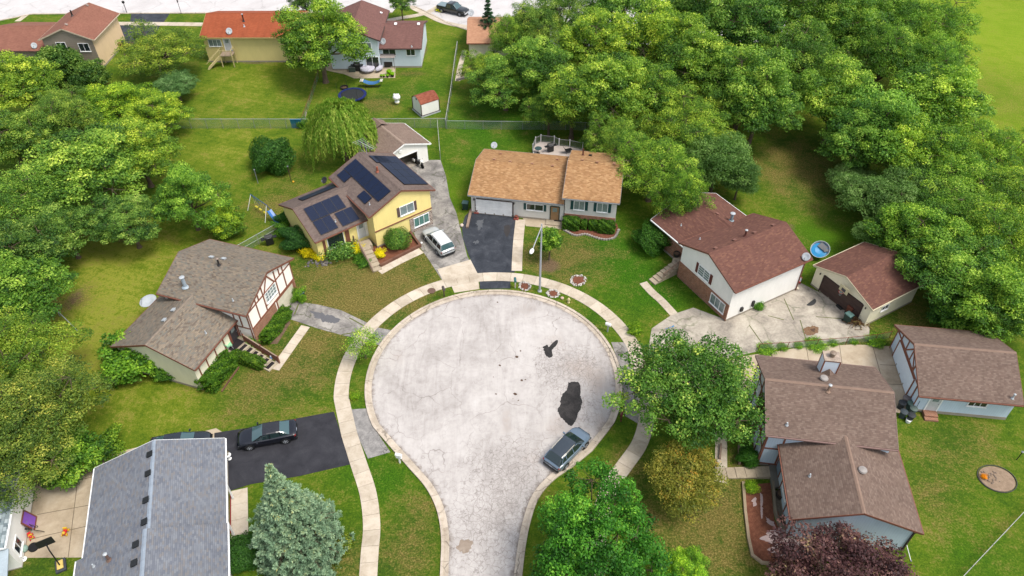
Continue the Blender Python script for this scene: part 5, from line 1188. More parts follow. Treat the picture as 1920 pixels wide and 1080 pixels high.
tr('s0', 255, 668, 2.9, 3.3, (.95, 1.15, .6), "bright green spreading bush at the half timbered house's lower left corner", None, "shrub", "shrub", zf=.5)
tr('s1', 310, 690, 1.3, 1.8, (.85, 1.05, .6), "small outlying bush at the foot of the cream gable wall", None, "shrub", "shrub", zf=.5)
def bush(kind, px, py, r, h, tint, label, name="bush", cat="bush", group=None): return plant(kind, px, py, r, h * .5, name, label, cat, tint, group, h, sub=("foliage", "stem"))
bush('dk', 1225, 446, 2.0, 2.6, (1.0, 1.05, .6), "big rounded yew bush left of the red-brown roofed house", "yew_bush")
bush('round', 745, 447, 1.35, 2.1, (.8, .95, .85), "clipped round bush in the walled bed of the yellow solar house")
plant('low', 634, 464, 1.8, .7, "bush", "wide flat topped grey-green bush under the solar house's front window", "bush", (.8, .92, .95), None, 1.5, sub=("foliage", "stem"))
bush('dk', 556, 446, 1.7, 2.6, (.9, 1.0, 1.15), "dark blue-green juniper left of the solar house's gable wall", "juniper_bush")
bush('dk', 536, 412, 1.1, 1.8, (.9, 1.1, .9), "smaller dark juniper behind the other beside the solar house", "juniper_bush")
bush('round2', 530, 428, 1.0, 1.6, (.7, .95, .6), "mid green bush between the two dark junipers")
GY = "yellow flowering bushes before the solar house"
bush('yel', 577, 472, .8, 1.0, (1, .95, 1), "looser yellow bush farthest left before the solar house", "yellow_bush", group=GY)
bush('yel', 600, 478, .8, .9, (1, 1, 1), "round yellow bush at the corner of the solar house", "yellow_bush", group=GY)
bush('yel', 669, 466, .8, 1.0, (1, 1, 1), "yellow bush beside the solar house's stair rail", "yellow_bush", group=GY)
bush('yel', 712, 475, .65, .9, (1, .97, 1), "smallest yellow bush inside the timber edged bed", "yellow_bush", group=GY)
bush('low', 682, 491, .85, .6, (.6, .85, .5), "low dark green ground bush beside the solar house's front steps")
bush('low', 672, 481, .6, .6, (.62, .86, .5), "low dark bush just below the yellow one at the stair rail")
bush('low', 664, 742, .42, .5, (1.5, 1.45, .5), "tiny yellow-green bush on the verge left of the circle", "small_bush")
bush('low', 1190, 618, .7, .8, (1.35, 1.35, .5), "yellow-green bush beside the pavement above the maple", "small_bush")
bush('low', 1409, 912, .55, .6, (1.5, 1.5, .5), "yellow-green bush at the head of the red mulch bed", "small_bush")
bush('dk', 455, 1035, 1.5, 1.6, (.9, 1.0, .8), "dark spreading juniper between the grey roof and the spruce", "juniper_bush")
bush('low', 640, 1020, .8, .9, (1.3, 1.0, .5), "ragged orange-green weed bush right of the spruce beside the pavement")
bush('dk', 1404, 855, .9, 1.3, (1.0, 1.2, .6), "round green bush at the corner of the pale blue half timbered house")
bush('low', 1423, 573, .55, .7, (.7, 1.0, .6), "small weed bush at the foot of the long white wall", "small_bush")
bush('round2', 560, 553, .7, 1.6, (1.1, 1.25, .6), "green bush behind the half timbered house's garage corner")
bush('low', 466, 636, 1.0, 1.0, (.9, 1.15, .6), "leafy bush above the half timbered house's stair rail")
bush('yel', 826, 17, .9, .6, (.8, .9, 1), "low yellow-green plants on the triangular verge by the pickup", "small_bush")
for i, (x, y, r_) in enumerate(((1440, 655, .8), (1470, 650, .9), (1500, 647, .8), (1530, 645, .9), (1562, 643, .8), (1600, 640, .7), (1640, 640, .8))):
    bush('low', x + (i * 37 % 9) - 4, y, r_ * (.55 + .5 * (i % 3 == 0)), .38, (1.15, 1.3, .55), ["weed clump at the rusty fence's left end", "second weed clump from the left along the rusty fence", "weed clump above the boxed chimney along the rusty fence", "weed clump right of the boxed chimney along the rusty fence", "weed clump under the cracked pad's rust stain", "weed clump third from the pale blue garage", "weed clump nearest the pale blue garage door"][i], "weed_clump", "weeds", "weeds along the rusty fence")

def hedge(px, py, yaw, lx, ly, hh, tint, label, n, mat=None, group=None, seed=1):
    crown, tm, R, H = bushy(seed, R=ly * .5, H=hh, n=n, size=.075, box=(lx, ly, hh), mat=mat); p = W(px, py, hh * .5)
    o = thing("hedge", label, "hedge", (p.x, p.y, 0), RD(yaw), group); c = bpy.data.objects.new("foliage", crown); COL.objects.link(c); c.parent = o; c.color = (tint[0] * .62, tint[1] * .62, tint[2] * .6, 1)
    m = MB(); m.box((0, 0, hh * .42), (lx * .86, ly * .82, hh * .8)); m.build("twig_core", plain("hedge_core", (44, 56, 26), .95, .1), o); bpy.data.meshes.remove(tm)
GH = "clipped hedges under the tan roofed house's windows"
hedge(1071, 418, -10, 1.95, 1.5, 1.25, (.72, .98, .5), "largest clipped box hedge left under the tan roofed house's windows", 6500, seed=2, group=GH)
hedge(1095, 421, -10, .7, .9, 1.0, (.72, 1.0, .5), "narrowest clipped bush second from left under the windows", 2200, seed=3, group=GH)
hedge(1112, 422, -10, 1.05, 1.0, 1.05, (.72, 1.0, .5), "clipped bush second from right under the windows", 2800, seed=4, group=GH)
hedge(1137, 425, -10, 1.95, 1.4, 1.2, (.72, .98, .5), "large clipped hedge at the right end under the windows", 6000, seed=5, group=GH)
hedge(512, 607, 71, 4.6, 1.9, 1.2, (.9, 1.15, .5), "long clipped hedge in front of the half timbered gable", 12000, seed=6)
hedge(408, 694, 71, 4.3, 2.0, 1.5, (.85, 1.12, .5), "long clipped hedge along the cream front wall below the stair", 12000, seed=7)
hedge(466, 674, -25, 3.4, 1.0, 1.0, (.9, 1.05, .5), "narrow clipped hedge along the front stair", 6500, seed=8)
# ================================================================== VEHICLES
M_tyre = plain("tyre_rubber", (36, 36, 38), .85, .2, 0, 0); M_rim = plain("alloy_rim", (170, 174, 180), .35, .6, 0, 0); M_red = plain("tail_lamp_red", (140, 30, 28), .3, .6, 0, 0)
M_lamp = plain("headlamp_clear", (170, 176, 182), .15, .8, 0, 0); M_carglass = plain("tinted_glass", (40, 56, 58), .06, 1.0, 0, 0); M_cargl2 = plain("windscreen_glass", (74, 104, 108), .06, 1.0, 0, 0)
M_plate = plain("number_plate", (200, 208, 222), .5, .3, 0, 0)
def paint(name, rgb, rough=.25):
    t = NT(name); t.p.inputs['Coat Weight'].default_value = .7; t.p.inputs['Coat Roughness'].default_value = .06; return t.fin(D(*rgb), rough, .5)
def interp(tab, x):
    for (x0, *a), (x1, *b) in zip(tab, tab[1:]):
        if x0 <= x <= x1: f = (x - x0) / (x1 - x0 + 1e-9); return [p + (q - p) * f for p, q in zip(a, b)]
    return list(tab[0][1:]) if x < tab[0][0] else list(tab[-1][1:])
def loft(m, rings, closed=False):
    n = len(rings[0]); vs = [p for r in rings for p in r]; fs = []
    for i in range(len(rings) - 1):
        for k in range(n - (0 if closed else 1)):
            fs.append((i * n + k, i * n + (k + 1) % n, (i + 1) * n + (k + 1) % n, (i + 1) * n + k))
    return m.add(vs, fs)
def car(name, label, cat, p, yaw, S, body, roofm=None, rails=None, front=M_cargl2):
    """S: L, Wd, deck [(x, halfwidth, bottom, shoulder, top)], cabin [(x, roofheight, halfwidth belt, halfwidth roof)], roof (x0, x1), axles, wheel radius"""
    t = thing(name, label, cat, (p[0], p[1], 0), yaw); dk = S['deck']; m = MB(); rings = []
    xs = np.linspace(dk[0][0], dk[-1][0], 34)
    for x in xs:
        hw, zb, zs, zt = interp(dk, x); half = [(hw * .80, zb), (hw * .97, zb + .10), (hw, zb + .30), (hw, zs - .14), (hw * .975, zs - .03), (hw * .90, zs + (zt - zs) * .45), (hw * .6, zt), (hw * .25, zt + .012)]
        rings.append([(x, y, z) for y, z in half] + [(x, -y, z) for y, z in reversed(half)])
    loft(m, rings); n = len(rings[0]); k0 = len(m.v) - n; m.f.append(tuple(range(n))); m.f.append(tuple(range(k0 + n - 1, k0 - 1, -1))); m.mi += [0, 0]; m.lv += [.5, .5]
    b_ = m.build("body", body, t, smooth=True); sm = b_.modifiers.new("edges", 'EDGE_SPLIT'); sm.split_angle = RD(42)
    cb = S['cabin']; x0, x1 = S['roof']; gl, gr2, rf, wd, wd2 = MB(), MB(), MB(), MB(), MB(); xs = sorted(set([c[0] for c in cb] + list(np.linspace(cb[0][0], cb[-1][0], 16)) + [x0, x1])); R = []
    for x in xs:
        zr, wb, wr = interp(cb, x); belt = interp(dk, x)[2] - .03; f = max(0, min(1, (zr - belt) / .3)); w2 = wb + (wr - wb) * f
        R.append([(x, wb, belt), (x, (wb + w2 * 2) / 3, belt + (zr - belt) * .62), (x, w2, zr - .05 * f), (x, w2 * .86, zr + .0), (x, w2 * .4, zr + .022), (x, -w2 * .4, zr + .022), (x, -w2 * .86, zr), (x, -w2, zr - .05 * f), (x, -(wb + w2 * 2) / 3, belt + (zr - belt) * .62), (x, -wb, belt)])
    for i in range(len(xs) - 1):
        xm = (xs[i] + xs[i + 1]) / 2; top = x0 <= xm <= x1
        for k in range(9):
            q = [R[i][k], R[i][k + 1], R[i + 1][k + 1], R[i + 1][k]]
            tgt = rf if (top and 1 < k < 7) else ((wd if xm > 0 else wd2) if (1 < k < 7) else (gl if k < 2 else gr2)); tgt.add(q, [(0, 1, 2, 3)])
    gl.build("side_window", M_carglass, t, smooth=True); gr2.build("side_window", M_carglass, t, smooth=True); wd.build("windscreen", front, t, smooth=True); wd2.build("rear_window", front, t, smooth=True); rf.build("roof", roofm or body, t, smooth=True)
    pm = MB()
    for px_ in S['pillars']:
        zr, wb, wr = interp(cb, px_[1]); z0 = interp(dk, px_[0])[2] - .03; zb2, wb2, _ = interp(cb, px_[0])
        for sy in (-1, 1): pm.bar((px_[0], sy * (wb2 + .012), z0), (px_[1], sy * (wr + .015), zr - .04), .075, .03, up=(0, 1, 0))
    for sy in (-1, 1): pm.bar((x0, sy * (interp(cb, x0)[2] + .01), interp(cb, x0)[0] - .05), (x1, sy * (interp(cb, x1)[2] + .01), interp(cb, x1)[0] - .05), .05, .06)
    pm.build("window_pillar", body, t)
    r = S['wr']; hw = S['Wd'] / 2
    for ax in S['axles']:
        for sy in (-1, 1):
            a = MB(); y = sy * (hw - .10); a.M = Matrix.Translation((ax, y, r)) @ Matrix.Rotation(-sy * pi / 2, 4, 'X'); a.lathe([(r * .62, -.11), (r * .95, -.11), (r, -.07), (r, .09), (r * .93, .125), (r * .64, .125)], (0, 0, 0), 22); w_ = a.build("wheel", M_tyre, t)
            a = MB(); a.M = Matrix.Translation((ax, y, r)) @ Matrix.Rotation(-sy * pi / 2, 4, 'X'); a.lathe([(r * .64, .08), (r * .64, .128), (r * .58, .13), (r * .57, .09)], (0, 0, 0), 20)
            for s_ in range(5): an = s_ * 2 * pi / 5; a.bar((.03 * cos(an), .03 * sin(an), .115), (r * .6 * cos(an), r * .6 * sin(an), .115), .07, .03)
            a.lathe([(.07, .1), (.06, .135)], (0, 0, 0), 8); a.build("rim", M_rim, w_)
            h_ = MB(); h_.M = Matrix.Translation((ax, sy * (hw - .02), r)) @ Matrix.Rotation(-sy * pi / 2, 4, 'X'); h_.lathe([(r * 1.02, -.1), (r * 1.17, -.1), (r * 1.17, .022), (r * 1.02, .022)], (0, 0, 0), 22); h_.build("wheel_arch", M_blk, t)
    fx, bx = dk[-1][0], dk[0][0]; zf = interp(dk, fx - .1)[2]; zr_ = interp(dk, bx + .1)[2]
    for sy in (-1, 1):
        a = MB(); a.M = Matrix.Translation((fx - .27, sy * hw * .70, zf - .075)) @ Matrix.Rotation(-sy * .42, 4, 'Z'); a.box((0, 0, 0), (.26, .34, .11)); a.build("headlight", M_lamp, t, bevel=.03)
        a = MB(); a.M = Matrix.Translation((bx + .13, sy * hw * .82, zr_ - .11)) @ Matrix.Rotation(sy * .3, 4, 'Z'); a.box((0, 0, 0), (.2, .22, .16)); a.build("tail_light", M_red, t, bevel=.03)
        mx = S['mirror']; a = MB(); a.box((mx, sy * (hw + .10), interp(dk, mx)[2] + .05), (.14, .22, .14)); a.build("wing_mirror", body if S.get('mir', 1) else M_blk, t, bevel=.03)
    a = MB(); a.box((fx - .05, 0, zf - .28), (.12, hw * 1.1, .17)); a.build("grille", M_blk, t); a = MB(); a.box((bx + .0, 0, zr_ - .33), (.03, .34, .13)); a.build("number_plate", M_plate, t)
    a = MB(); a.box((fx - .07, 0, .33), (.2, hw * 1.66, .14)); a.build("bumper_trim", M_blk, t); a = MB(); a.box((bx + .07, 0, .36), (.2, hw * 1.66, .16)); a.build("bumper_trim", M_blk, t)
    if rails:
        for sy in (-1, 1):
            a = MB(); y = sy * interp(cb, 0)[2] * .93; xa, xb = x0 + .15, x1 - .25; za, zb2 = interp(cb, xa)[0], interp(cb, xb)[0]; a.tube([(xa, y, za + .0), (xa + .1, y, za + .06), ((xa + xb) / 2, y, interp(cb, (xa + xb) / 2)[0] + .07), (xb - .1, y, zb2 + .06), (xb, y, zb2)], .022, 6); a.build("roof_rail", rails, t)
    return t
# deck rows run from rear to front
SUV = dict(L=4.95, Wd=1.96, deck=[(-2.48, .80, .5, .85, .92), (-2.36, .93, .34, 1.0, 1.05), (-1.9, .98, .3, 1.06, 1.08), (0, .98, .28, 1.05, 1.06), (.95, .98, .28, 1.04, 1.06), (1.1, .98, .28, 1.02, 1.06), (1.9, .96, .30, .90, 1.0), (2.25, .88, .34, .80, .90), (2.45, .66, .42, .66, .72)],
    cabin=[(-2.38, 1.10, .86, .80), (-2.12, 1.66, .88, .68), (-1.4, 1.72, .9, .70), (-.2, 1.74, .92, .72), (.35, 1.68, .92, .70), (1.2, 1.08, .86, .78)], roof=(-2.12, .3), pillars=[(-.35, -.4), (1.12, .35), (-1.3, -1.4), (-2.25, -2.08)], axles=(-1.5, 1.45), wr=.37, mirror=.8)
XOV = dict(L=4.7, Wd=1.9, deck=[(-2.35, .74, .5, .82, .88), (-2.22, .89, .34, .96, 1.0), (-1.8, .95, .3, 1.02, 1.04), (0, .95, .28, 1.0, 1.02), (.9, .95, .28, .98, 1.02), (1.05, .95, .28, .97, 1.02), (1.75, .92, .30, .86, .95), (2.1, .82, .34, .76, .84), (2.32, .58, .42, .62, .68)],
    cabin=[(-2.2, 1.05, .80, .74), (-1.62, 1.52, .84, .64), (-1.1, 1.60, .86, .66), (-.1, 1.64, .88, .69), (.35, 1.57, .88, .67), (1.25, 1.04, .82, .74)], roof=(-1.62, .3), pillars=[(-.3, -.35), (1.17, .35), (-1.2, -1.25), (-1.9, -1.5)], axles=(-1.4, 1.38), wr=.36, mirror=.78)
SED = dict(L=5.0, Wd=1.92, deck=[(-2.5, .76, .5, .84, .9), (-2.38, .90, .34, .96, 1.0), (-1.7, .95, .28, .98, 1.02), (-.5, .95, .26, .96, 1.0), (.9, .95, .26, .94, .98), (1.05, .95, .26, .93, .98), (1.9, .93, .28, .84, .92), (2.3, .86, .32, .74, .82), (2.5, .66, .40, .60, .66)],
    cabin=[(-1.95, 1.02, .78, .70), (-1.2, 1.38, .82, .62), (-.9, 1.43, .84, .64), (-.1, 1.46, .86, .66), (.3, 1.41, .86, .64), (1.2, .98, .80, .72)], roof=(-1.2, .25), pillars=[(-.3, -.35), (1.12, .32), (-1.25, -1.15)], axles=(-1.5, 1.52), wr=.36, mirror=.75)
def at_yaw(px, py, qx, qy): a, b = W(px, py), W(qx, qy); return math.atan2(b.y - a.y, b.x - a.x)
c = W(822, 459); car("silver_suv", "silver estate car with white roof parked by the yellow solar house", "car", (c.x, c.y), at_yaw(840, 482, 800, 437), SUV, paint("silver_paint", (200, 204, 204)), paint("white_roof_paint", (250, 250, 250)), M_steel)
c = W(1064, 848); car("blue_grey_suv", "blue-grey estate car with dark roof parked at the kerb of the circle", "car", (c.x, c.y), at_yaw(1034, 880, 1090, 822), XOV, paint("blue_grey_paint", (112, 132, 152)), paint("dark_roof_paint", (58, 68, 78), .1), paint("chrome_rail", (226, 220, 200)), M_carglass)
c = W(504, 822); car("black_sedan", "black saloon car parked in full view on the fresh black driveway", "car", (c.x, c.y), at_yaw(556, 812, 448, 832), SED, paint("black_paint", (16, 20, 32)), paint("black_roof_paint", (40, 40, 46)))
c = W(342, 840); car("dark_sedan", "dark car almost hidden behind the grey roof, only its top showing", "car", (c.x, c.y), at_yaw(300, 842, 372, 832), SED, paint("charcoal_paint", (36, 44, 54)))
PK = dict(L=5.8, Wd=2.0, deck=[(-2.9, .92, .5, 1.10, 1.12), (-2.8, .98, .45, 1.14, 1.16), (-.95, 1.0, .42, 1.14, 1.16), (0, 1.0, .42, 1.12, 1.14), (1.2, 1.0, .42, 1.10, 1.16), (2.3, .98, .45, 1.02, 1.12), (2.7, .92, .5, .95, 1.02), (2.88, .80, .5, .82, .9)],
    cabin=[(-1.02, 1.12, .90, .80), (-.85, 1.76, .92, .74), (0, 1.84, .94, .76), (.55, 1.78, .94, .74), (1.3, 1.12, .88, .8)], roof=(-.85, .5), pillars=[(.2, .15), (1.2, .5), (-.9, -.82)], axles=(-1.8, 1.85), wr=.42, mirror=.95)
c = W(850, 24); t = car("pickup_truck", "black pickup truck with covered bed parked at the far kerb", "truck", (c.x, c.y), RD(-28), PK, paint("black_truck_paint", (28, 32, 32)), None, None, M_cargl2)
m = MB(); m.box((-1.95, 0, 1.2), (1.75, 1.7, .05)); m.build("bed_cover", paint("bed_cover_grey", (128, 148, 152), .4), t); m = MB(); m.box((2.9, 0, .62), (.14, 1.8, .2)); m.build("chrome_bumper", paint("chrome", (220, 222, 224), .15), t)

# motorcycle in the garage mouth
c = W(786, 311); t = thing("motorcycle", "black and white touring motorcycle in front of the open white garage", "motorcycle", (c.x, c.y, 0), RD(-50))
for x in (-.72, .75):
    m = MB(); m.M = Matrix.Translation((x, 0, .32)) @ Matrix.Rotation(pi / 2, 4, 'X'); m.lathe([(.2, -.06), (.32, -.06), (.33, 0), (.32, .06), (.2, .06)], (0, 0, 0), 16); m.build("wheel", M_tyre, t)
m = MB(); m.ball((.1, 0, .78), .26, 10, 6, .8); m.box((.75, 0, .72), (.34, .24, .1)); m.box((-.2, 0, .45), (.6, .3, .4)); m.tube([(.75, 0, .35), (.5, 0, 1.05)], .05, 6); m.build("body", M_blk, t, bevel=.03)
m = MB(); m.ball((-.35, 0, .8), .24, 10, 6, .35); m.ball((-.7, 0, .86), .2, 10, 6, .4); m.build("seat", M_dkmetal, t); m = MB(); m.box((-.8, .24, .62), (.45, .18, .3)); m.box((-.8, -.24, .62), (.45, .18, .3)); m.ball((.62, 0, 1.0), .2, 10, 6); m.build("fairing", M_trimw, t, bevel=.03)
m = MB(); m.tube([(.3, -.42, 1.12), (.48, -.15, 1.08), (.48, .15, 1.08), (.3, .42, 1.12)], .02, 6); m.build("handlebar", M_steel, t)

# ================================================================== STREET FURNITURE
M_pole = plain("lamp_pole_grey", (190, 194, 198), .45, .4, 0, .05); p = W(1012, 546); q = W(997, 471, 8.2); a_ = math.atan2(q.y - p.y, q.x - p.x); ln = (q - p).to_2d().length
t = thing("street_lamp", "tall grey lamp post with curved arm on the verge above the circle", "street lamp", (p.x, p.y, 0), a_)
m = MB(); m.tube([(0, 0, 0), (0, 0, .1), (0, 0, 9.0)], [.16, .13, .075], 12); m.lathe([(.24, 0), (.22, .12), (.14, .16)], (0, 0, 0), 12); m.lathe([(.08, 0), (.02, .06)], (0, 0, 9.0), 8); m.build("pole", M_pole, t)
m = MB(); m.tube([(0, 0, 8.75), (ln * .3, 0, 8.55), (ln * .7, 0, 8.35), (ln * .9, 0, 8.2)], .045, 8); m.build("arm", M_pole, t)
m = MB(); m.M = Matrix.Translation((ln, 0, 8.2)) @ Matrix.Rotation(.12, 4, 'Y'); m.lathe([(.03, -.07), (.22, -.04), (.3, 0), (.22, .09), (.05, .14)], (0, 0, 0), 16, 1.35, .72); hd = m.build("lamp_head", M_trimw, t, smooth=True)
m = MB(); m.lathe([(.04, 0), (.04, .07)], (ln, 0, 8.32), 8); m.build("photocell", M_steel, hd)
def mailbox(px, py, yaw, label, mat, postm, style=0, h=1.05):
    p = W(px, py); t = thing("mailbox", label, "mailbox", (p.x, p.y, 0), RD(yaw), None); m = MB(); m.box((0, 0, h / 2), (.11, .11, h)); 
    if style == 1: m.box((0, 0, h * .75), (.14, .5, .1))
    m.build("post", postm, t); m = MB(); pr = [(-.13, 0), (.13, 0), (.13, .16), (.09, .24), (0, .28), (-.09, .24), (-.13, .16)]
    m.add([(x, -.28, h + z) for x, z in pr] + [(x, .28, h + z) for x, z in pr], [tuple(range(7)), tuple(range(13, 6, -1))] + [(i, i + 7, (i + 1) % 7 + 7, (i + 1) % 7) for i in range(7)]); m.build("box", mat, t)
    return t
mailbox(833, 556, 20, "dark brown mailbox on the verge at the driveway of the yellow solar house", plain("dark_brown_box", (98, 88, 86), .5), M_trimdk)
mailbox(966, 540, 5, "teal topped mailbox on a pale post beside the dark driveway", plain("teal_box", (62, 122, 124), .5), plain("pale_post", (214, 204, 190), .7), 1)
mailbox(1139, 622, 60, "white mailbox on a thin pale post, right verge of the circle", M_trimw, M_metal, 0, .95)
mailbox(1164, 790, -20, "brown wooden mailbox on the verge near the parked blue-grey car", plain("brown_box", (122, 58, 44), .6), plain("brown_post", (112, 60, 46), .7), 1)
mailbox(750, 868, 75, "white mailbox with white post at the kerb, left of the street's neck", M_trimw, M_trimw, 1)
p = W(809, 545, .05); t = thing("manhole_cover", "round rusty manhole cover in the pavement", "manhole cover", p); m = MB(); m.lathe([(.36, -.03), (.36, .012), (.3, .016)], (0, 0, 0), 24); m.build("lid", plain("manhole_iron", (120, 92, 80), .8), t)
m = MB(); m.lathe([(.44, -.03), (.44, .006), (.37, .006)], (0, 0, 0), 24); m.build("rim", M_dirt, t)

# black tar patches with ragged outlines
def ragged(name, px, mat, z, label=None, cat=None, seed=1, amp=.12, n=6):
    rnd = random.Random(seed); base = [Vector(p) for p in wpts(px)]; base.append(base[0]); sp = resample(spline(base, 8), .12)[:-1]; c = sum(sp, Vector((0, 0))) / len(sp)
    o = []
    for i, p in enumerate(sp): d = (p - c).normalized(); o.append(p + d * (rnd.uniform(-1, 1) * amp * .5 + amp * .6 * sin(i * .7 + seed) * rnd.random()))
    m = MB(); m.prism([(p.x - c.x, p.y - c.y) for p in o], -.006, .004); ob = m.build(name, mat); ob.location = (c.x, c.y, z); tag(ob, kind='structure'); return ob
ragged("tar_patch", [(1066, 718), (1078, 716), (1088, 722), (1088, 740), (1091, 757), (1084, 775), (1078, 792), (1070, 799), (1057, 788), (1046, 772), (1050, 758), (1054, 740), (1062, 732)], M_patch, .022, seed=2, amp=.1)
ragged("tar_patch", [(1022, 665), (1020, 655), (1030, 650), (1040, 640), (1046, 638), (1043, 648), (1035, 656), (1036, 668), (1028, 671)], M_patch, .022, seed=3, amp=.09)
ragged("tar_patch", [(1018, 650), (1026, 647), (1028, 652), (1020, 654)], M_patch, .023, seed=4, amp=.08)
for i, (x, y, r_) in enumerate(((969, 669, .17), (976, 658, .1), (937, 685, .13), (966, 739, .2), (972, 751, .08), (930, 739, .1), (962, 748, .08), (925, 707, .07), (978, 713, .15), (985, 712, .08), (933, 567, .08), (872, 577, .05), (827, 795, .06))):
    c = W(x, y); ragged("oil_spot", [(x - r_ * 20, y), (x, y - r_ * 13), (x + r_ * 20, y + r_ * 5), (x, y + r_ * 13)], plain("dark_spot", (96, 72, 56), .9), .02, seed=10 + i, amp=.05)
ragged("sand_patch", [(856, 1024), (870, 1012), (884, 1014), (884, 1026), (878, 1036), (860, 1034)], M_wetst, .022, seed=30, amp=.15)
ragged("oil_spot", [(1506, 616), (1524, 611), (1536, 618), (1526, 628), (1510, 627)], M_stain, .021, seed=31, amp=.2); ragged("oil_spot", [(1518, 618), (1528, 616), (1526, 623)], plain("dark_spot", (96, 72, 56), .9), .024, seed=32, amp=.08)
ragged("oil_spot", [(945, 425), (954, 422), (957, 432), (951, 445), (946, 437)], plain("damp_spot", (62, 58, 58), .8), .03, seed=33, amp=.1)
for i, q in enumerate((((894, 415), (906, 413), (902, 428), (896, 430)), ((888, 452), (896, 451), (893, 460)))): ragged("pale_spot", q, plain("pale_wear", (100, 103, 108), .9), .030, seed=34 + i, amp=.3)
ragged("oil_spot", [(580, 583), (606, 588), (636, 598), (630, 606), (600, 600)], plain("dark_wear", (112, 112, 116), .9), .02, seed=37, amp=.25)

# rings of white stones round mulch
rs = random.Random(4); M_wst = plain("white_stone", (230, 224, 214), .8, var=.3); M_gst = plain("grey_stone", (150, 142, 134), .85, var=.3)
def stone_bed(px, py, rx, ry, yaw, label, n, extra=0):
    p = W(px, py); t = thing("flower_bed", label, "flower bed", (p.x, p.y, 0), RD(yaw), "stone ringed mulch beds round the circle")
    m = MB(); m.lathe([(rx * .98, -.02), (rx * .95, .03), (rx * .4, .08), (.05, .09)], (0, 0, 0), 20, 1, ry / rx); m.build("mulch", M_mulch, t); m = MB(); g = MB()
    for i in range(n):
        a = rs.uniform(0, 2 * pi); k = rs.uniform(.78, 1.15); r_ = rs.uniform(.05, .10); tg = m if rs.random() < .7 else g; tg.ball((rx * k * cos(a), ry * k * sin(a), r_ * .5 + .02), r_, 6, 4, .7)
    m.build("stone_ring", M_wst, t); g.build("stone_ring", M_gst, t)
stone_bed(984, 537, .58, .66, 0, "round stone ringed bed between teal mailbox and lamp post", 90)
stone_bed(1037, 551, .62, .55, -20, "stone ringed bed right of the lamp post on the verge", 110)
stone_bed(1084, 526, .75, .85, -40, "oval stone ringed bed on the lawn side of the pavement", 110)
p = W(1066, 567); t = thing("fire_hydrant", "small pale yellow hydrant on the verge right of the stone ringed beds", "hydrant", p); m = MB(); m.lathe([(.15, 0), (.14, .06), (.1, .08), (.1, .45), (.13, .47), (.11, .55), (.03, .64)], (0, 0, 0), 12); m.build("barrel", plain("pale_yellow_paint", (240, 222, 168), .5), t)
m = MB(); m.tube([(-.18, 0, .36), (.18, 0, .36)], .055, 8); m.tube([(0, -.16, .33), (0, 0, .33)], .06, 8); m.build("nozzle", plain("pale_yellow_paint", (240, 222, 168), .5), t)
p = W(1054, 560); m = MB(); m.ball((0, 0, .1), .2, 8, 5, .7); tag(m.build("boulder", plain("pink_rock", (220, 190, 168), .9)), "small pinkish boulder beside the pale yellow hydrant", "rock").location = p

# ================================================================== FENCES
def wire_mat():
    t = NT("chain_link"); v = t.uv(9, 9, pi / 4); s = t.n("ShaderNodeSeparateXYZ"); t.l(v, s.inputs[0])
    a = t.math('LESS_THAN', t.math('FRACT', s.outputs[0]), .13); b = t.math('LESS_THAN', t.math('FRACT', s.outputs[1]), .13); f = t.math('MAXIMUM', a, b)
    t.fin(D(150, 166, 160), .5, .4); t.l(f, t.p.inputs['Alpha']); return t.m
M_wire = wire_mat()
def fence(px, label, h=1.2, step=2.4, postm=None, railm=None, name="chain_link_fence", wire=True, rail=True, low=False, pr=.03):
    pts = [W(x, y) for x, y in px]; o = pts[0]; t = thing(name, label, "fence", (o.x, o.y, 0)); P = [(p - o).to_2d() for p in pts]; posts = []; mr = MB(); mw = MB()
    for a, b in zip(P, P[1:]):
        L = (b - a).length; n = max(1, round(L / step)); posts += [a.lerp(b, i / n) for i in range(n)]
        mr.tube([(a.x, a.y, h), (b.x, b.y, h)], pr * .8, 6)
        if low: mr.tube([(a.x, a.y, h * .5), (b.x, b.y, h * .5)], pr * .7, 6)
        mw.add([(a.x, a.y, .03), (b.x, b.y, .03), (b.x, b.y, h), (a.x, a.y, h)], [(0, 1, 2, 3)])
    posts.append(P[-1])
    for q in posts: m = MB(); m.tube([(q.x, q.y, -.1), (q.x, q.y, h + .04)], pr, 6); m.lathe([(pr * 1.3, 0), (.01, .05)], (q.x, q.y, h + .04), 6); m.build("post", postm or M_steel, t)
    if rail: mr.build("top_rail", railm or M_metal, t)
    if wire: mw.build("chain_mesh", M_wire, t)
    return t
fence([(300, 241), (568, 241), (838, 240)], "long chain link fence behind the yellow solar house's garden", 1.5, 2.3)
fence([(838, 242), (940, 243), (1060, 244), (1170, 247)], "chain link fence continuing behind the tan roofed house", 1.3, 2.6)
fence([(836, 241), (846, 180), (853, 125), (858, 92)], "pale post and rail fence along the narrow garden path", 1.3, 2.4, M_steel, plain("pale_rail", (206, 204, 196), .6), pr=.05)
fence([(821, 240), (826, 300)], "short fence from the long one down to the white garage", 1.3, 2.4, M_steel, plain("pale_rail", (206, 204, 196), .6), pr=.04)
fence([(566, 238), (582, 195), (598, 145)], "rusty wire fence between the two back gardens", 1.1, 2.4, M_rust, M_rust)
fence([(451, 478), (486, 458), (521, 438)], "chain link fence with double rail left of the yellow solar house", 1.4, 2.0, low=True)
fence([(1421, 658), (1475, 655), (1530, 650), (1585, 646), (1640, 640), (1667, 634)], "low rusty wire fence along the cracked driveway pad", 1.0, 2.3, M_rust, M_rust)
fence([(1770, 1120), (1850, 1035), (1940, 940)], "pale railed fence crossing the lower right corner", 1.1, 2.6, M_steel, plain("pale_rail", (206, 204, 196), .6))
t = fence([(0, 446), (30, 450), (62, 452)], "old dark board fence at the left edge", 1.5, 2.2, M_trimdk, M_trimdk, "board_fence", wire=False)
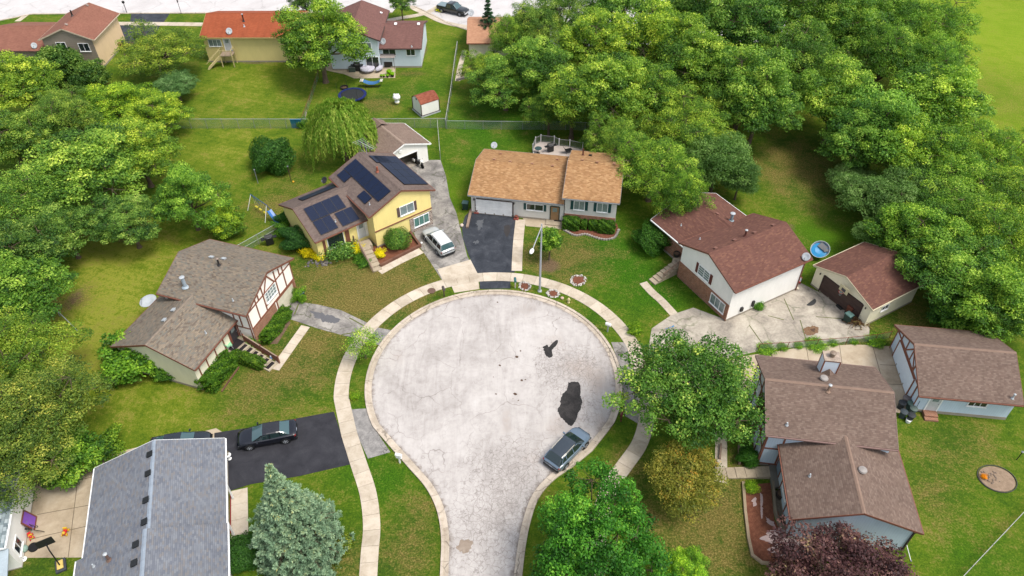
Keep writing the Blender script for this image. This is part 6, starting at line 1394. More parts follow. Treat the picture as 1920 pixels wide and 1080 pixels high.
a, b = W(0, 446), W(62, 452); m = MB(); n = 30
for i in range(n): q = (b - a) * (i / n); m.box((q.x, q.y, .75), (.17, .03, 1.45), math.atan2(b.y - a.y, b.x - a.x))
m.build("boards", plain("old_boards", (120, 104, 90), .9, var=.3), t)
t = thing("blue_board", "blue board leaning on the chain link fence", "board", W(558, 240)); t.rotation_euler = (RD(8), 0, 0); m = MB(); m.box((0, 0, .75), (1.5, .06, 1.5)); m.build("panel", plain("blue_paint", (52, 140, 176), .6), t); m = MB(); m.box((.02, -.05, .75), (.06, .04, 1.5)); m.box((0, -.05, 1.47), (1.5, .04, .06)); m.build("batten", plain("blue_paint_dark", (40, 112, 150), .6), t)
t = thing("wooden_plank", "weathered plank leaning on the fence beside the blue board", "plank", W(570, 236)); m = MB(); m.bar((0, 0, 0), (.55, .5, 1.9), .22, .06); m.build("board", plain("grey_plank", (206, 192, 178), .8), t)

# ================================================================== GARDENS BEHIND
p = W(662, 186); t = thing("trampoline", "round trampoline with dark blue pad and net poles under the big forked tree", "trampoline", (p.x, p.y, 0))
m = MB(); m.lathe([(1.7, .74), (1.7, .76)], (0, 0, 0), 32); m.build("jumping_mat", plain("mat_black", (44, 48, 50), .8), t); m = MB(); m.lathe([(1.68, .74), (1.68, .80), (2.05, .80), (2.05, .72), (1.7, .72)], (0, 0, 0), 32); m.build("edge_pad", plain("navy_pad", (36, 48, 112), .5), t)
for i in range(6): a = i * pi / 3; m = MB(); m.tube([(2.0 * cos(a), 2.0 * sin(a), 0), (2.0 * cos(a), 2.0 * sin(a), .72)], .03, 6); m.tube([(2.1 * cos(a), 2.1 * sin(a), .5), (2.12 * cos(a), 2.12 * sin(a), 2.6)], .02, 6); m.build("net_pole", M_dkmetal, t)
p = W(646, 166); t = thing("fire_pit", "small dark round pit beside the trampoline", "fire pit", (p.x, p.y, 0)); m = MB(); m.lathe([(.55, 0), (.6, .3), (.52, .3), (.5, .1)], (0, 0, 0), 18); m.build("bowl", M_dkmetal, t); m = MB(); m.lathe([(.5, .12), (.1, .14)], (0, 0, 0), 14); m.build("ash_bed", M_dirt, t)
p = W(698, 163); t = thing("hammock", "blue hammock on a curved stand in front of the patio", "hammock", (p.x, p.y, 0), RD(-2)); m = MB(); R_ = []
for i in range(13):
    f = i / 12 * 2 - 1; w_ = .5 * (1 - abs(f) ** 6 * .5); z = .55 + .55 * f * f; R_.append([(f * 1.5, -w_, z + .08), (f * 1.5, -w_ * .4, z - .05), (f * 1.5, w_ * .4, z - .05), (f * 1.5, w_, z + .08)])
loft(m, R_); ob = m.build("cloth", plain("blue_cloth", (66, 122, 176), .8), t); so_ = ob.modifiers.new("thick", 'SOLIDIFY'); so_.thickness = .02
m = MB(); m.tube([(-1.7, 0, 1.15), (-1.2, 0, .2), (0, 0, .05), (1.2, 0, .2), (1.7, 0, 1.15)], .035, 6); m.tube([(-1.0, -.5, .03), (-1.0, .5, .03)], .03, 6); m.tube([(1.0, -.5, .03), (1.0, .5, .03)], .03, 6); m.build("stand", M_dkmetal, t)
m = MB(); m.box((-1.45, 0, 1.08), (.5, .9, .05)); m.box((1.5, 0, 1.1), (.4, .8, .05)); m.build("spreader_bar", plain("cream_webbing", (226, 222, 206), .8), t)
p = W(690, 131, .4); 
def covered_table(px, py, r, label, sx=1.0, yaw=0):
    p = W(px, py); t = thing("covered_table", label, "garden table", (p.x, p.y, 0), RD(yaw)); m = MB(); m.lathe([(r * .98, .42), (r, .62), (r * .9, .74), (r * .4, .80), (.03, .98)], (0, 0, 0), 14, 1, sx); m.build("cover", plain("pale_lilac_cover", (216, 212, 226), .7), t, smooth=False)
    m = MB()
    for a in range(5): m.tube([(r * .55 * cos(a * 1.26), r * .5 * sx * sin(a * 1.26), 0), (r * .7 * cos(a * 1.26), r * .65 * sx * sin(a * 1.26), .5)], .03, 5)
    m.build("leg", M_dkmetal, t)
covered_table(690, 134, 1.15, "large round garden table under a pale lilac cover on the patio"); covered_table(712, 134, .85, "narrow pale covered seat right of the round garden table", .45, 60)
def pot(px, py, r, h, label, plantit=True, mat=None, group=None):
    p = W(px, py); t = thing("plant_pot", label, "plant pot", (p.x, p.y, 0), 0, group); m = MB(); m.lathe([(r * .7, 0), (r, h), (r * 1.08, h), (r * .9, h * .9)], (0, 0, 0), 14); m.build("pot", mat or M_blk, t)
    if plantit: c = bpy.data.objects.new("foliage", T['yel'][0]); COL.objects.link(c); c.parent = t; c.location = (0, 0, h * .8); c.scale = (r * 1.7,) * 3; c.color = (.35, .75, 1, 1)
GP = "plant pots on the patio edge"
pot(715, 145, .17, .28, "leftmost of the small black pots on the patio's front edge", True, None, GP); pot(720, 145, .17, .28, "second small black pot from the left on the patio's front edge", True, None, GP)
pot(727, 145, .2, .3, "third black pot from the left on the patio's front edge", True, None, GP); pot(736, 144, .3, .4, "biggest dark pot at the patio's front corner", True, None, GP); pot(730, 140, .35, .4, "red planter with tall leaves near the patio's front corner", True, plain("red_pot", (150, 60, 44), .7), GP)
p = W(729, 126); t = thing("grill_shelter", "grey canopied shelter standing on the patio against the pale blue wall", "shelter", (p.x, p.y, 0))
m = MB()
for x in (-1, 1):
    for y in (-.6, .6): m.tube([(x, y, 0), (x, y, 2.0)], .035, 6)
m.build("frame_post", M_dkmetal, t); m = MB(); m.add([(-1.25, -.85, 1.95), (1.25, -.85, 1.95), (1.25, .85, 2.05), (-1.25, .85, 2.05), (-1.1, 0, 2.35), (1.1, 0, 2.35)], [(0, 1, 5, 4), (2, 3, 4, 5), (1, 2, 5), (3, 0, 4), (3, 2, 1, 0)]); m.build("canopy", plain("grey_canopy", (170, 158, 152), .8), t); m = MB(); m.box((0, .1, .5), (1.3, .5, .9)); m.build("counter", M_dkmetal, t)
def grill(px, py, label, yaw=0, s=1.0):
    p = W(px, py); t = thing("barbecue_grill", label, "grill", (p.x, p.y, 0), RD(yaw)); t.scale = (s,) * 3; m = MB(); m.box((0, 0, .45), (.75, .5, .7)); m.build("cabinet", M_blk, t, bevel=.02); m = MB(); m.tube([(-.38, 0, .95), (.38, 0, .95)], .28, 14); m.build("hood", M_dkmetal, t)
    m = MB(); m.box((.6, 0, .85), (.4, .45, .04)); m.box((-.6, 0, .85), (.4, .45, .04)); m.build("side_shelf", M_blk, t); m = MB(); m.tube([(-.25, -.3, 1.0), (.25, -.3, 1.0)], .02, 6); m.build("handle", M_steel, t); return t
grill(507, 458, "black covered grill on the lawn below the double railed fence", 25, 1.1); grill(671, 133, "black grill left of the round covered table on the patio", 0, 1.2)
p = W(661, 134); t = thing("patio_chest", "dark green grey chest at the left of the patio", "storage chest", (p.x, p.y, 0)); m = MB(); m.box((0, 0, .35), (1.0, .6, .7)); m.build("body", plain("dull_green", (84, 98, 88), .7), t, bevel=.03); m = MB(); m.box((0, 0, .74), (1.06, .66, .07)); m.build("lid", plain("dull_grey_lid", (110, 116, 112), .7), t, bevel=.02)
p = W(707, 122); t = thing("folded_parasol", "closed dark cantilever parasol against the pale blue house", "parasol", (p.x, p.y, 0)); m = MB(); m.tube([(0, 0, 0), (0, 0, 2.7), (.5, 0, 3.1), (1.1, 0, 2.9)], .04, 6); m.build("pole", M_dkmetal, t); m = MB(); m.lathe([(.07, 0), (.2, .4), (.14, 1.6), (.03, 2.1)], (-.25, 0, .6), 10); m.build("canopy", plain("dark_canopy", (62, 48, 56), .8), t); m = MB(); m.box((0, 0, .06), (.8, .8, .12)); m.build("base", M_blk, t)
# white lawn figure
p = W(745, 195); t = thing("lawn_ornament", "white rounded lawn figure standing between hammock and shed", "ornament", (p.x, p.y, 0)); m = MB(); m.ball((0, 0, .35), .36, 14, 9, .95); m.build("body", M_trimw, t, smooth=True)
m = MB(); m.ball((0, 0, 1.1), .55, 16, 10, .85); m.ball((-.3, 0, 1.5), .15, 8, 6); m.ball((.3, 0, 1.5), .15, 8, 6); m.build("head", M_trimw, t, smooth=True); m = MB(); m.lathe([(.37, .25), (.37, .36)], (0, 0, 0), 14); m.build("yellow_band", plain("soft_yellow", (236, 222, 150), .7), t)
# shed
a, b, c = W(771, 183, 1.95), W(790, 197, 1.95), W(824, 186, 1.95); cx = (a + c) / 2
p = Vector((-12.15, 95.0, 0)); yaw = math.atan2(c.y - b.y, c.x - b.x); Ls, Ws = (c - b).length, (b - a).length
h = House("garden_shed", "white garden shed with rusty red gambrel roof near the long fence", "shed", ((a.x + c.x) / 2, (a.y + c.y) / 2), math.degrees(yaw))
m = MB(); hw_ = Ws / 2; prf = [(-hw_, 1.95), (-hw_ * .55, 2.45), (0, 2.7), (hw_ * .55, 2.45), (hw_, 1.95)]
pr = [(-hw_ + .04, .2), (hw_ - .04, .2)] + [(y * .97, z - .03) for y, z in reversed(prf)]; n = len(pr)
m.add([(-Ls / 2 + .05, y, z) for y, z in pr] + [(Ls / 2 - .05, y, z) for y, z in pr], [tuple(range(n - 1, -1, -1)), tuple(range(n, 2 * n))] + [(i, (i + 1) % n, (i + 1) % n + n, i + n) for i in range(n)]); m.build("wall", S_white, h.root)
m = MB(); m.add([(-Ls / 2 - .05, y, z) for y, z in prf] + [(Ls / 2 + .05, y, z) for y, z in prf] + [(-Ls / 2 - .05, y, z + .06) for y, z in prf] + [(Ls / 2 + .05, y, z + .06) for y, z in prf],
    [(i, i + 1, i + 6, i + 5) for i in range(4)] + [(i + 10, i + 15, i + 16, i + 11) for i in range(4)] + [(i, i + 10, i + 11, i + 1) for i in range(4)] + [(i + 5, i + 6, i + 16, i + 15) for i in range(4)] + [(0, 5, 15, 10), (4, 14, 19, 9)]); m.build("roof", shingle("rusty_shed_shingles", [(160, 92, 72), (176, 106, 84), (150, 84, 66)], blotch=.25), h.root)
m = MB()
for x in (-Ls / 2, Ls / 2):
    for y in (-hw_, hw_): m.box((x * .985, y * .985, 1.08), (.09, .09, 1.75))
m.box((0, -hw_ * .99, .24), (Ls, .06, .08)); m.box((-Ls / 2 * .985, 0, .24), (.06, Ws, .08)); m.build("corner_trim", M_trimdk, h.root); m = MB(); m.box((0, 0, .09), (Ls + .15, Ws + .15, .2)); m.build("base", plain("pale_base", (200, 206, 206), .8), h.root)
m = MB(); m.box((-Ls / 2 + .03, 0, 2.3), (.06, .22, .22)); m.build("gable_vent", M_blk, h.root)
# swing set
a, b = W(474, 398), W(507, 404); p = (a + b) / 2; p = W(492, 400); yaw = RD(-42); t = thing("swing_set", "blue and white children's swing set with yellow seats on the dry lawn", "swing set", (p.x, p.y, 0), yaw); M_sb = plain("swing_blue", (40, 84, 150), .5); M_sy = plain("swing_yellow", (240, 220, 60), .5)
for x in (-1.6, 1.6):
    for sy in (-1, 1): m = MB(); m.tube([(x, 0, 2.0), (x * 1.12, sy * .85, 0)], .035, 6); m.build("leg", M_sb if sy > 0 else M_trimw, t)
m = MB(); m.tube([(-1.7, 0, 2.0), (1.7, 0, 2.0)], .04, 8); m.build("top_bar", M_sb, t)
for x in (-1.0, -.2, .7): m = MB(); m.box((x, 0, .5), (.45, .2, .06)); s_ = m.build("seat", M_sy, t); m = MB(); m.tube([(x - .2, 0, .5), (x - .2, 0, 2)], .012, 4); m.tube([(x + .2, 0, .5), (x + .2, 0, 2)], .012, 4); m.build("chain", M_metal, s_)
m = MB(); R_ = [[(1.9 + i * .22, -.3, 1.3 * (1 - i / 8) ** 1.2 + .12), (1.9 + i * .22, 0, 1.3 * (1 - i / 8) ** 1.2 + .05), (1.9 + i * .22, .3, 1.3 * (1 - i / 8) ** 1.2 + .12)] for i in range(9)]; loft(m, R_); ob = m.build("slide", plain("slide_blue", (50, 120, 200), .35), t); ob.modifiers.new("thick", 'SOLIDIFY').thickness = .03
for i, (x, y, hh) in enumerate(((484, 344, 2.0), (546, 340, 2.2))):
    p = W(x, y); t = thing("garden_post", ["thin green garden post left of the round dark green tree", "brown garden post right of the round dark green tree"][i], "post", (p.x, p.y, 0)); m = MB(); m.tube([(0, 0, 0), (0, 0, hh)], .045, 6); m.build("shaft", M_steel if i == 0 else M_trimdk, t); m = MB(); m.box((0, 0, hh + .04), (.16, .16, .08)); m.build("cap", M_steel, t)
p = W(547, 341); m = MB(); m.ball((0, 0, .13), .14, 10, 6); tag(m.build("yellow_ball", plain("orange_yellow", (240, 180, 40), .5)), "small orange-yellow ball at the foot of the brown garden post", "ball").location = (p.x + .25, p.y - .15, 0)
# far side
def wheelie(px, py, yaw, label, mat, lidm=None, s=1.0, group=None):
    p = W(px, py); t = thing("wheeled_bin", label, "bin", (p.x, p.y, 0), RD(yaw), group); t.scale = (s,) * 3; m = MB(); m.add([(-.25, -.28, .06), (.25, -.28, .06), (.25, .28, .06), (-.25, .28, .06), (-.3, -.34, .98), (.3, -.34, .98), (.3, .34, .98), (-.3, .34, .98)], [(3, 2, 1, 0), (4, 5, 6, 7), (0, 1, 5, 4), (1, 2, 6, 5), (2, 3, 7, 6), (3, 0, 4, 7)]); m.build("body", mat, t, bevel=.03)
    m = MB(); m.add([(-.33, -.38, .99), (.33, -.38, .99), (.33, .38, 1.0), (-.33, .38, 1.0), (-.28, -.3, 1.07), (.28, -.3, 1.07), (.28, .3, 1.1), (-.28, .3, 1.1)], [(3, 2, 1, 0), (4, 5, 6, 7), (0, 1, 5, 4), (1, 2, 6, 5), (2, 3, 7, 6), (3, 0, 4, 7)]); m.build("lid", lidm or mat, t, bevel=.02); m = MB(); m.tube([(-.28, .4, .95), (.28, .4, .95)], .025, 6); m.build("handle", M_blk, t)
    for sx in (-1, 1): m = MB(); m.M = Matrix.Translation((sx * .27, .3, .1)) @ Matrix.Rotation(pi / 2, 4, 'Y'); m.lathe([(.1, -.03), (.1, .03)], (0, 0, 0), 10); m.build("wheel", M_blk, t)
    return t
B_dg = plain("bin_dark_green", (38, 66, 58), .6, .4, 0, 0); B_tl = plain("bin_teal_lid", (96, 130, 124), .6, .4, 0, 0); B_br = plain("bin_brown", (120, 66, 46), .6, .4, 0, 0)
wheelie(228, 92, 0, "brown bin beside the beige wall in the top left", B_br); wheelie(234, 88, 0, "green bin behind the brown one beside the beige wall", B_dg); wheelie(873, 392, 80, "dark teal bin at the tan roofed house's left corner", B_dg, B_tl)
wheelie(566, 561, 50, "dark green bin behind the half timbered house's garage corner", B_dg, B_tl); wheelie(1592, 588, 30, "brown bin in front of the dark brown garage door", B_br); wheelie(1587, 603, 30, "green bin with pale green lid beside the brush pile", B_dg, B_tl, 1.05)
wheelie(88, 898, 25, "brown bin at the corner of the lower left patio", B_br, None, 1.25)
GB_ = "bins between the pale blue house and its garage"
for i, (x, y, c_, l) in enumerate(((1695, 756, (120, 112, 110), "grey-brown"), (1687, 765, (44, 50, 56), "black"), (1703, 766, (84, 110, 100), "dull green"), (1708, 776, (96, 112, 104), "grey-green"), (1690, 782, (62, 72, 78), "dark grey"), (1704, 788, (48, 52, 56), "blackish"))):
    p = W(x, y); t = thing("round_bin", "%s round bin, %s in the cluster by the pale blue garage" % (l, ["rearmost", "left", "right middle", "rightmost", "front left", "front"][i]), "bin", (p.x, p.y, 0), 0, GB_); mt = plain("bin_" + l.replace(" ", "_").replace("-", "_"), c_, .7); m = MB(); m.lathe([(.24, 0), (.31, .75), (.33, .76)], (0, 0, 0), 14); m.build("body", mt, t); m = MB(); m.lathe([(.35, .75), (.35, .8), (.2, .88), (.05, .9)], (0, 0, 0), 14); m.build("lid", mt, t)
def bucket(px, py, mat, label, r=.2, h=.3):
    p = W(px, py); t = thing("bucket", label, "bucket", (p.x, p.y, 0)); m = MB(); m.lathe([(r * .8, 0), (r, h), (r * 1.06, h), (r * .9, h * .8)], (0, 0, 0), 14); m.build("pail", mat, t); m = MB(); m.tube([(-r, 0, h), (-r * .6, 0, h + .12), (0, 0, h + .16), (r * .6, 0, h + .12), (r, 0, h)], .01, 4); m.build("handle", M_steel, t)
bucket(1702, 777 + 14, M_trimw, "white bucket on the grass edge by the round bins", .24, .34)
p = W(238, 24); t = thing("post_lamp", "black garden lamp on a post beside the far street", "lamp", (p.x, p.y, 0)); m = MB(); m.tube([(0, 0, 0), (0, 0, 1.7)], .06, 8); m.build("post", M_blk, t); m = MB(); m.lathe([(.08, 0), (.24, .12), (.24, .4), (.05, .52)], (0, 0, 1.65), 10); m.build("lantern", M_blk, t)
p = W(340, 26); t = thing("sign_post", "thin dark sign post on the far verge", "sign post", (p.x, p.y, 0)); m = MB(); m.tube([(0, 0, 0), (0, 0, 2.5)], .04, 6); m.build("post", M_dkmetal, t); m = MB(); m.box((0, 0, 2.3), (.06, .4, .5)); m.build("sign_plate", M_dkmetal, t)
p = W(478, 112); t = thing("pedal_go_cart", "small rusty brown garden machine against the pale yellow wall", "machine", (p.x, p.y, 0)); m = MB(); m.box((0, 0, .45), (.5, .4, .3)); m.tube([(0, 0, .5), (0, .25, 1.2)], .03, 6); m.build("frame", plain("rust_orange", (176, 96, 62), .7), t); m = MB(); m.tube([(-.3, 0, .2), (-.2, 0, .2)], .2, 12); m.tube([(.2, 0, .2), (.3, 0, .2)], .2, 12); m.build("wheel", M_tyre, t)
p = W(483, 114); t = thing("coiled_hose", "dark coiled hose on the ground by the pale yellow wall", "hose", (p.x, p.y, 0)); m = MB(); m.lathe([(.22, 0), (.34, .02), (.36, .14), (.24, .18), (.2, .1)], (0, 0, 0), 14); m.build("coil", M_blk, t)
m = MB(); m.tube([(0, -.3, .14), (.3, -.5, .04), (.7, -.4, .03)], .025, 5); m.build("hose_end", M_blk, t)
# ================================================================== AROUND THE HOUSES
M_board = plain("timber_edging", (132, 96, 80), .85, .15, var=.25); M_gboard = plain("weathered_wood", (170, 146, 128), .85, .15, var=.25); M_step = plain("step_concrete", (196, 180, 156), .9, .1, var=.2); M_stair = plain("rubber_mat", (54, 50, 52), .9, .1)
def stairs(px0, px1, z0, z1, w, n, label, name="front_steps", mats=(M_step, None), run_frac=1.0):
    """a flight from the foot (px0, z0) up to the landing (px1, z1)"""
    a, b = W(*px0, z0), W(*px1, z1); d = (b - a).to_2d(); L = d.length; t = thing(name, label, "steps", (a.x, a.y, 0), math.atan2(d.y, d.x)); m = MB(); q = MB()
    for i in range(n):
        z = z0 + (z1 - z0) * (i + 1) / n; x0 = L * i / n; m.box(((x0 + L / n * .99) / 1 - (L / n) / 2 + .0, 0, z / 2), (L / n * .985, w + .002 * i, z))
        if mats[1]: q.box((x0 + L / n * .62, 0, z + .006), (L / n * .6, w * .8, .012))
    m.build("treads", mats[0], t)
    if mats[1]: q.build("tread_mat", mats[1], t)
    return t, L
# half timbered house, left: entry stair with rail, landing, green chair
t, L = stairs((513, 690), (452, 650), 0, .95, 1.15, 6, "front stair with dark mats up to the half timbered house's door", mats=(plain("stair_edge", (206, 192, 166), .85), M_stair))
m = MB(); m.box((L + .75, 0, .45), (1.5, 2.3, .95)); m.build("landing", plain("landing_deck", (176, 160, 140), .85), t); m = MB(); m.box((L + .8, .1, .94), (1.2, 1.5, .012)); m.build("tread_mat", M_stair, t)
m = MB(); m.bar((L + .2, -.72, 1.85), (-.1, -.72, .95), .11, .07); m.build("handrail", M_gboard, t)
m = MB(); m.bar((L + .2, -.72, 1.35), (-.1, -.72, .5), .03, .8); m.build("rail_panel", M_trimbr, t); m = MB(); m.box((L + 1.3, -1.1, 1.4), (.9, .05, .9)); m.build("lattice_panel", M_trimbr, t)
for x, hh in ((-.1, 1.05), (L * .5, 1.5), (L + .2, 1.95)): m = MB(); m.box((x, -.72, hh / 2), (.12, .12, hh)); m.build("rail_post", M_trimbr, t)
c = W(431, 652, .95); t = thing("garden_chair", "mint green folding chair on the half timbered house's landing", "chair", (c.x, c.y, .95), RD(35)); mt = plain("mint_fabric", (150, 222, 168), .6); m = MB(); m.box((0, 0, .42), (.55, .55, .04)); m.build("seat", mt, t); m = MB(); m.M = Matrix.Translation((-.33, 0, .72)) @ Matrix.Rotation(-.4, 4, 'Y'); m.box((0, 0, 0), (.04, .55, .75)); m.build("backrest", mt, t)
for x in (-.25, .25):
    for y in (-.26, .26): m = MB(); m.tube([(x, y, 0), (x * .6, y, .42)], .015, 5); m.build("leg", M_trimw, t)
for sy in (-1, 1): m = MB(); m.tube([(-.25, sy * .3, .6), (.2, sy * .3, .62)], .02, 5); m.build("armrest", M_metal, t)
c = W(509, 672, .2); t = thing("garden_gnome", "small blue and white figure at the foot of the half timbered house's stair", "ornament", (c.x, c.y, .16)); m = MB(); m.lathe([(.13, 0), (.15, .2), (.08, .32)], (0, 0, 0), 10); m.build("body", plain("soft_blue", (120, 160, 200), .5), t); m = MB(); m.ball((0, 0, .38), .09, 8, 6); m.build("head", M_trimw, t)
def edging(name, px, w, hh, mat, label, cat="edging", closed=False, z=0):
    P = [W(*q) for q in px]; o = P[0]; t = thing(name, label, cat, (o.x, o.y, z)); 
    for i, (a, b) in enumerate(zip(P, P[1:] + ([P[0]] if closed else []))): a, b = a - o, b - o; d = (b - a).normalized() * w * .5; m = MB(); m.bar(a + Vector((0, 0, hh / 2 + .002 * i)) , b + d + Vector((0, 0, hh / 2 + .002 * i)), w, hh); m.build("beam", mat, t)
    return t
edging("timber_edging", [(517, 632), (530, 615), (540, 600)], .13, .3, M_board, "low timber beam beside the long hedge and the cracked asphalt drive")
edging("timber_edging", [(416, 735), (432, 712), (448, 690)], .1, .14, M_board, "thin timber edging below the long hedge by the stair")
poly("bed", [(505, 645), (532, 612), (540, 600), (545, 605), (520, 645)], M_dirt, .01)
c = W(255, 440); t = thing("garden_table", "round weathered table top lying on the lawn at the left trees", "table", (c.x, c.y, 0)); m = MB(); m.lathe([(.75, .38), (.78, .42), (.75, .46)], (0, 0, 0), 20); m.build("table_top", plain("weathered_grey", (160, 148, 138), .8), t); m = MB(); m.lathe([(.3, 0), (.1, .06), (.1, .38)], (0, 0, 0), 10); m.build("pedestal", M_steel, t)
a, b = W(113, 593), W(146, 621); t = thing("metal_pole", "thin pale pole lying slanted at the left lawn's edge", "pole", (a.x, a.y, 0)); m = MB(); m.tube([(0, 0, .9), ((b - a).x, (b - a).y, .05)], .04, 6); m.build("tube", M_metal, t); m = MB(); m.tube([(0, 0, 0), (0, 0, 1.0)], .04, 6); m.build("stake", M_steel, t)
for i, (x, y) in enumerate(((135, 695), (200, 709))): c = W(x, y); m = MB(); m.lathe([(.12, 0), (.12, .1), (.05, .16)], (0, 0, 0), 8); tag(m.build("drain_cap", M_metal), ["small white pipe cap in the left lawn, nearer the trees", "small white pipe cap in the lawn, nearer the bright green bush"][i], "cap").location = c

# yellow solar house: walled bed, steps and rail
poly("bed", [(672, 458), (700, 462), (762, 436), (787, 462), (715, 497), (700, 480)], M_mulch, .03)
edging("timber_wall", [(713, 501), (788, 463), (769, 437)], .22, .38, M_board, "knee high timber wall round the bed with the clipped round bush"); edging("timber_edging", [(618, 487), (640, 476), (662, 466)], .2, .25, M_board, "timber edging under the wide flat topped bush")
t, L = stairs((709, 508), (685, 462), 0, .8, 1.0, 6, "concrete steps from the pavement up to the yellow solar house's door"); m = MB(); m.box((L + .55, -.1, .39), (1.1, 1.5, .78)); m.build("landing", M_step, t)
m = MB(); m.bar((-.2, .62, .85), (L + .3, .62, 1.75), .12, .06); m.build("handrail", M_gboard, t); m = MB()
for i in range(18): x = -.15 + i * (L + .4) / 18; z = .8 + (x + .2) / (L + .5) * .9; m.box((x, .62, z / 2 + .05), (.06, .03, z))
m.build("balusters", M_gboard, t)
t = thing("entry_railing", "short weathered railing at the left of the solar house's door", "railing", W(655, 452)); a, b = Vector((0, 0, 0)), (W(667, 463) - W(655, 452)); m = MB(); m.bar(a + Vector((0, 0, 1.5)), b + Vector((0, 0, 1.5)), .1, .06); m.build("handrail", M_gboard, t); m = MB()
for i in range(9): q = b * (i / 8); m.box((q.x, q.y, .75), (.07, .05, 1.5))
m.build("balusters", M_gboard, t)
rs2 = random.Random(9)
def rocks(px, n, rad, label, mat, name="rock_pile", s=(.08, .2)):
    c = W(*px); t = thing(name, label, "rocks", (c.x, c.y, 0)); m = MB(); g = MB()
    for i in range(n): r_ = rs2.uniform(*s); q = m if i % 3 else g; q.ball((rs2.gauss(0, rad), rs2.gauss(0, rad * .6), r_ * .4), r_, 6, 4, .6)
    m.build("stones", mat, t); g.build("dark_stones", M_gst, t)
rocks((598, 495), 40, .75, "scattered slate and pale rocks below the yellow bushes", plain("slate_chips", (112, 108, 110), .9, var=.3))
c = W(791, 461); m = MB(); m.ball((0, 0, .2), .12, 8, 6); tag(m.build("white_ball", M_trimw), "small white ball on the timber wall by the silver car", "ball").location = (c.x, c.y, .25)

# tan roofed house: porch, bed, bins, timbers
c = W(988, 402); t = thing("storage_box", "grey blue box on the tan roofed house's porch", "box", (c.x, c.y, .03), RD(-10)); m = MB(); m.box((0, 0, .3), (.75, .6, .6)); m.build("body", plain("grey_blue_box", (120, 132, 146), .6), t, bevel=.02); m = MB(); m.box((0, 0, .63), (.8, .65, .07)); m.build("lid", plain("grey_blue_lid", (98, 108, 120), .6), t, bevel=.02)
c = W(1042, 418); t = thing("porch_step", "raised concrete step before the tan roofed house's door", "step", (c.x, c.y, 0), RD(-10)); m = MB(); m.box((0, 0, .09), (2.3, 1.3, .18)); m.build("slab", M_step, t); m = MB(); m.box((.2, .35, .19), (.9, .5, .02)); m.build("door_mat", M_stair, t)
for i, (x, y) in enumerate(((894, 399), (968, 411))): c = W(x, y); t = thing("brick_pedestal", ["red brick pedestal at the left of the white garage door", "red brick pedestal at the right of the white garage door"][i], "pedestal", (c.x, c.y, 0), RD(-10)); m = MB(); m.box((0, 0, .1), (.55, .45, .2)); m.build("base", plain("red_tile", (176, 92, 80), .8), t); m = MB(); m.lathe([(.14, 0), (.2, .3), (.17, .3)], (0, 0, .2), 10); m.build("urn", plain("terracotta", (140, 78, 62), .8), t)
edging("timber_edging", [(876, 428), (880, 410), (883, 396)], .3, .25, M_gboard, "weathered timbers along the dark driveway's left edge")
c = W(866, 425); m = MB(); m.ball((0, 0, .2), .22, 12, 8); tag(m.build("white_globe", plain("globe_cream", (240, 220, 206), .5)), "cream globe on the grass at the timbers of the dark driveway", "globe").location = c
poly("bed", [(1058, 420), (1062, 436), (1080, 442), (1100, 440), (1118, 445), (1134, 449), (1152, 445), (1160, 430), (1156, 418), (1110, 410)], M_mulch, .02)
t = thing("stone_edging", "curved low grey stone edging of the hedge bed", "edging", W(1058, 432)); o = Vector(t.location); m = MB(); sp = resample(spline([(W(*q)).to_2d() for q in ((1058, 432), (1078, 442), (1098, 440), (1116, 446), (1134, 450), (1152, 446), (1160, 432))], 8), .3)
for i, q in enumerate(sp): m.box((q.x - o.x, q.y - o.y, .08), (.27, .2, .16 + .02 * (i % 3)), rs2.uniform(0, 1))
m.build("stones", plain("grey_edging_stone", (176, 166, 158), .9, var=.25), t)
# deck furniture
c = W(1032, 284, 1.3); t = grill(1032, 284, "black covered grill on the grey board deck", 20, 1.0); t.location = (c.x, c.y, 1.31)
c = W(1066, 286, 1.3); t = thing("patio_chair", "black folded lounge chair on the grey board deck near the flue", "chair", (c.x, c.y, 1.31), RD(20)); m = MB(); m.box((0, 0, .4), (.9, .6, .06)); m.build("seat", M_blk, t); m = MB(); m.M = Matrix.Translation((-.5, 0, .6)) @ Matrix.Rotation(-.6, 4, 'Y'); m.box((0, 0, 0), (.05, .6, .7)); m.build("backrest", M_blk, t); m = MB()
for x in (-.4, .4):
    for y in (-.25, .25): m.tube([(x, y, 0), (x, y, .4)], .02, 5)
m.build("leg", M_dkmetal, t)
c = W(1009, 287, 1.3); t = thing("round_table", "small round dark green table at the deck's left end", "table", (c.x, c.y, 1.31)); m = MB(); m.lathe([(.45, .68), (.47, .7), (.45, .73)], (0, 0, 0), 18); m.build("table_top", plain("dark_green_table", (56, 84, 84), .6), t); m = MB(); m.lathe([(.25, 0), (.04, .05), (.04, .68)], (0, 0, 0), 8); m.build("pedestal", M_dkmetal, t)

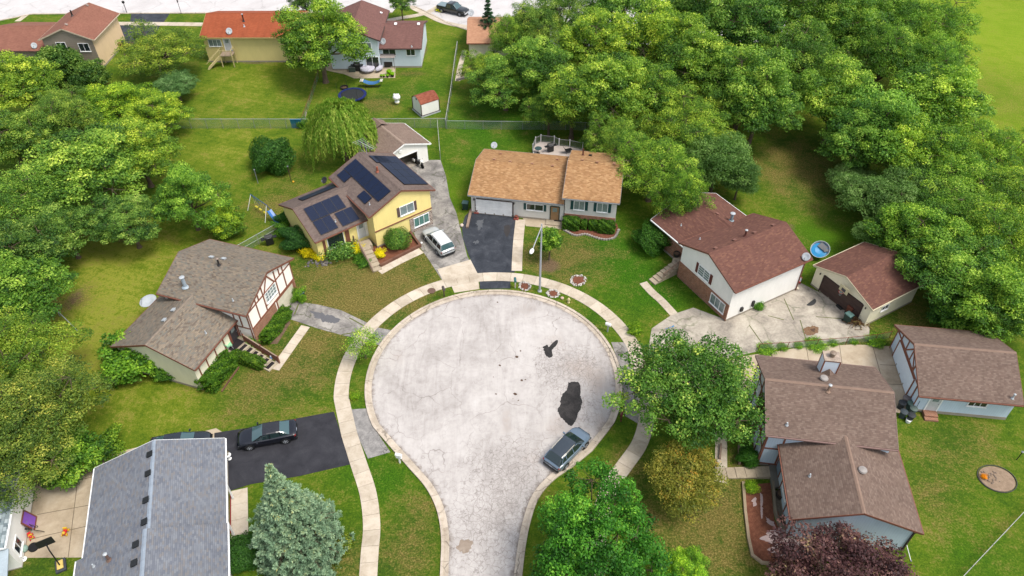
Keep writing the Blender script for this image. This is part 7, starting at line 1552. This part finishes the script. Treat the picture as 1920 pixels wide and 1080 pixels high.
# red-brown roofed house: steps and rail
t, L = stairs((1222, 530), (1272, 492), 0, 1.1, 1.0, 7, "front steps with weathered railing climbing to the red-brown roofed house"); m = MB(); m.box((L + .6, 0, .55), (1.4, 1.6, 1.1)); m.build("landing", M_step, t)
m = MB(); m.bar((1.0, -.55, 1.2), (L + .2, -.55, 2.05), .1, .06); m.build("handrail", M_gboard, t); m = MB()
for i in range(14): x = 1.0 + i * (L - .8) / 14; z = .25 + x / L * 1.1; m.box((x, -.55, z + .4), (.09, .03, .85))
m.build("balusters", M_gboard, t)
c = W(1268, 480, 1.1); t = thing("plant_pot", "dark round tub on the red-brown roofed house's landing", "plant pot", (c.x, c.y, 1.1)); m = MB(); m.lathe([(.3, 0), (.38, .45), (.34, .45), (.3, .3)], (0, 0, 0), 14); m.build("pot", M_dkmetal, t); m = MB(); m.lathe([(.32, .36), (.05, .38)], (0, 0, 0), 12); m.build("soil", M_dirt, t)
# basketball hoop, mat, brush pile
def hoop(px, py, yaw, label, h, board, bw=1.1, bh=.75, rim=True, base=M_blk, reach=.6):
    c = W(px, py); t = thing("basketball_hoop", label, "basketball hoop", (c.x, c.y, 0), RD(yaw)); m = MB(); m.box((-.2, 0, .12), (1.1, .75, .24)); m.build("base", base, t, bevel=.05); m = MB(); m.tube([(-.3, 0, .1), (0, 0, h - .6), (reach, 0, h)], .05, 8); m.build("pole", M_blk, t)
    m = MB(); m.box((reach + .03, 0, h + .15), (.04, bw, bh)); b_ = m.build("backboard", board, t); m = MB(); m.box((reach + .055, 0, h + .1), (.012, .5, .35)); m.build("target_square", plain("board_mark", (84, 84, 92), .6), b_)
    if rim: m = MB(); m.tube([(reach + .05 + .25 - .23 * cos(a * pi / 8), .23 * sin(a * pi / 8), h - .1) for a in range(17)], .014, 5, False); m.build("rim", plain("rim_red", (200, 50, 40), .5), t); m = MB(); m.lathe([(.22, 0), (.15, -.2), (.13, -.38)], (reach + .3, 0, h - .1), 10); ob = m.build("net", M_wire, t)
    return t
hoop(1576, 576, 205, "portable basketball hoop with cream backboard before the brown garage door", 2.6, plain("cream_board", (232, 222, 180), .5))
c = W(1520, 566, .02); t = thing("rubber_mat", "black half round mat on the cracked pad", "mat", (c.x, c.y, .016), RD(-50)); m = MB(); m.prism([(.45 * cos(a * pi / 12), .75 * sin(a * pi / 12)) for a in range(-6, 7)], 0, .015); m.build("mat", plain("mat_dark", (66, 66, 66), .9), t); m = MB(); m.bar((0, -.7, .02), (0, .7, .02), .05, .012); m.build("edge_strip", M_blk, t)
c = W(1610, 605); t = thing("brush_pile", "pile of cut brown branches beside the green lidded bin", "branches", (c.x, c.y, 0)); m = MB(); g = MB()
for i in range(170): a = rs2.uniform(0, 6.3); l_ = rs2.uniform(.3, .9); x, y = rs2.gauss(0, .38), rs2.gauss(0, .32); z = max(.05, rs2.uniform(0, .5) * (1 - abs(x))); q = m if i % 4 else g; q.bar((x, y, z), (x + l_ * cos(a), y + l_ * sin(a), z + rs2.uniform(-.1, .25)), rs2.uniform(.015, .05))
m.build("branches", plain("dead_brown", (126, 92, 60), .9, var=.3), t); g.build("dry_leaves", plain("dead_tan", (170, 150, 84), .9, var=.3), t)
# tipped paddling pool and toy car behind
c = W(1532, 482); t = thing("tipped_pool", "blue lined round pool tipped on its side behind the dish", "pool", (c.x, c.y, 1.05)); t.rotation_euler = (RD(30), RD(-18), RD(10)); t.scale = (.72, .66, .8); m = MB(); m.lathe([(1.25, -.1), (1.4, .32), (1.46, .32), (1.3, -.13)], (0, 0, 0), 24); m.build("pool_wall", plain("silver_vinyl", (196, 204, 210), .3), t); m = MB(); m.lathe([(1.24, -.06), (.7, .05), (.02, .0)], (0, 0, 0), 24); m.build("liner", plain("bright_blue_liner", (48, 160, 220), .4), t)
m = MB(); m.box((.55, .3, .14), (.9, 1.3, .14), .4); m.box((.75, -.5, .2), (.7, .5, .1), -.3); m.build("folded_tarp", plain("grey_tarp", (110, 112, 114), .6), t, bevel=.04)
c = W(1497, 528); t = thing("toy_car", "small red and white toy car at the white house's back corner", "toy", (c.x, c.y, 0), RD(60)); m = MB(); m.box((0, 0, .25), (.9, .45, .25)); m.box((-.05, 0, .45), (.4, .4, .2)); m.build("body", plain("toy_white", (230, 230, 236), .4), t, bevel=.05); m = MB(); m.box((.3, 0, .3), (.35, .47, .22)); m.box((-.42, 0, .3), (.12, .47, .2)); m.build("red_panels", plain("toy_red", (200, 50, 50), .4), t, bevel=.03); m = MB()
for x in (-.3, .3):
    for y in (-.24, .24): m.tube([(x, y - .04, .12), (x, y + .04, .12)], .12, 10)
m.build("wheel", M_blk, t)
c = W(1494, 542); m = MB(); m.ball((0, 0, .12), .2, 8, 5, .7); tag(m.build("pale_rock", plain("cream_rock", (236, 224, 200), .9)), "cream rock at the long white wall's far end", "rock").location = c
a, b = W(1247, 617, .03), W(1262, 612, .03); t = thing("blue_broom", "bright blue stick lying on the grey driveway by the maple", "stick", (a.x, a.y, .04)); m = MB(); m.tube([(0, 0, 0), ((b - a).x, (b - a).y, 0)], .025, 5); m.build("handle", plain("bright_blue", (60, 150, 210), .5), t); m = MB(); m.box(((b - a).x, (b - a).y, 0), (.25, .1, .06), .8); m.build("brush", plain("bright_blue", (60, 150, 210), .5), t)

# pale blue house: steps, walls, mulch bed, barrels
M_rock2 = plain("river_rock", (150, 132, 116), .85, var=.35)
poly("bed", [(1395, 908), (1428, 907), (1445, 905), (1448, 940), (1452, 975), (1462, 992), (1490, 1000), (1530, 1005), (1560, 1040), (1520, 1062), (1440, 1056), (1416, 1048), (1408, 1020), (1402, 970)], M_mulch, .02)
ragged("weed_cloth", [(1462, 992), (1500, 1000), (1540, 1004), (1560, 1020), (1540, 1038), (1500, 1050), (1470, 1046), (1440, 1030), (1455, 1022), (1425, 1010), (1440, 1000), (1450, 990)], plain("pinkish_cloth", (206, 182, 178), .8, var=.12), .026, seed=51, amp=.3)
for i, q in enumerate((((1411, 940), (1418, 932), (1417, 948), (1412, 950)), ((1425, 925), (1430, 932), (1429, 975), (1426, 960)), ((1436, 970), (1447, 978), (1454, 990), (1440, 982)))): ragged("weed_cloth", q, plain("pinkish_cloth", (206, 182, 178), .8, var=.12), .027, seed=52 + i, amp=.2)
edging("bed_kerb", [(1393, 905), (1397, 960), (1403, 1010), (1410, 1042), (1428, 1056), (1470, 1062), (1520, 1066)], .22, .2, plain("bed_kerb_tan", (176, 156, 128), .9, var=.2), "tan kerb round the red mulch bed"); edging("bed_kerb", [(1448, 905), (1452, 960), (1460, 985), (1474, 994), (1490, 996)], .2, .34, plain("bed_kerb_grey", (150, 138, 118), .9, var=.2), "grey kerb between mulch bed and house with the two barrels")
poly("bed", [(1450, 920), (1478, 920), (1490, 990), (1466, 988), (1456, 960)], ground_mat("pea_gravel", [(.3, (96, 88, 76)), (.6, (150, 140, 122))], 5, 20, grain=.9), .03)
poly("patio", [(1440, 876), (1474, 876), (1476, 916), (1446, 917)], ground_mat("grey_landing", [(.3, (116, 112, 104)), (.7, (150, 146, 136))], 1, 6), .32, .3)
for i, (x, y) in enumerate(((1466, 926), (1474, 976))):
    c = W(x, y, .4); t = thing("barrel_planter", ["dark half barrel under the eave, upper one by the grey landing", "dark half barrel under the eave, lower one by the corner"][i], "barrel", (c.x, c.y, 0), 0, "half barrels beside the pale blue house"); m = MB(); m.lathe([(.34, 0), (.43, .25), (.42, .5), (.37, .5), (.36, .4)], (0, 0, .03), 20); m.build("staves", plain("dark_stave", (60, 48, 42), .8), t); m = MB(); m.lathe([(.37, .42), (.05, .45)], (0, 0, .03), 16); m.build("soil", M_dirt, t); m = MB(); m.lathe([(.435, .2), (.445, .2), (.445, .26), (.43, .26)], (0, 0, .03), 20); m.build("hoop", M_dkmetal, t)
t = thing("front_steps", "row of pale concrete steps leading right to the pale blue house", "steps", W(1345, 893)); o = Vector(t.location)
for i, (x, z) in enumerate(((1345, .06), (1364, .12), (1381, .18), (1399, .22), (1415, .26), (1427, .29), (1436, .31))): p_ = W(x, 888) - o; m = MB(); m.box((p_.x + .35, p_.y, z / 2), (.86 if i < 4 else .62, 1.05, z)); m.build("step", M_step, t)
edging("retaining_wall", [(1349, 862), (1351, 836)], .16, .3, M_gboard, "short timber wall above the concrete steps, left one"); edging("retaining_wall", [(1386, 872), (1385, 838)], .16, .35, M_gboard, "short timber wall above the concrete steps, middle one"); edging("retaining_wall", [(1440, 874), (1440, 842)], .22, .45, M_gboard, "short timber wall above the concrete steps, right one by the rocks")
rocks((1456, 862), 60, .45, "bed of brown river rocks at the inner corner of the pale blue house", M_rock2, "rock_bed", (.08, .17))
c = W(1468, 912, .34); t = thing("garden_lantern", "small pale lantern on the grey landing by the eave", "lantern", (c.x, c.y, .33)); m = MB(); m.box((0, 0, .15), (.16, .16, .3)); m.build("body", plain("pale_blue_glaze", (170, 190, 204), .4), t); m = MB(); m.lathe([(.14, 0), (.02, .12)], (0, 0, .3), 4); m.build("cap", M_steel, t)
c = W(1472, 987, .1); t = thing("name_board", "small white framed board lying in the gravel by the lower barrel", "board", (c.x, c.y, .1)); t.rotation_euler = (RD(25), 0, RD(-10)); m = MB(); m.box((0, 0, .05), (.75, .3, .05)); m.build("frame", M_trimw, t); m = MB(); m.box((0, 0, .085), (.6, .18, .02)); m.build("panel", plain("blue_panel", (90, 110, 130), .5), t)
edging("wall_planter", [(1456, 962), (1459, 976), (1462, 985)], .12, .25, plain("red_planter", (150, 80, 50), .8), "narrow reddish plank in the gravel strip")
c = W(1695, 1018); a, b = W(1697, 1010, 1.2), W(1708, 1052, 0); t = thing("support_cable", "thin white pole leaning from the pale blue gable's right corner", "pole", (b.x, b.y, 0)); m = MB(); m.tube([(0, 0, 0), ((a - b).x, (a - b).y, 1.2)], .03, 6); m.build("tube", M_trimw, t); m = MB(); m.lathe([(.07, 0), (.05, .08)], (0, 0, 0), 8); m.build("foot", M_steel, t)
# tools against the garage wall
for i, (x, y, l) in enumerate(((1721, 772, "dark rake leaning on the pale blue garage left of the white door"), (1712, 776, "black spade leaning on the pale blue garage corner"))):
    c = W(x, y); t = thing("garden_tool", l, "tool", (c.x, c.y, 0), RD(-7)); m = MB(); m.tube([(0, 0, .05), (.15, .3, 1.5)], .02, 5); m.build("handle", M_dkmetal, t); m = MB(); m.box((0, 0, .05), (.35 if i == 0 else .2, .05, .1)); m.build("blade", M_dkmetal, t)
# round garden bed in the right lawn
c = W(1869, 898); t = thing("garden_bed", "round stone edged earth bed in the right hand lawn", "garden bed", (c.x, c.y, 0)); m = MB(); m.lathe([(1.45, -.02), (1.42, .05), (.5, .09), (.05, .1)], (0, 0, 0), 24, 1, .85); m.build("soil", ground_mat("pale_soil", [(.3, (120, 100, 80)), (.6, (176, 152, 128))], 2, 9, grain=.7), t); m = MB()
for i in range(44): a = i * 2 * pi / 44; m.box((1.52 * cos(a), 1.3 * sin(a), .05), (.2, .05, .08), a + pi / 2)
m.build("edging", plain("dark_edging", (84, 84, 80), .8), t); m = MB(); 
for i in range(30): m.ball((rs2.uniform(-1, .2), rs2.uniform(-.8, .8), .1), rs2.uniform(.04, .1), 6, 4, .7)
m.build("pebbles", M_rock2, t)
c_ = bpy.data.objects.new("orange_flowers", T['yel'][0]); COL.objects.link(c_); c_.parent = t; c_.location = (-1.1, .1, .05); c_.scale = (.35,) * 3; c_.color = (1, .45, .6, 1)
c = W(1906, 862); t = thing("garden_tap", "thin dark post with a cap beside the round earth bed", "post", (c.x, c.y, 0)); m = MB(); m.tube([(0, 0, 0), (0, 0, 1.1)], .04, 6); m.build("post", M_dkmetal, t); m = MB(); m.lathe([(.1, 0), (.12, .08), (.03, .14)], (0, 0, 1.08), 8); m.build("cap", M_steel, t)

# garden path side, top centre
t = thing("stone_wall", "low crumbling stone wall at the foot of the narrow garden path", "wall", W(858, 150)); o = Vector(t.location); m = MB()
for i in range(22): q = W(858 + i * 1.7, 151 - i * .45) - o; m.box((q.x, q.y, .15), (.3, .3, .3 + rs2.uniform(0, .1)), rs2.uniform(0, 1))
m.build("stones", M_gst, t); poly("bed", [(864, 145), (892, 140), (894, 118), (872, 124)], M_dirt, .01)

# lower left patio: toys, bikes, wheel, hoop
def bicycle(px, py, yaw, label, col, tilt=0.25):
    c = W(px, py); t = thing("bicycle", label, "bicycle", (c.x, c.y, 0)); t.rotation_euler = (tilt, 0, RD(yaw)); fr = plain(col[0], col[1], .4)
    for x in (-.5, .5):
        m = MB(); m.tube([(x + .33 * cos(a * pi / 12), 0, .34 + .33 * sin(a * pi / 12)) for a in range(25)], .022, 5, False); w_ = m.build("wheel", M_tyre, t); m = MB()
        for k in range(8): m.tube([(x, 0, .34), (x + .32 * cos(k * pi / 4), 0, .34 + .32 * sin(k * pi / 4))], .005, 3, False)
        m.build("spokes", M_steel, w_)
    m = MB(); A, B, C_, D_, E_ = (-.5, 0, .34), (-.12, 0, .3), (-.22, 0, .8), (.34, 0, .82), (.5, 0, .34)
    for p_, q_ in ((A, B), (A, C_), (B, C_), (B, D_), (C_, D_), (D_, E_)): m.tube([p_, q_], .022, 5)
    m.build("frame", fr, t); m = MB(); m.box((-.24, 0, .9), (.26, .14, .05)); m.build("saddle", M_blk, t, bevel=.02); m = MB(); m.tube([(.3, -.26, .98), (.36, 0, .96), (.3, .26, .98)], .018, 5); m.tube([(.34, 0, .8), (.36, 0, .97)], .018, 5); m.build("handlebar", M_steel, t)
bicycle(62, 980, -30, "brown framed bicycle lying against the white wall under the purple board", ("brown_frame", (110, 76, 70)), .5); bicycle(69, 994, -10, "dark bicycle in front of the brown framed one on the patio", ("dark_frame", (58, 54, 56)), .45)
c = W(57, 976, .7); c = W(54, 975, .65); t = thing("purple_board", "purple panel in a brown frame leaning on the white wall", "board", c)
_u, _v = Vector((cos(RD(-72)), sin(RD(-72)), 0)), Vector((cos(RD(18)), sin(RD(18)), 0)); _n = (_v * cos(.35) + Vector((0, 0, sin(.35)))).normalized(); t.rotation_euler = Matrix((_u, _n.cross(_u), _n)).transposed().to_euler(); m = MB(); m.box((0, 0, 0), (1.1, 1.25, .05)); m.build("panel", plain("purple_panel", (150, 96, 210), .6), t); m = MB()
for sx in (-1, 1): m.box((sx * .58, 0, .01), (.12, 1.4, .08)); m.box((0, sx * .65, .012), (1.1, .12, .085))
m.build("frame", plain("brown_frame_wood", (142, 84, 70), .7), t)
def toy(px, py, label, cols, s=1.0):
    c = W(px, py); t = thing("ride_on_toy", label, "toy", (c.x, c.y, 0), rs2.uniform(0, 3)); t.scale = (s,) * 3; m = MB(); m.box((0, 0, .25), (.55, .28, .2)); m.build("body", cols[0], t, bevel=.06); m = MB(); m.box((.2, 0, .42), (.12, .3, .2)); m.ball((-.18, 0, .38), .13, 8, 6); m.build("seat", cols[1], t, bevel=.02); m = MB()
    for x in (-.2, .22):
        for y in (-.17, .17): m.tube([(x, y - .03, .12), (x, y + .03, .12)], .12, 10)
    m.build("wheel", cols[1], t)
tr_, ty_ = plain("toy_red2", (226, 44, 50), .4), plain("toy_yellow", (246, 200, 60), .4)
toy(124, 1000, "small red and yellow ride on toy alone on the patio slabs", (tr_, ty_)); toy(60, 1008, "red and yellow toy between the bicycles and the loose wheel", (ty_, tr_), .95)
c = W(64, 1027); t = thing("loose_wheel", "loose car wheel lying on the patio corner", "wheel", (c.x, c.y, .02)); t.rotation_euler = (.25, .2, 0); m = MB(); m.lathe([(.22, 0), (.34, 0), (.37, .05), (.37, .17), (.34, .22), (.24, .22)], (0, 0, 0), 22); m.build("tyre", M_tyre, t); m = MB(); m.lathe([(.24, .2), (.22, .14), (.05, .16)], (0, 0, 0), 18)
for k in range(5): a = k * 1.2566; m.bar((.03 * cos(a), .03 * sin(a), .19), (.22 * cos(a), .22 * sin(a), .19), .06, .03)
m.build("rim", M_rim, t)
c = W(48, 1032); m = MB(); m.ball((0, 0, .28), .3, 12, 8); tag(m.build("beach_ball", plain("ball_multicolour", (160, 190, 176), .5, var=.3)), "blotchy pale green ball beside the loose wheel", "ball").location = c
t = hoop(115, 1058, 118, "low basketball hoop with black backboard and yellow topped base at the patio's edge", 2.7, plain("black_board", (40, 40, 42), .5), 1.15, .8, False, plain("hoop_base_grey", (70, 74, 80), .7), .25)
m = MB(); m.box((-.2, 0, .3), (.75, .45, .12)); m.build("sandbag", plain("yellow_bag", (240, 210, 120), .8), t, bevel=.04)
c = W(45, 1049); t = thing("white_disc_lamp", "round white disc on the grass below the patio corner", "disc", (c.x, c.y, 0)); m = MB(); m.lathe([(.2, 0), (.24, .06), (.2, .1)], (0, 0, 0), 14); m.build("disc", M_trimw, t); m = MB(); m.lathe([(.05, .1), (.04, .14)], (0, 0, 0), 8); m.build("knob", M_steel, t)
a = W(85, 880); t = thing("wire_gate", "small bent wire gate standing behind the brown bin", "gate", (a.x, a.y, 0), RD(20)); m = MB(); m.tube([(0, 0, 0), (0, 0, 1.0), (1.5, 0, 1.0), (1.5, 0, 0)], .03, 6); m.build("frame", M_metal, t); m = MB(); m.add([(0, 0, .05), (1.5, 0, .05), (1.5, 0, 1), (0, 0, 1)], [(0, 1, 2, 3)]); m.build("chain_mesh", M_wire, t)
c = W(106, 892); t = thing("work_boot_tray", "small pale bundle beside the brown bin on the patio", "bundle", (c.x, c.y, 0)); m = MB(); m.ball((0, 0, .12), .2, 8, 5, .6); m.build("bag", plain("pale_bundle", (216, 206, 200), .8), t); m = MB(); m.ball((.32, -.05, .1), .16, 8, 5, .6); m.build("sack", plain("grey_bundle", (140, 132, 130), .8), t)
poly("bed", [(431, 928), (437, 928), (437, 1000), (431, 1000)], plain("red_gravel", (150, 60, 56), .9), .03)
c = W(437, 860); t = thing("flower_urn", "small white urn with dried stalks at the grey roof's eave", "urn", (c.x - .3, c.y, 0)); m = MB(); m.lathe([(.2, 0), (.1, .15), (.24, .5), (.26, .55)], (0, 0, 0), 12); m.build("urn", M_trimw, t); m = MB()
for i in range(12): m.tube([(0, 0, .5), (rs2.uniform(-.25, .35), rs2.uniform(-.25, .25), .95)], .012, 4)
m.build("stalks", plain("dry_stalk", (176, 160, 120), .9), t)
